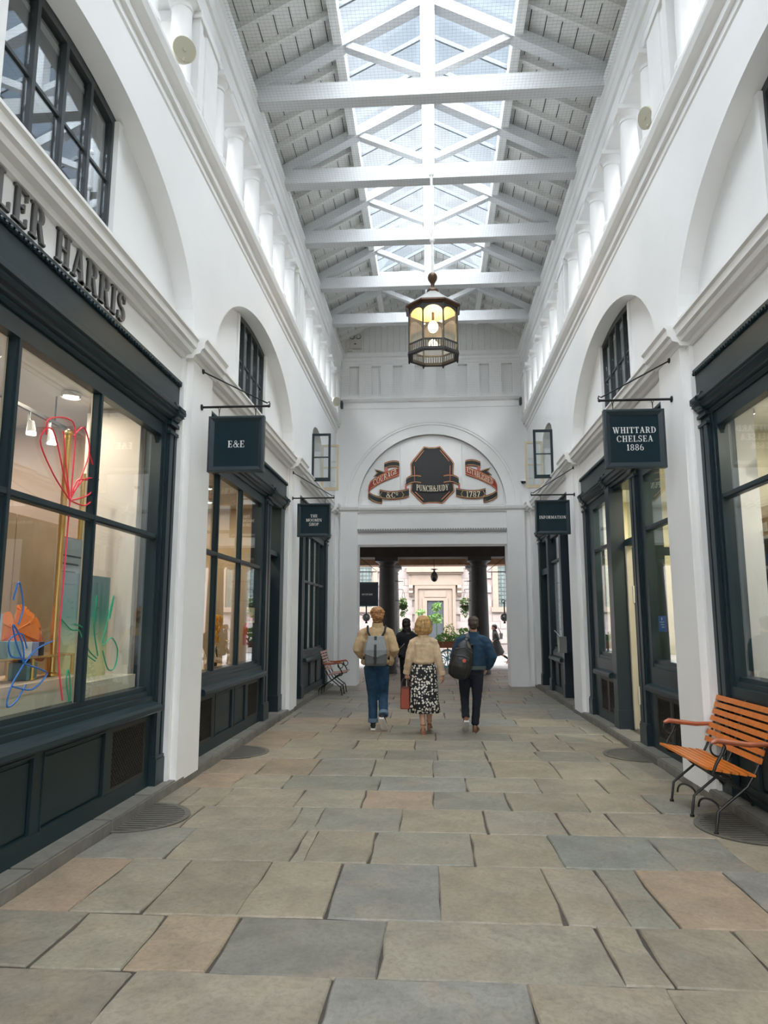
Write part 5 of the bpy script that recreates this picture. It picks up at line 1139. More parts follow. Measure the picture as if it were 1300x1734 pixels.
MB().box(-.05, .05, -.04, .1, .0, .10).lathe([(.075, 0), (.08, .03), (.05, .06)], 16).build('housing', WHITE2, t); MB().ell((0, 0, 0), (.07, .07, .07), 14, 10).build('dark_dome', mat('black_glass', (.01, .01, .012), .1), t, smooth=True)
# ================================================================ PORTICO AND SQUARE BEYOND THE PORTAL
DKST = mat('dark_granite', (0.034, 0.026, 0.021), .5, nz=(8, .45), bump=(40, .2, .004)); LTST = mat('grey_granite', (0.34, 0.32, 0.31), .6, nz=(12, .25)); OLDW = mat('old_brown_beam', (0.34, 0.17, 0.075), .6, nz=(5, .4))
def tuscan(x, y, label, m_, r=.29, h=3.5):
    t = thing('stone_column', label, 'column', (x, y, 0), 0, 'portico columns')
    MB().lathe([(r * 1.12, 0), (r * 1.12, .10), (r * 1.02, .14)], 24).build('base', m_, t, smooth=True)
    MB().lathe([(r * 1.02, .12), (r, 1.1), (r * .93, 2.2), (r * .84, h - .22), (r * .84, h - .2), (r * .92, h - .19), (r * .92, h - .16), (r * .84, h - .15), (r * .84, h - .1)], 28).build('shaft', m_, t, smooth=True)
    MB().lathe([(r * .84, h - .1), (r * 1.1, h - .02), (r * 1.14, h)], 24).box(-r * 1.25, r * 1.25, -r * 1.25, r * 1.25, h, h + .12).build('capital', m_, t)
    return t
tuscan(-1.44, 22.6, 'dark stone column left of the opening, behind the man with the grey backpack', DKST); tuscan(1.49, 22.6, 'dark stone column right of the opening, behind the man in denim', DKST)
tuscan(-1.44 - .05, 25.9, 'grey stone column peeping out behind the left dark column', LTST, .30, 3.5); tuscan(1.62 - .02, 25.9, 'grey stone column peeping out behind the right dark column', LTST, .30, 3.5)
for q, x in ((-1, -1.49), (1, 1.60)):
    for z in (2.35, 3.05):
        o = MB().tube([(x + .305 * cos(a), 25.9 + .305 * sin(a), z) for a in [2 * pi * k / 20 for k in range(20)]], .014, 6, True).tube([(x - q * .30, 25.85, z), (x - q * .44, 25.85, z)], .012, 5).build('iron_strap', IRON)
        tag(o, 'black iron strap around the %s grey column, %s one' % ('left' if q < 0 else 'right', 'lower' if z < 2.6 else 'upper'), 'strap', 'iron straps on the grey columns')
port = sempty('trim_9')
MB().box(-6, 6, 22.2, 23.0, 3.62, 4.3).build('front_lintel', mat('dark_lintel', (.035, .020, .013), .7, nz=(4, .5)), port)
MB().box(-6, 6, 25.5, 26.3, 3.62, 3.86).build('outer_beam', OLDW, port); MB().box(-6, 6, 25.5, 26.35, 3.86, 4.4).build('outer_frieze', LTST, port)
for k in range(7): MB().box(-5.4 + 1.6 * k, -5.1 + 1.6 * k, 18.95, 25.5, 4.0, 4.3).build('joist', mat('dark_joist', (.05, .032, .022), .7), port)
MB().box(-6, 6, 18.95, 26.3, 4.3, 4.45).build('soffit', mat('dark_soffit', (.10, .08, .07), .8), port)  # soffit in one even dark brown
MB().box(-9, 9, 18.9, 26.3, 4.45, 8.2).build('upper_block', WHITE, port)
for s in (-1, 1):
    a, b_ = sorted((s * 3.2, s * 9)); MB().box(a, b_, 18.36, 19.0, 0, 4.45).build('outer_wall', WHITE, port)
# lamps hanging in the portico
t = thing('dome_lamp', 'dark pear shaped lamp hanging under the portico beam', 'lamp', (0.08, 25.0, 3.02))
MB().tube([(0, 0, .42), (0, 0, 1.2)], .01, 6).build('rod', IRON, t); MB().lathe([(.12, .40), (.12, .42), (.02, .36), (.04, .33), (.10, .26), (.13, .16), (.13, .12)], 18).build('cap', mat('pewter', (.16, .15, .14), .4, .4), t, smooth=True); MB().ell((0, 0, .12), (.125, .125, .16), 16, 10).build('bowl', mat('black_glass', (.01, .01, .012), .1), t, smooth=True)
for x, lb in ((-1.80, 'black ball bell hanging on the left edge of the portal'), (1.93, 'black ball bell hanging on the right edge of the portal')):
    t = thing('ball_bell', lb, 'bell', (x, 19.3, 1.72), 0, 'ball bells beside the portal')
    MB().tube([(0, 0, .1), (0, 0, .42)], .018, 8).tube([(-.03 + .04 * cos(a), 0, .43 + .04 * sin(a)) for a in [2 * pi * k / 12 for k in range(12)]], .01, 6, True).build('hanger', IRON, t); MB().ell((0, 0, 0), (.11, .11, .105), 16, 10).build('ball', mat('grey_iron', (.16, .16, .165), .35, .5), t, smooth=True); MB().lathe([(.03, -.16), (.035, -.14), (.02, -.11), (.02, -.09)], 10).build('clapper', IRON, t)
    q = -1 if x < 0 else 1
    MB().tube([(0, 0, .44), (q * .15, 0, .44), (q * .30, -.35, .44)], .012, 6).tube([(0, 0, .02), (q * .12, 0, .06), (q * .25, -.35, .1)], .008, 6).build('wall_arm', IRON, t)
def fsign(s, y, label, blabel, txt):
    b = thing('sign_bracket', blabel, 'bracket', (s * 2.05, y, 2.98), 0, 'sign brackets beyond the portal')
    MB().tube([(0, 0, 0), (-s * .50, 0, 0)], .012, 8).build('arm', IRON, b); MB().tube([(0, 0, .42), (-s * .50, 0, .03), (-s * .52, 0, .0)], .008, 6).build('stay_rod', IRON, b); MB().box(-.012, .012, -.03, .03, -.05, .48).build('wall_plate', IRON, b)
    MB().tube([(-s * .38, 0, 0), (-s * .38, 0, -.10)], .006, 6).build('hook', IRON, b)
    if txt:
        t = thing('hanging_sign', label, 'sign', (-1.80, y, 2.36), 0, 'square hanging shop signs')
        MB().box(-.27, .27, -.015, .015, -.30, .30).build('panel', mat('sign_black', (.008, .012, .02), .4), t)
        m = MB()
        for c in (((-.30, .30), (-.33, -.29)), ((-.30, .30), (.29, .33))): m.box(c[0][0], c[0][1], -.03, .03, c[1][0], c[1][1])
        for c in ((-.30, -.26), (.26, .30)): m.box(c[0], c[1], -.03, .03, -.33, .33)
        m.build('frame', MATS['sign_frame_blue'], t); text_mesh(txt, .048, (0, -.016, -.03), (1, 0, 0), (0, 0, 1), (0, -1, 0), .003, .05).build('lettering', LETTERW, t)
        MB().tube([(-.15, 0, .33), (-.15, 0, .62)], .005, 6).build('hanger', IRON, t); MB().tube([(.15, 0, .33), (.15, 0, .62)], .005, 6).build('hanger', IRON, t)
fsign(-1, 19.6, 'black square sign with one small white word, just inside the left of the portal', 'black bracket holding the sign beyond the left of the portal', 'OCCITANE')
fsign(1, 19.9, '', 'empty black bracket beyond the right of the portal', '')
# stone church front across the square
ch = thing('church', 'pale stone church front with a tall doorcase facing the portal', 'building', (0, 36, 0))
PST = mat('pale_church_stone', (0.30, 0.252, 0.235), .7, nz=(1.5, .22)); PST2 = mat('church_dressing', (0.26, 0.20, 0.158), .7, nz=(2, .14)); PST3 = mat('church_plinth', (0.19, 0.165, 0.15), .7)
MB().box(-12, 12, .06, 1, 0, 12).build('wall', PST, ch)
bx = {}
z = .5; rowi = 0
while z < 4.9:
    x = -4.6 + (rowi % 2) * .4
    while x < 4.6:
        skip = (-.85 < x + .4 < 1.35) or (x < -3.0 and z > 2.2) or (x + .8 > 3.2 and z > 2.2)
        if not skip:
            key = 'b'
            if key not in bx: bx[key] = MB().box(-.392, .392, -.02, .06, -.176, .176).mesh('stone_block', PST)
            place(bx[key], 'stone_block', ch, (x + .4, random.uniform(0, .02), z + .18))
        x += .8
    z += .36; rowi += 1
MB().box(-12, 12, -.08, .1, 0, .42).build('plinth', PST3, ch)
cx = .16
m = MB().box(cx - .42, cx + .42, -.02, .08, .1, 2.62); m.build('door', mat('grey_door', (.045, .053, .062), .5), ch)
MB().box(cx - .40, cx + .40, -.03, .0, 1.5, 1.54).box(cx - .40, cx + .40, -.03, .0, 2.2, 2.23).build('door_rail', mat('door_rail_grey', (.065, .075, .085), .5), ch)
m = MB()
for q in (-1, 1): m.box(cx + q * .53 - .11, cx + q * .53 + .11, -.10, .08, .1, 2.75); m.box(cx + q * .75 - .10, cx + q * .75 + .10, -.06, .08, .1, 3.22); m.box(cx + q * .95 - .08, cx + q * .95 + .08, -.14, .08, .1, 3.40)
m.box(cx - .64, cx + .64, -.10, .08, 2.62, 2.75); m.box(cx - .85, cx + .85, -.06, .08, 2.75, 3.22); m.box(cx - .55, cx + .55, -.09, .08, 2.80, 3.12); m.box(cx - 1.03, cx + 1.03, -.14, .08, 3.22, 3.40)
m.build('doorcase', PST2, ch)
m = MB(); m.box(cx - 1.2, cx + 1.2, -.16, .08, 3.40, 3.95); m.box(cx - 1.35, cx + 1.35, -.24, .08, 3.95, 4.05); m.box(cx - 1.45, cx + 1.45, -.36, .08, 4.05, 4.25)
m.build('door_entablature', PST2, ch)
MB().prism([(cx - 1.5, 4.25), (cx + 1.5, 4.25), (cx, 4.95)], 1, -.34, .08).build('pediment', PST2, ch)
for q in (-1, 1):
    x = cx + q * 1.22; mm = MB().prism([(-.10, 2.85), (-.28, 3.02), (-.2, 3.12), (-.30, 3.25), (-.26, 3.40), (.05, 3.40), (.05, 2.8)], 0, x - .10, x + .10); mm.build('console_bracket', PST2, ch)
    MB().box(x - .12, x + .12, -.13, .06, 3.40, 4.0).build('pilaster_strip', PST2, ch)
for x0, x1 in ((-4.8, -3.05), (3.33, 5.1)):
    wf = MB().box(x0 - .28, x0, -.08, .1, 2.25, 5.5).box(x1, x1 + .28, -.08, .1, 2.25, 5.5).box(x0 - .36, x1 + .36, -.14, .1, 2.05, 2.3).build('window_surround', PST2, ch)
    MB().box(x0, x1, .02, .05, 2.3, 5.5).build('leaded_glass', mat('leaded_glass', (.16, .20, .19), .25, nz=(3, .4)), wf)
    m = MB()
    k = x0
    while k < x1: m.box(k - .012, k + .012, 0.0, .03, 2.3, 5.5); k += .16
    k = 2.3
    while k < 5.5: m.box(x0, x1, 0.0, .03, k - .012, k + .012); k += .2
    stuff(m.build('lead_cames', mat('lead_grey', (.06, .07, .07), .5), wf))
# flower barrow
t = thing('flower_barrow', 'wooden flower barrow with pale blue wheels out in the square', 'cart', (0.42, 25.45, 0))
BLUEW = mat('pale_blue_wheel', (.16, .42, .48), .45)
def wheel(x, y, r=.31):
    w_ = MB().lathe([(r, -.025), (r, .025), (r - .035, .025), (r - .035, -.025), (r, -.025)], 28, caps=False).map(lambda a, b_, c: (x + a, y + c, r + b_)).build('wheel_rim', BLUEW, t)
    MB().lathe([(.05, -.05), (.05, .05)], 14).map(lambda a, b_, c: (x + a, y + c, r + b_)).build('hub', BLUEW, w_)
    for k in range(12):
        a = 2 * pi * k / 12; MB().beam((x + .04 * cos(a), y, r + .04 * sin(a)), (x + (r - .03) * cos(a), y, r + (r - .03) * sin(a)), .022, .018, (0, 1, 0)).build('spoke', BLUEW, w_)
wheel(.10, -.32); wheel(.10, .32); wheel(-.9, -.32); 
REDW = mat('red_brown_board', (.42, .13, .07), .55, nz=(8, .3))
for k in range(2): MB().box(-1.15, .55, -.36, -.335, .74 + .085 * k, .82 + .085 * k).build('side_board', REDW, t)
MB().box(-1.2, .6, -.36, .36, .69, .735).build('bed', REDW, t); MB().tube([(.1, -.36, .31), (.1, .36, .31)], .02, 8).box(.08, .12, -.32, -.28, .31, .70).box(-.92, -.88, -.32, -.28, .31, .70).build('axle', IRON, t); MB().box(-1.15, .55, .335, .36, .74, .9).build('side_board', REDW, t)
GRN = [mat('bright_leaf', (.28, .52, .10), .6, nz=(12, .4)), mat('lime_leaf', (.60, .70, .20), .6, nz=(12, .3)), mat('mid_leaf', (.12, .28, .06), .6, nz=(12, .4)), mat('fresh_leaf', (.42, .66, .26), .6, nz=(12, .3))]
def leaf_cloud(mb, c, r, n, sz, squash=1.0):
    for _ in range(n):
        d = Vector((random.gauss(0, 1), random.gauss(0, 1), random.gauss(0, 1))).normalized() * random.uniform(.45, 1) ** .6
        p = Vector(c) + Vector((d.x * r, d.y * r, d.z * r * squash)); u = Vector((random.gauss(0, 1), random.gauss(0, 1), random.gauss(0, 1))).normalized(); v = u.cross(Vector((random.random() - .5, random.random() - .5, random.random() - .5))).normalized()
        s_ = sz * random.uniform(.6, 1.3)
        mb.add([p - u * s_, p + v * s_ * .45 + u.cross(v) * s_ * .12, p + u * s_, p - v * s_ * .45 + u.cross(v) * s_ * .12], [(0, 1, 2, 3)])
def plant(name, label, loc, parts, cat='plant', pot=None, group=None):
    t = thing(name, label, cat, loc, 0, group)
    for c, r, n, sz, g, sq in parts:
        m = MB(); leaf_cloud(m, c, r, n, sz, sq); stuff(m.build('foliage', GRN[g], t, fix=False))
        MB().tube([(c[0] * .3, c[1] * .3, 0.0), (c[0] * .8, c[1] * .8, c[2] * .6), tuple(c)], .008, 5).build('stem', MATS['mid_leaf'], t)
    if pot: MB().lathe([(pot * .7, 0), (pot, pot * 1.5), (pot * 1.05, pot * 1.6), (pot * .9, pot * 1.6)], 14).build('pot', MATS['terracotta'], t)
    return t
BZ = .74
plant('herb_bush', 'bright green bushy plant at the front of the flower barrow', (.38, 25.25, BZ), [((0, 0, .24), .28, 260, .055, 0, .8), ((.30, .05, .20), .22, 180, .05, 3, .8)], pot=.07, group='plants on the flower barrow')
plant('herb_bush', 'lime green mound at the right end of the flower barrow', (.86, 25.30, BZ), [((0, 0, .14), .16, 150, .04, 3, .7), ((-.16, -.06, .12), .15, 140, .04, 1, .7)], pot=.06, group='plants on the flower barrow')
plant('tall_plant', 'airy yellow green plant standing up in the middle of the barrow', (.60, 25.55, BZ), [((.0, 0, .55), .22, 110, .05, 1, 1.2), ((.12, 0, .28), .26, 150, .05, 3, .8)], pot=.07, group='plants on the flower barrow')
plant('leafy_shrub', 'leafy green shrub at the right, behind the man in denim', (1.12, 25.60, BZ), [((0, 0, .50), .20, 120, .06, 0, .8), ((-.12, 0, .25), .22, 120, .06, 3, .9)], pot=.07, group='plants on the flower barrow')
plant('dark_shrub', 'dark green plants crowded at the left end of the barrow', (-.35, 25.45, BZ), [((0, 0, .25), .3, 200, .06, 2, .8), ((-.4, 0, .3), .26, 160, .06, 0, .9)], pot=.08, group='plants on the flower barrow')
plant('young_tree', 'young tree with drooping leaf clusters in front of the church door', (.16, 28.2, 0), [((.02, 0, 2.15), .16, 70, .10, 3, 1.1), ((.0, 0, 1.72), .24, 130, .10, 3, .8), ((-.62, 0, 1.95), .18, 70, .08, 3, .7), ((-.35, .1, 1.70), .16, 60, .08, 0, .7)], 'tree', pot=.2)
plant('low_shrub', 'low green shrub between the left dark column and the woman in black', (-.98, 25.6, 0), [((0, 0, 1.25), .22, 120, .07, 3, 1.0), ((.05, 0, .9), .2, 100, .07, 0, 1.0)], 'shrub', pot=.18)
t = thing('fruit_crate', 'brown wicker crate among the plants behind the blonde woman', 'crate', (-.20, 25.50, 1.42))
MB().box(-.16, .20, -.12, .12, 0, .015).build('bottom', TIMB, t)
for z in (.03, .09, .15): MB().box(-.16, .20, -.13, -.12, z, z + .045).box(-.16, .20, .12, .13, z, z + .045).box(-.17, -.16, -.13, .13, z, z + .045).box(.20, .21, -.13, .13, z, z + .045).build('slat', TIMB, t)
MB().tube([(.02, 0, -.69), (.02, 0, 0)], .03, 8).build('stand', TIMB, t)
for x, lb in ((-1.30, 'hanging basket of trailing leaves by the left grey column'), (1.42, 'hanging basket of trailing leaves by the right grey column')):
    q = 1 if x < 0 else -1
    t = thing('hanging_basket', lb, 'basket', (x + q * .22, 26.3, 2.15), 0, 'hanging baskets on the grey columns')
    MB().lathe([(.04, -.14), (.14, -.06), (.17, .04), (.16, .04)], 14).build('bowl', mat('basket_moss', (.08, .09, .04), .9), t)
    for mi, (c, r, n, sz, g, sq) in enumerate((((0, 0, .14), .17, 130, .05, 0, 1.2), ((0, 0, -.05), .2, 130, .05, 2, 1.3), ((.0, 0, -.3), .1, 40, .05, 0, 1.2))):
        m = MB(); leaf_cloud(m, c, r, n, sz, sq); stuff(m.build('foliage', GRN[g], t, fix=False))
    for a in (0, 2.1, 4.2): MB().tube([(.15 * cos(a), .15 * sin(a), .04), (0, 0, .62)], .004, 4).build('chain', IRON, t)
    MB().tube([(0, 0, .62), (-q * .24, -.3, .62)], .012, 6).build('wall_arm', IRON, t)
# ================================================================ PEOPLE
def rings_of(path):
    """path: list of (x, y, z, a, b): ellipse rings, a across x, b across y, perpendicular to the path"""
    P = [Vector(p[:3]) for p in path]; out = []
    for i, p in enumerate(path):
        t = (P[min(i + 1, len(P) - 1)] - P[max(i - 1, 0)]).normalized()
        u = Vector((1, 0, 0)); u = (u - t * u.dot(t))
        if u.length < .2: u = Vector((0, 1, 0)) - t * t.y
        u.normalize(); v = t.cross(u)
        out.append([P[i] + u * (p[3] * cos(2 * pi * k / 14)) + v * (p[4] * sin(2 * pi * k / 14)) for k in range(14)])
    # rounded ends
    def cap(R, c, d, f): return [c + (q - c) * f + d for q in R]
    d0 = (P[0] - P[1]).normalized() * min(path[0][3], path[0][4]) * .5; d1 = (P[-1] - P[-2]).normalized() * min(path[-1][3], path[-1][4]) * .5
    return [cap(out[0], P[0], d0, .55)] + out + [cap(out[-1], P[-1], d1, .55)]
def limb(mb, pts): return mb.loft(rings_of([(*p[:3], p[3], p[4] if len(p) > 4 else p[3]) for p in pts]))
def remesh(mb, name, m_, parent, vox=.012, smooth=4, noise=0.0, nscale=9, seed=0):
    me = mb.mesh(name + '_raw', None); o = bpy.data.objects.new('tmp_raw', me); COL.objects.link(o)
    r = o.modifiers.new('r', 'REMESH'); r.mode = 'VOXEL'; r.voxel_size = vox
    sm = o.modifiers.new('s', 'SMOOTH'); sm.factor = .5; sm.iterations = smooth
    dg = bpy.context.evaluated_depsgraph_get(); dg.update()
    nm = bpy.data.meshes.new_from_object(o.evaluated_get(dg)); bpy.data.objects.remove(o); bpy.data.meshes.remove(me)
    nm.name = name; nm.materials.clear(); nm.materials.append(m_)
    if noise:
        from mathutils import noise as mn
        nm.calc_loop_triangles() if False else None
        nv = [v.normal.copy() for v in nm.vertices]
        for v, n_ in zip(nm.vertices, nv):
            q = v.co * nscale + Vector((seed, seed * 1.7, 0)); v.co += n_ * noise * (mn.noise(Vector((q.x, q.y, q.z * 1.8))) + .5 * mn.noise(q * 2.3))
    nm.polygons.foreach_set('use_smooth', [True] * len(nm.polygons))
    return place(nm, name, parent)
def hand(mb, wrist, dirn, side, palm_n, s=1.0, curl=.5):
    """palm plus four separate curled fingers and a thumb; side = +1/-1 thumb side, palm_n = direction the palm faces"""
    W = Vector(wrist); d = Vector(dirn).normalized(); n = Vector(palm_n); n = (n - d * n.dot(d)).normalized(); u = d.cross(n) * side
    def pt(a, b_, c): return W + d * a * s + u * b_ * s + n * c * s
    rg = []
    for a, w_, th in ((-.01, .026, .020), (.02, .034, .019), (.055, .042, .017), (.085, .041, .014)):
        rg.append([pt(a, w_ * cos(2 * pi * k / 12), th * sin(2 * pi * k / 12)) for k in range(12)])
    mb.loft(rg)
    for i, (off, L_) in enumerate(((.031, .072), (.010, .082), (-.011, .076), (-.031, .058))):
        p0 = pt(.075, off, 0); ang = 0; p = p0; path = [tuple(p0) + (.0092 * s,)]
        for seg in (.45, .32, .23):
            ang += curl * (.9 + .12 * i); p = p + (d * cos(ang) + n * sin(ang)) * L_ * seg * s; path.append(tuple(p) + (.0085 * s if seg > .3 else .0072 * s,))
        limb(mb, path)
    t0 = pt(.022, .026, .006); t1 = pt(.055, .050, .020); t2 = pt(.080, .050, .034)
    limb(mb, [tuple(t0) + (.0125 * s,), tuple(t1) + (.0105 * s,), tuple(t2) + (.0085 * s,)])
def head_body(mb, c, h, yaw=0.0, w=1.0):
    """head of height h centred on c facing +y (rotated by yaw), with jaw, nose, ears and brow"""
    M = Matrix.Rotation(yaw, 3, 'Z'); C_ = Vector(c); q = lambda x, y, z: C_ + M @ Vector((x, y, z))
    def el(x, y, z, a, b_, e): mb.ell(q(x * h, y * h, z * h), (a * h, b_ * h, e * h), 16, 12, M)
    el(0, -.03, .10, .325 * w, .40, .40); el(0, .06, -.12, .285 * w, .32, .36); el(0, .16, -.32, .16, .18, .16)
    el(0, .40, -.06, .05, .09, .06); el(0, .385, .02, .035, .05, .10)
    el(0, .345, .10, .20, .06, .035); el(0, .335, -.22, .10, .05, .03)
    for s_ in (-1, 1): el(s_ * .325 * w, -.02, -.03, .035, .085, .13)
def face_bits(parent, c, h, yaw, lips=(.45, .18, .15)):
    M = Matrix.Rotation(yaw, 3, 'Z'); C_ = Vector(c)
    for s_ in (-1, 1):
        e = MB().ell(C_ + M @ Vector((s_ * .135 * h, .335 * h, .03 * h)), (.05 * h,) * 3, 10, 8).build('eye', mat('eye_white', (.8, .78, .74), .3), parent, smooth=True)
        MB().ell(C_ + M @ Vector((s_ * .135 * h, .378 * h, .03 * h)), (.024 * h, .012 * h, .024 * h), 8, 6).build('iris', mat('iris_dark', (.04, .03, .02), .2), e)
    MB().ell(C_ + M @ Vector((0, .375 * h, -.22 * h)), (.085 * h, .02 * h, .022 * h), 10, 6).build('mouth', mat('lips', lips, .5), parent)
def shoe(parent, name, ankle, toe_dir, mats, L_=.28, w_=.095, hh=.10, heel=0.0, sole=.028):
    """ankle: point above the heel; toe_dir: direction to the toe in 3-D"""
    A = Vector(ankle); d = Vector(toe_dir).normalized(); sd = d.cross(Vector((0, 0, 1))).normalized(); up = sd.cross(d)
    base = A - up * hh
    P = lambda a, b_, c: base + d * a + sd * b_ + up * c
    prof_ = [(-.065, .030, .55), (-.05, .036, .95), (0, .040, 1.0), (.06, .041, .86), (.11, .045, .60), (.16, .047, .46), (.195, .040, .38), (.215, .022, .28)]
    k = L_ / .28
    up_m = MB(); so_m = MB(); ru = []; rs = []
    for a, b_, c in prof_:
        b2 = b_ * w_ / .095; ru.append([P(a * k, b2 * cos(2 * pi * j / 12) * (.94), sole * .7 + (hh * c - sole * .7) * (.5 + .5 * sin(2 * pi * j / 12))) for j in range(12)])
    up_m.loft(ru)
    for a, b_, c in prof_:
        b2 = b_ * w_ / .095 * 1.03; rs.append([P(a * k, -b2, 0), P(a * k, b2, 0), P(a * k, b2, sole), P(a * k, -b2, sole)])
    so_m.loft(rs)
    s_ = up_m.build(name, mats[0], parent, smooth=True); so_m.build('sole', mats[1], s_)
    if heel: MB().loft([[P(-.065, -.03, 0), P(-.01, -.03, 0), P(-.01, .03, 0), P(-.065, .03, 0)], [P(-.055, -.022, -heel), P(-.02, -.022, -heel), P(-.02, .022, -heel), P(-.055, .022, -heel)]]).build('heel', mats[1], s_)
    return s_
SKIN = mat('skin', (.58, .33, .24), .5, nz=(12, .1)); 
def cloth(name, col, sc=14, k=.25, b=.35, rough=.85): return mat(name, col, rough, nz=(sc, k), bump=(22, b, .012))
BEIGE = cloth('beige_cotton', (.58, .42, .24)); BEIGE2 = cloth('light_tan_cotton', (.68, .51, .345)); DENIM = cloth('blue_denim', (.016, .066, .135), 10, .5); DENJ = cloth('denim_jacket_blue', (.013, .058, .12), 8, .6); NAVY = cloth('navy_trousers', (.008, .012, .025), 10, .3); BLACKC = cloth('black_wool', (.008, .009, .013), 12, .3)
def hairmat(name, c1, c2):
    if name in MATS: return MATS[name]
    m = mat(name, c1, .5, nz=(14, .4), col2=c2)
    N = m.node_tree.nodes; L = m.node_tree.links; b = N['Principled BSDF']      # strands: noise squeezed sideways, stretched downwards
    t = N.new('ShaderNodeTexCoord'); mp = N.new('ShaderNodeMapping'); mp.inputs['Scale'].default_value = (120, 120, 9); n2 = N.new('ShaderNodeTexNoise'); n2.inputs['Scale'].default_value = 1.0; n2.inputs['Detail'].default_value = 4
    L.new(t.outputs['Object'], mp.inputs['Vector']); L.new(mp.outputs[0], n2.inputs['Vector'])
    bp_ = N.new('ShaderNodeBump'); bp_.inputs['Strength'].default_value = .7; bp_.inputs['Distance'].default_value = .01; L.new(n2.outputs['Fac'], bp_.inputs['Height']); L.new(bp_.outputs['Normal'], b.inputs['Normal'])
    src = b.inputs['Base Color'].links[0].from_socket; x_ = N.new('ShaderNodeMix'); x_.data_type = 'RGBA'; r_ = N.new('ShaderNodeMapRange'); r_.inputs[1].default_value = .35; r_.inputs[2].default_value = .65; L.new(n2.outputs['Fac'], r_.inputs[0]); L.new(r_.outputs[0], x_.inputs['Factor']); L.new(src, x_.inputs[6]); x_.inputs[7].default_value = (*[c * .6 for c in c1], 1); L.new(x_.outputs[2], b.inputs['Base Color'])
    return m
def body_base(mb, S):
    """skeleton dict -> continuous figure"""
    hp = S['hip']; ch = S['chest']; nk = S['neck']
    limb(mb, [(hp[0], hp[1], hp[2] - .06, .125, .095), (hp[0], hp[1], hp[2] + .06, .14, .10), ((hp[0] + ch[0]) / 2, (hp[1] + ch[1]) / 2, (hp[2] + ch[2]) / 2, .125, .09), (ch[0], ch[1], ch[2], .15, .10), (ch[0], ch[1], S['shz'] + .01, .10, .075), (nk[0], nk[1], nk[2], .058, .058), (S['head'][0], S['head'][1] - .01, S['head'][2] - .07, .055, .058)])
    for sd in ('L', 'R'):
        sh, el, wr = S['arm' + sd]; sh = (sh[0] * .96, sh[1], sh[2] - .03); limb(mb, [(*sh, .052), (*(Vector(sh).lerp(Vector(el), .5)), .046), (*el, .040), (*(Vector(el).lerp(Vector(wr), .4)), .038), (*wr, .026)])
        limb(mb, [(ch[0], ch[1], sh[2] - .02, .06), (*sh, .056)])
        h_, kn, an = S['leg' + sd]; limb(mb, [(*h_, .085), (*(Vector(h_).lerp(Vector(kn), .5)), .072), (*kn, .055), (*(Vector(kn).lerp(Vector(an), .35)), .054), (*an, .036)])
        hd = S.get('hand' + sd)
        if hd: hand(mb, wr, hd[0], hd[1], hd[2], hd[3] if len(hd) > 3 else 1.0, hd[4] if len(hd) > 4 else .5)
        a = Vector(an); td = Vector(S['toe' + sd]).normalized(); limb(mb, [(*an, .036), (*(a + td * .06 - Vector((0, 0, .04))), .034), (*(a + td * .15 - Vector((0, 0, .06))), .026)])
    head_body(mb, S['head'], S['hh'], S.get('yaw', 0))
def person(label, loc, S, sc=1.0, vox=.007):
    t = thing('person', label, 'person', loc, S.get('rz', 0)); t.scale = (sc,) * 3
    mb = MB(); body_base(mb, S); b_ = remesh(mb, 'body', S.get('skin', SKIN), t, vox, 2); face_bits(t, S['head'], S['hh'], S.get('yaw', 0)); return t
def garment_top(t, name, m_, S, trunk, sl=(.068, .056, .046), frac=1.0, vox=.010, seed=1, noise=.006, flat_=1.0):
    mb = MB(); limb(mb, trunk)
    for sd in ('L', 'R'):
        sh, el, wr = [Vector(p) for p in S['arm' + sd]]; w2 = el.lerp(wr, frac); sh = sh - Vector((sh.x * .03, 0, .030))
        ctr = Vector((trunk[-2][0], trunk[-2][1], sh.z)); limb(mb, [(ctr.x * .7 + sh.x * .3, ctr.y, sh.z + .035, sl[0] * .95), (ctr.x * .3 + sh.x * .7, sh.y, sh.z + .018, sl[0] * .98), (*sh, sl[0] * .98), (*(sh.lerp(el, .5)), sl[0]), (*el, sl[1]), (*(el.lerp(w2, .5)), sl[1] * .95), (*w2, sl[2])])
    return remesh(mb, name, m_, t, vox, 3, noise, 9, seed)
def trousers(t, name, m_, S, r=(.105, .092, .072, .066, .062), waist=(.165, .125), top=.10, seed=3, vox=.010, noise=.004):
    mb = MB(); hp = S['hip']; limb(mb, [(hp[0], hp[1], hp[2] - .08, waist[0], waist[1]), (hp[0], hp[1], hp[2], waist[0], waist[1]), (hp[0], hp[1], hp[2] + top, waist[0] * .95, waist[1])])
    for sd in ('L', 'R'):
        h_, kn, an = [Vector(p) for p in S['leg' + sd]]; limb(mb, [(*h_, r[0]), (*h_.lerp(kn, .5), r[1]), (*kn, r[2]), (*kn.lerp(an, .5), r[3]), (*kn.lerp(an, .96), r[4])])
    return remesh(mb, name, m_, t, vox, 3, noise, 11, seed)
def collar(t, m_, c, a, b_, z0, z1, tilt=.02):
    n = 20; vs = []
    R = []
    for z, k in ((z0, 1.12), (z1, 1.0), (z1 - .005, .90), (z0, .95)):
        R.append([(c[0] + a * k * cos(2 * pi * q / n), c[1] + b_ * k * sin(2 * pi * q / n), z - tilt * sin(2 * pi * q / n)) for q in range(n)])
    m = MB(); 
    for r_ in R: m.v += r_
    for i in range(3):
        for q in range(n): m.f.append((i * n + q, i * n + (q + 1) % n, (i + 1) * n + (q + 1) % n, (i + 1) * n + q))
    return m.build('collar', m_, t, smooth=True)
def hair(t, blobs, m_, vox=.009, noise=.010, sc=16, seed=5):
    mb = MB()
    for c, r in blobs: mb.ell(c, r, 14, 10)
    return remesh(mb, 'hair', m_, t, vox, 2, noise, sc, seed)
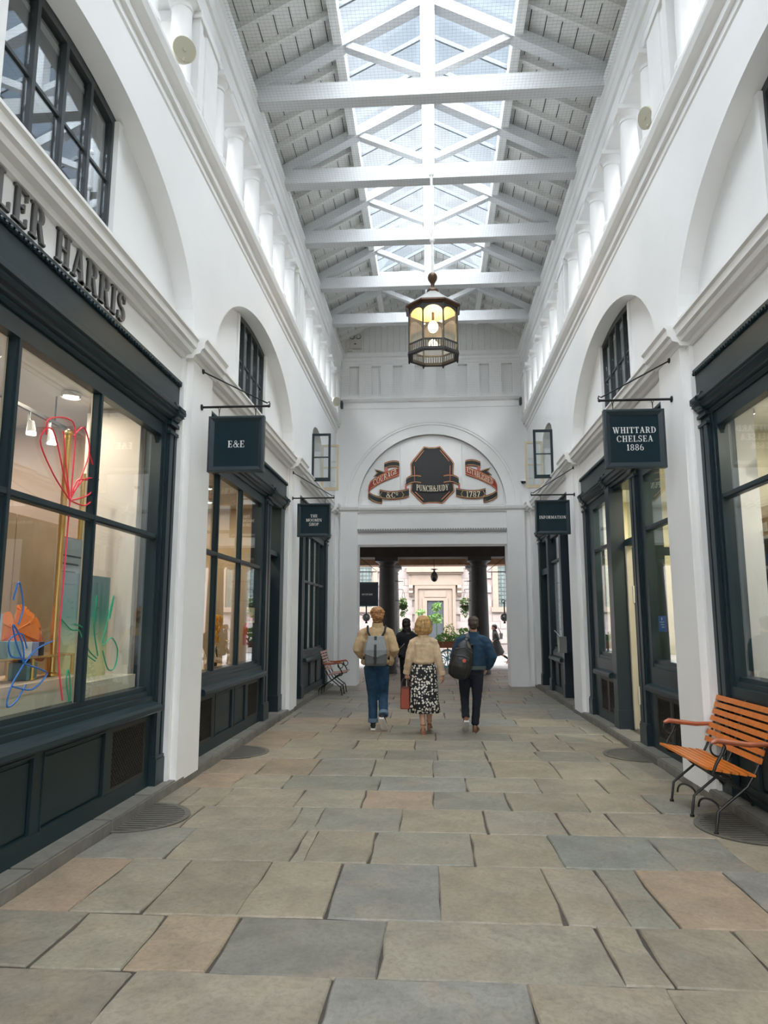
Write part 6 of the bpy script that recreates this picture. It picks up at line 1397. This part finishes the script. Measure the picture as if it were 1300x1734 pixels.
# ---- man with the grey backpack, left
S = dict(hip=(.02, 0, .98), chest=(.01, 0, 1.33), shz=1.50, neck=(.03, .01, 1.575), head=(.035, .03, 1.715), hh=.235, yaw=-.25,
 armL=((-.185, 0, 1.475), (-.275, -.05, 1.20), (-.20, .20, 1.06)), armR=((.205, 0, 1.475), (.295, -.05, 1.20), (.20, .20, 1.06)),
 handL=((.5, .8, .1), -1, (.5, -.3, -.6)), handR=((-.5, .8, .1), 1, (-.5, -.3, -.6)),
 legL=((-.075, 0, .93), (-.05, .05, .50), (-.035, -.02, .095)), legR=((.105, 0, .93), (.115, .08, .50), (.135, -.20, .215)), toeL=(-.08, 1, 0), toeR=(.15, .75, -.75))
p1 = person('man in a tan jacket and blue jeans walking away with a grey backpack', (-.90, 11.15, 0), S)
garment_top(p1, 'jacket', BEIGE, S, [(.02, 0, 1.00, .205, .150), (.02, 0, 1.10, .215, .160), (.02, 0, 1.30, .215, .155), (.02, 0, 1.42, .195, .135), (.03, 0, 1.51, .12, .10), (.03, 0, 1.545, .085, .08)], (.088, .082, .062), .86, seed=2, noise=.010)
mb = MB(); limb(mb, [(-.17, .0, 1.02, .06, .05), (-.19, .0, .98, .05, .04)]); limb(mb, [(.20, 0, 1.10, .06, .06), (.235, .0, 1.02, .065, .05), (.22, .02, .965, .05, .03)])
remesh(mb, 'jacket_flap', BEIGE, p1, .010, 3, .006)
collar(p1, BEIGE, (.03, .0), .082, .082, 1.535, 1.615, -.012)
trousers(p1, 'jeans', DENIM, S, (.113, .100, .078, .072, .070))
CUFF = cloth('turned_cuff', (.13, .20, .28), 10, .3)
MB().lathe([(.071, -.035), (.077, -.03), (.077, .02), (.070, .025)], 18, (-.037, -.017, .135)).build('turned_cuff', CUFF, p1, smooth=True)
M = Vector((0, 0, 1)).rotation_difference((Vector(S['legR'][1]) - Vector(S['legR'][2]))).to_matrix()
MB().lathe([(.071, -.035), (.077, -.03), (.077, .02), (.070, .025)], 18).map(lambda *q: M @ Vector(q) + Vector(S['legR'][2]) + Vector((0, .02, .04))).build('turned_cuff', CUFF, p1, smooth=True)
CANV = mat('black_canvas', (.015, .015, .017), .8); RUB = mat('white_rubber', (.75, .74, .70), .6)
for an, td in ((S['legL'][2], S['toeL']), (S['legR'][2], S['toeR'])):
    sh = shoe(p1, 'canvas_shoe', an, td, (CANV, RUB), .30, .10, .10)
hair(p1, [((.03, -.005, 1.775), (.105, .115, .085)), ((.03, -.035, 1.71), (.098, .09, .09)), ((.03, .03, 1.80), (.095, .10, .06)), ((.03, -.04, 1.645), (.07, .06, .05)), ((.09, .0, 1.77), (.05, .07, .07)), ((-.035, .0, 1.77), (.05, .07, .07))], hairmat('ginger_hair', (.36, .16, .055), (.62, .34, .14)), noise=.016, sc=22)
bp = thing('backpack', 'grey roll top backpack on the back of the man in the tan jacket', 'backpack', (-.90 + .02, 11.15, 0))
GREYB = mat('grey_canvas', (.25, .27, .29), .7, nz=(40, .15), bump=(90, .15, .003)); GREYD = mat('dark_grey_canvas', (.13, .14, .15), .7, nz=(40, .2)); STRP = mat('black_strap', (.02, .02, .024), .7)
m = MB(); m.loft([[(x * w_, -.16 - d_ * y_, z) for x, y_ in ((-1, 0), (1, 0), (1, .8), (.85, 1), (-.85, 1), (-1, .8))] for z, w_, d_ in ((.965, .155, .14), (1.0, .165, .16), (1.14, .165, .165), (1.20, .162, .16))]); m.build('lower_bag', GREYD, bp)
m = MB(); m.loft([[(x * w_, -.155 - d_ * y_, z) for x, y_ in ((-1, 0), (1, 0), (1, .8), (.85, 1), (-.85, 1), (-1, .8))] for z, w_, d_ in ((1.14, .172, .175), (1.20, .172, .178), (1.30, .15, .15), (1.40, .115, .11), (1.41, .10, .06))]); m.build('flap', GREYB, bp)
m = MB(); m.add([(x, y_, z) for y_ in (-.335, -.325) for x, z in ((-.172, 1.15), (.172, 1.15), (0, 1.085))], [(0, 1, 2), (5, 4, 3), (0, 1, 4, 3), (1, 2, 5, 4), (2, 0, 3, 5)]); m.build('flap_point', GREYB, bp)
MB().add([(x, y_, z) for (y_, z) in ((-.265, 1.405), (-.34, 1.20), (-.345, 1.09), (-.335, .985)) for x in (-.020, .020)] + [(x, y_ + .012, z) for (y_, z) in ((-.265, 1.405), (-.34, 1.20), (-.345, 1.09), (-.335, .985)) for x in (-.020, .020)], [(0, 1, 3, 2), (2, 3, 5, 4), (4, 5, 7, 6), (0, 2, 10, 8), (2, 4, 12, 10), (4, 6, 14, 12), (1, 9, 11, 3), (3, 11, 13, 5), (5, 13, 15, 7)]).build('centre_strap', STRP, bp)
MB().box(-.026, .026, -.352, -.33, 1.06, 1.10).box(-.02, .02, -.345, -.325, .99, 1.06).build('buckle', IRON, bp)
for q in (-1, 1): MB().tube([(q * .09, -.17, 1.40), (q * .13, -.155, 1.47), (q * .14, -.06, 1.555), (q * .15, .08, 1.53), (q * .165, .165, 1.40), (q * .18, .13, 1.2), (q * .19, -.10, 1.06)], .017, 8).build('shoulder_strap', STRP, bp)
# ---- woman in the polka dot skirt, centre
S = dict(hip=(0, 0, .97), chest=(0, 0, 1.24), shz=1.365, neck=(0, .01, 1.435), head=(.0, .03, 1.565), hh=.225, yaw=.0,
 armL=((-.155, 0, 1.345), (-.215, -.03, 1.08), (-.255, .04, .86)), armR=((.155, 0, 1.345), (.225, -.03, 1.08), (.275, -.02, .845)),
 handL=((-.02, .1, -1), 1, (.55, .7, 0), .95, .95), handR=((.12, -.1, -1), -1, (-.75, .5, 0), .95, .45),
 legL=((-.07, 0, .90), (-.04, .02, .47), (-.015, -.07, .115)), legR=((.07, 0, .90), (.075, .12, .47), (.075, .26, .13)), toeL=(-.05, 1, -.15), toeR=(.08, 1, -.25), skin=SKIN)
p2 = person('blonde woman in a tan jacket and black and white spotted skirt walking away', (-.15, 10.75, 0), S)
garment_top(p2, 'jacket', BEIGE2, S, [(0, 0, 1.03, .165, .130), (0, 0, 1.10, .160, .125), (0, 0, 1.20, .17, .125), (0, 0, 1.29, .165, .115), (0, 0, 1.375, .10, .085), (0, 0, 1.405, .07, .07)], (.070, .062, .050), .90, seed=7, noise=.008)
collar(p2, BEIGE2, (0, 0), .072, .075, 1.40, 1.47, -.01)
MB().tube([(-.14, -.135, 1.335), (0, -.142, 1.33), (.14, -.135, 1.335)], .0045, 6).build('yoke_seam', BEIGE2, p2)
for sd in ('L', 'R'):
    el, wr = Vector(S['arm' + sd][1]), Vector(S['arm' + sd][2]); c_ = el.lerp(wr, .92); M = Vector((0, 0, 1)).rotation_difference(el - wr).to_matrix()
    MB().lathe([(.052, -.02), (.056, -.015), (.054, .03), (.048, .035)], 16).map(lambda *q: M @ Vector(q) + c_).build('cuff', BEIGE2, p2, smooth=True)
SPOT = bpy.data.materials.new('spotted_cloth'); SPOT.use_nodes = True
sN = SPOT.node_tree.nodes; sL = SPOT.node_tree.links; v_ = sN.new('ShaderNodeTexVoronoi'); v_.inputs['Scale'].default_value = 27; v_.inputs['Randomness'].default_value = .75; st = sN.new('ShaderNodeTexCoord'); ml = sN.new('ShaderNodeMath'); ml.operation = 'LESS_THAN'; ml.inputs[1].default_value = .40
nn = sN.new('ShaderNodeTexNoise'); nn.inputs['Scale'].default_value = 70; ad = sN.new('ShaderNodeMath'); ad.operation = 'MULTIPLY_ADD'; ad.inputs[1].default_value = .30; 
sL.new(st.outputs['Object'], v_.inputs['Vector']); sL.new(st.outputs['Object'], nn.inputs['Vector']); sL.new(nn.outputs['Fac'], ad.inputs[0]); sL.new(v_.outputs['Distance'], ad.inputs[2]); sL.new(ad.outputs[0], ml.inputs[0]); ml.inputs[1].default_value = .57
mxs = sN.new('ShaderNodeMix'); mxs.data_type = 'RGBA'; mxs.inputs[6].default_value = (.012, .012, .016, 1); mxs.inputs[7].default_value = (.74, .72, .66, 1); sL.new(ml.outputs[0], mxs.inputs['Factor']); sL.new(mxs.outputs[2], sN['Principled BSDF'].inputs['Base Color']); sN['Principled BSDF'].inputs['Roughness'].default_value = .8
rg = []
n = 40
for z, a, b_, fl in ((1.06, .155, .115, 0), (.98, .178, .135, .0), (.88, .198, .155, .01), (.70, .205, .165, .03), (.50, .208, .175, .06), (.46, .212, .178, .07), (.30, .225, .20, .11)):
    rg.append([(a * cos(2 * pi * q / n) * (1 + fl * sin(9 * 2 * pi * q / n)), .03 + b_ * sin(2 * pi * q / n) * (1 + fl * sin(9 * 2 * pi * q / n + .5)), z) for q in range(n)])
sk = MB(); 
for r_ in rg: sk.v += r_
for i in range(len(rg) - 1):
    for q in range(n): sk.f.append((i * n + q, i * n + (q + 1) % n, (i + 1) * n + (q + 1) % n, (i + 1) * n + q))
sk.f.append(tuple(range(n)))
o = sk.build('skirt', SPOT, p2, smooth=True); sm_ = o.modifiers.new('t', 'SOLIDIFY'); sm_.thickness = .004
LEATH = mat('tan_leather', (.30, .095, .04), .4, nz=(10, .3)); 
for an, td in ((S['legL'][2], S['toeL']), (S['legR'][2], S['toeR'])):
    a = Vector(an); shoe(p2, 'sandal', a - Vector((0, 0, .02)), td, (LEATH, LEATH), .23, .075, .055, heel=.05, sole=.02)
    MB().tube([(a.x + .040 * cos(q * pi / 8), a.y + .042 * sin(q * pi / 8), a.z + .02) for q in range(16)], .007, 6, True).build('ankle_strap', LEATH, p2)
hair(p2, [((0, .0, 1.635), (.110, .118, .085)), ((0, -.02, 1.575), (.130, .108, .10)), ((-.082, .0, 1.52), (.056, .08, .085)), ((.082, .0, 1.52), (.056, .08, .085)), ((0, -.055, 1.51), (.105, .062, .085)), ((0, -.05, 1.465), (.10, .05, .04))], hairmat('blonde_hair', (.52, .29, .10), (.74, .50, .24)), noise=.004, sc=14)
hb = thing('handbag', 'rust red tote bag hanging from the left hand of the blonde woman', 'bag', (-.15 - .275, 10.78, .36))
RUST = mat('rust_leather', (.30, .042, .012), .45, nz=(9, .3), bump=(60, .2, .004))
m = MB(); m.loft([[(x * w_, y_ * d_, z) for x, y_ in ((-1, -.85), (-.8, -1), (.8, -1), (1, -.85), (1, .85), (.8, 1), (-.8, 1), (-1, .85))] for z, w_, d_ in ((0, .062, .15), (.012, .070, .16), (.20, .068, .155), (.295, .060, .15))]); m.build('body', RUST, hb)
m = MB(); m.loft([[(x * w_, y_ * d_, z) for x, y_ in ((-1, -1), (1, -1), (1, 1), (-1, 1))] for z, w_, d_ in ((.285, .066, .155), (.30, .066, .155))]); m.build('rim', mat('rust_leather_dark', (.14, .025, .012), .5), hb)
for q in (-1, 1): MB().tube([(q * .058, -.075, .27), (q * .056, -.065, .36), (q * .03, -.02, .425), (q * .025, .02, .425), (q * .056, .065, .36), (q * .058, .075, .27)], .008, 8).build('handle', mat('dark_handle', (.05, .02, .015), .5), hb)
# ---- man in denim, right
S = dict(hip=(-.03, 0, .92), chest=(.01, 0, 1.23), shz=1.385, neck=(.02, .01, 1.455), head=(.02, .03, 1.590), hh=.225, yaw=-.12,
 armL=((-.185, 0, 1.36), (-.275, -.02, 1.09), (-.20, .15, .93)), armR=((.205, 0, 1.36), (.295, -.06, 1.10), (.215, .12, .915)),
 handL=((.3, .6, -.7), -1, (.8, 0, .2)), handR=((-.3, .5, -.8), 1, (-.8, 0, .2)),
 legL=((-.125, 0, .87), (-.125, .10, .48), (-.125, -.14, .22)), legR=((.065, 0, .87), (.055, .03, .47), (.02, .04, .10)), toeL=(-.05, .85, -.6), toeR=(.15, 1, 0))
p3 = person('man in a blue denim jacket and dark trousers walking away with one shoulder strap', (.59, 10.95, 0), S)
garment_top(p3, 'denim_jacket', DENJ, S, [(-.0, 0, .93, .190, .140), (0, 0, .98, .20, .15), (0, 0, 1.12, .205, .15), (.01, 0, 1.28, .195, .135), (.02, 0, 1.385, .12, .10), (.02, 0, 1.43, .08, .075)], (.082, .074, .056), .90, seed=12, noise=.008)
collar(p3, DENJ, (.02, 0), .078, .08, 1.415, 1.485, -.012)
MB().lathe([(.196, 0), (.202, .01), (.200, .05), (.19, .055)], 28).map(lambda x, y, z: (x, y * .76, z + .915)).build('waistband', cloth('denim_band', (.10, .13, .13), 12, .3), p3, smooth=True)
MB().tube([(-.16, -.142, 1.30), (0.01, -.152, 1.285), (.18, -.142, 1.30)], .005, 6).build('yoke_seam', DENJ, p3)
trousers(p3, 'dark_trousers', NAVY, S, (.098, .088, .068, .062, .06), (.155, .12), .10)
BROWNL = mat('brown_leather_shoe', (.18, .065, .03), .4, nz=(10, .3)); WHS = mat('white_shoe_sole', (.62, .60, .56), .6)
shoe(p3, 'leather_shoe', S['legL'][2], S['toeL'], (BROWNL, WHS), .29, .10, .10); shoe(p3, 'leather_shoe', S['legR'][2], S['toeR'], (BROWNL, BROWNL), .29, .10, .10)
hair(p3, [((.02, .0, 1.645), (.084, .098, .070)), ((.02, -.025, 1.60), (.082, .080, .072)), ((.02, -.045, 1.545), (.060, .045, .04))], hairmat('dark_cropped_hair', (.055, .036, .026), (.12, .09, .07)), noise=.004, sc=40)
bb = thing('backpack', 'black backpack slung from the left shoulder of the man in denim', 'backpack', (.59 - .175, 10.95 - .17, 1.07), 0)
bb.rotation_euler = (0, radians(14), 0)
BKN = mat('black_nylon', (.018, .019, .022), .45, nz=(20, .3), bump=(30, .3, .006))
mb = MB(); limb(mb, [(0, -.07, -.24, .15, .09), (0, -.09, -.12, .175, .115), (0, -.085, .05, .165, .11), (0, -.07, .18, .125, .09), (0, -.05, .26, .07, .06)]); remesh(mb, 'main_bag', BKN, bb, .012, 3, .006, 8, 3)
mb = MB(); limb(mb, [(0, -.155, -.22, .115, .05), (0, -.185, -.10, .125, .055), (0, -.175, .02, .105, .045)]); remesh(mb, 'front_pocket', BKN, bb, .010, 3, .004, 10, 8)
MB().tube([(-.10, -.20, .05), (0, -.225, .07), (.10, -.20, .05)], .006, 6).tube([(-.13, -.16, .14), (0, -.17, .19), (.13, -.15, .13)], .006, 6).build('zip', mat('zip_grey', (.10, .10, .11), .4), bb)
MB().lathe([(.028, 0), (.028, .006)], 14).map(lambda x, y, z: (x + .03, -.232 - z, y + .0)).build('red_badge', mat('badge_red', (.55, .10, .07), .5), bb)
MB().tube([(.0, .0, .27), (.02, .06, .33), (.015, .13, .37), (-.01, .26, .33), (-.03, .31, .18), (-.05, .26, .0), (-.06, .05, -.16)], [.026, .03, .03, .026, .022, .02, .016], 8).map(lambda x, y, z: (x, y, z)).build('shoulder_strap', mat('grey_strap', (.10, .105, .11), .7), bb)
MB().tube([(.06, -.02, .22), (.12, .03, .26), (.14, .06, .10), (.15, .0, -.18)], .016, 8).build('loose_strap', STRP, bb); MB().tube([(-.03, -.04, .28), (-.03, -.05, .33), (.03, -.05, .33), (.03, -.04, .28)], .009, 6).build('grab_loop', STRP, bb)
# ---- woman in black
S = dict(hip=(0, 0, .94), chest=(0, 0, 1.22), shz=1.36, neck=(0, .01, 1.43), head=(.0, .03, 1.56), hh=.22, yaw=-.3,
 armL=((-.155, 0, 1.34), (-.255, -.04, 1.09), (-.13, .17, 1.02)), armR=((.155, 0, 1.34), (.205, .0, 1.06), (.12, .19, .98)), handL=((.7, .7, 0), -1, (.4, -.4, -.6)), handR=((-.6, .8, 0), 1, (-.4, -.4, -.6)),
 legL=((-.07, 0, .88), (-.075, .08, .47), (-.07, -.05, .10)), legR=((.07, 0, .88), (.07, .0, .47), (.07, .16, .10)), toeL=(0, 1, 0), toeR=(0, 1, 0))
p4 = person('dark haired woman in a black coat walking ahead between the tan jackets', (-.585, 15.8, 0), S, 1.0, .010)
garment_top(p4, 'black_coat', BLACKC, S, [(0, 0, .84, .19, .15), (0, 0, .95, .18, .14), (0, 0, 1.10, .165, .13), (0, 0, 1.30, .17, .12), (0, 0, 1.40, .11, .09), (0, 0, 1.45, .085, .085)], (.078, .072, .058), .88, seed=4, vox=.014)
trousers(p4, 'black_trousers', BLACKC, S, (.095, .082, .066, .06, .056), (.15, .12), .05, vox=.014)
for k in ('L', 'R'): shoe(p4, 'black_shoe', S['leg' + k][2], S['toe' + k], (CANV, CANV), .25, .085, .09)
hair(p4, [((0, .0, 1.62), (.095, .11, .075)), ((0, -.03, 1.55), (.10, .085, .10)), ((.02, -.06, 1.44), (.088, .05, .10)), ((.04, -.07, 1.35), (.07, .04, .08))], hairmat('dark_brown_hair', (.018, .011, .010), (.05, .03, .025)), .012)
sb = thing('shoulder_bag', 'small black bag under the left arm of the woman in black', 'bag', (-.585 - .14, 15.72, .90)); m = MB(); m.loft([[(x * w_, y_ * .05, z) for x, y_ in ((-1, -1), (1, -1), (1, 1), (-1, 1))] for z, w_ in ((0, .11), (.02, .125), (.17, .11), (.19, .10))]); m.build('body', CANV, sb); MB().tube([(-.08, -.055, .08), (.03, -.058, .16), (.10, -.05, .24)], .006, 6).build('silver_chain', mat('silver', (.6, .6, .6), .3, .9), sb); MB().tube([(-.1, 0, .18), (-.02, .05, .5), (.10, .0, .18)], .008, 6).build('strap', STRP, sb)
# ---- woman in the grey coat crossing to the left, and the walker behind her
S = dict(rz=radians(90), hip=(0, 0, .92), chest=(0, .03, 1.20), shz=1.34, neck=(0, .05, 1.41), head=(0, .08, 1.54), hh=.22,
 armL=((-.15, .03, 1.32), (-.19, -.08, 1.08), (-.12, .10, .98)), armR=((.15, .03, 1.32), (.19, -.08, 1.08), (.12, .10, .98)), handL=((.3, .9, .1), -1, (.6, 0, -.5)), handR=((-.3, .9, .1), 1, (-.6, 0, -.5)),
 legL=((-.06, 0, .88), (-.05, .22, .50), (-.05, .20, .11)), legR=((.06, 0, .88), (.06, -.16, .50), (.06, -.50, .27)), toeL=(0, 1, 0), toeR=(0, .55, -.9))
p5 = person('small figure of a woman in a long grey coat striding left across the square', (2.33, 26.6, 0), S, .89, .012)
garment_top(p5, 'grey_coat', cloth('charcoal_coat', (.055, .052, .050), 10, .3), S, [(0, -.12, .48, .17, .24), (0, -.03, .75, .17, .20), (0, 0, 1.0, .165, .145), (0, .02, 1.22, .17, .135), (0, .04, 1.37, .11, .10), (0, .05, 1.43, .085, .085)], (.075, .07, .056), .9, vox=.016, seed=6)
trousers(p5, 'black_tights', BLACKC, S, (.085, .072, .058, .052, .046), (.13, .12), .02, vox=.016)
for k in ('L', 'R'): shoe(p5, 'black_boot', S['leg' + k][2], S['toe' + k], (CANV, CANV), .25, .085, .11)
hair(p5, [((0, .05, 1.61), (.095, .11, .075)), ((0, .0, 1.56), (.10, .075, .085))], hairmat('dark_brown_hair', (.018, .011, .010), (.05, .03, .025)), .014)
sb = thing('shoulder_bag', 'small pale grey bag on the back of the woman in the grey coat', 'bag', (2.33 + .19, 26.6, .96)); MB().box(-.05, .05, -.09, .09, 0, .2).box(-.055, .055, -.095, .095, .12, .21).build('body', mat('pale_bag', (.35, .35, .36), .6), sb); MB().tube([(0, -.08, .2), (-.1, -.05, .42), (0, .08, .2)], .01, 6).build('strap', STRP, sb)
S = dict(rz=radians(90), hip=(0, 0, .95), chest=(0, .02, 1.26), shz=1.42, neck=(0, .04, 1.49), head=(0, .06, 1.63), hh=.23,
 armL=((-.17, .02, 1.40), (-.25, .0, 1.16), (-.15, .19, 1.10)), armR=((.17, .02, 1.40), (.25, .0, 1.16), (.15, .19, 1.10)), handL=((.5, .8, .1), -1, (.6, 0, -.5)), handR=((-.5, .8, .1), 1, (-.6, 0, -.5)),
 legL=((-.07, 0, .90), (-.06, .12, .50), (-.06, .28, .13)), legR=((.07, 0, .90), (.07, -.05, .50), (.07, -.34, .20)), toeL=(0, 1, .25), toeR=(0, .7, -.7))
p6 = person('walker in blue top and jeans half hidden by the right portal edge', (3.12, 27.6, 0), S, .89, .012)
garment_top(p6, 'blue_top', cloth('slate_blue_top', (.07, .085, .12), 12, .3), S, [(0, 0, .92, .18, .15), (0, 0, 1.05, .18, .14), (0, .02, 1.30, .185, .14), (0, .03, 1.44, .11, .10), (0, .04, 1.50, .085, .085)], (.08, .072, .058), .88, vox=.016, seed=9)
trousers(p6, 'grey_jeans', cloth('washed_jeans', (.15, .18, .23), 12, .3), S, (.10, .088, .07, .066, .062), (.15, .125), .05, vox=.016)
for k in ('L', 'R'): shoe(p6, 'trainer', S['leg' + k][2], S['toe' + k], (mat('trainer_grey', (.3, .3, .3), .7), RUB), .28, .095, .10)
hair(p6, [((0, .03, 1.70), (.095, .115, .075)), ((0, -.01, 1.65), (.10, .09, .085))], hairmat('dark_cropped_hair', (.055, .036, .026), (.12, .09, .07)), .014, .005)
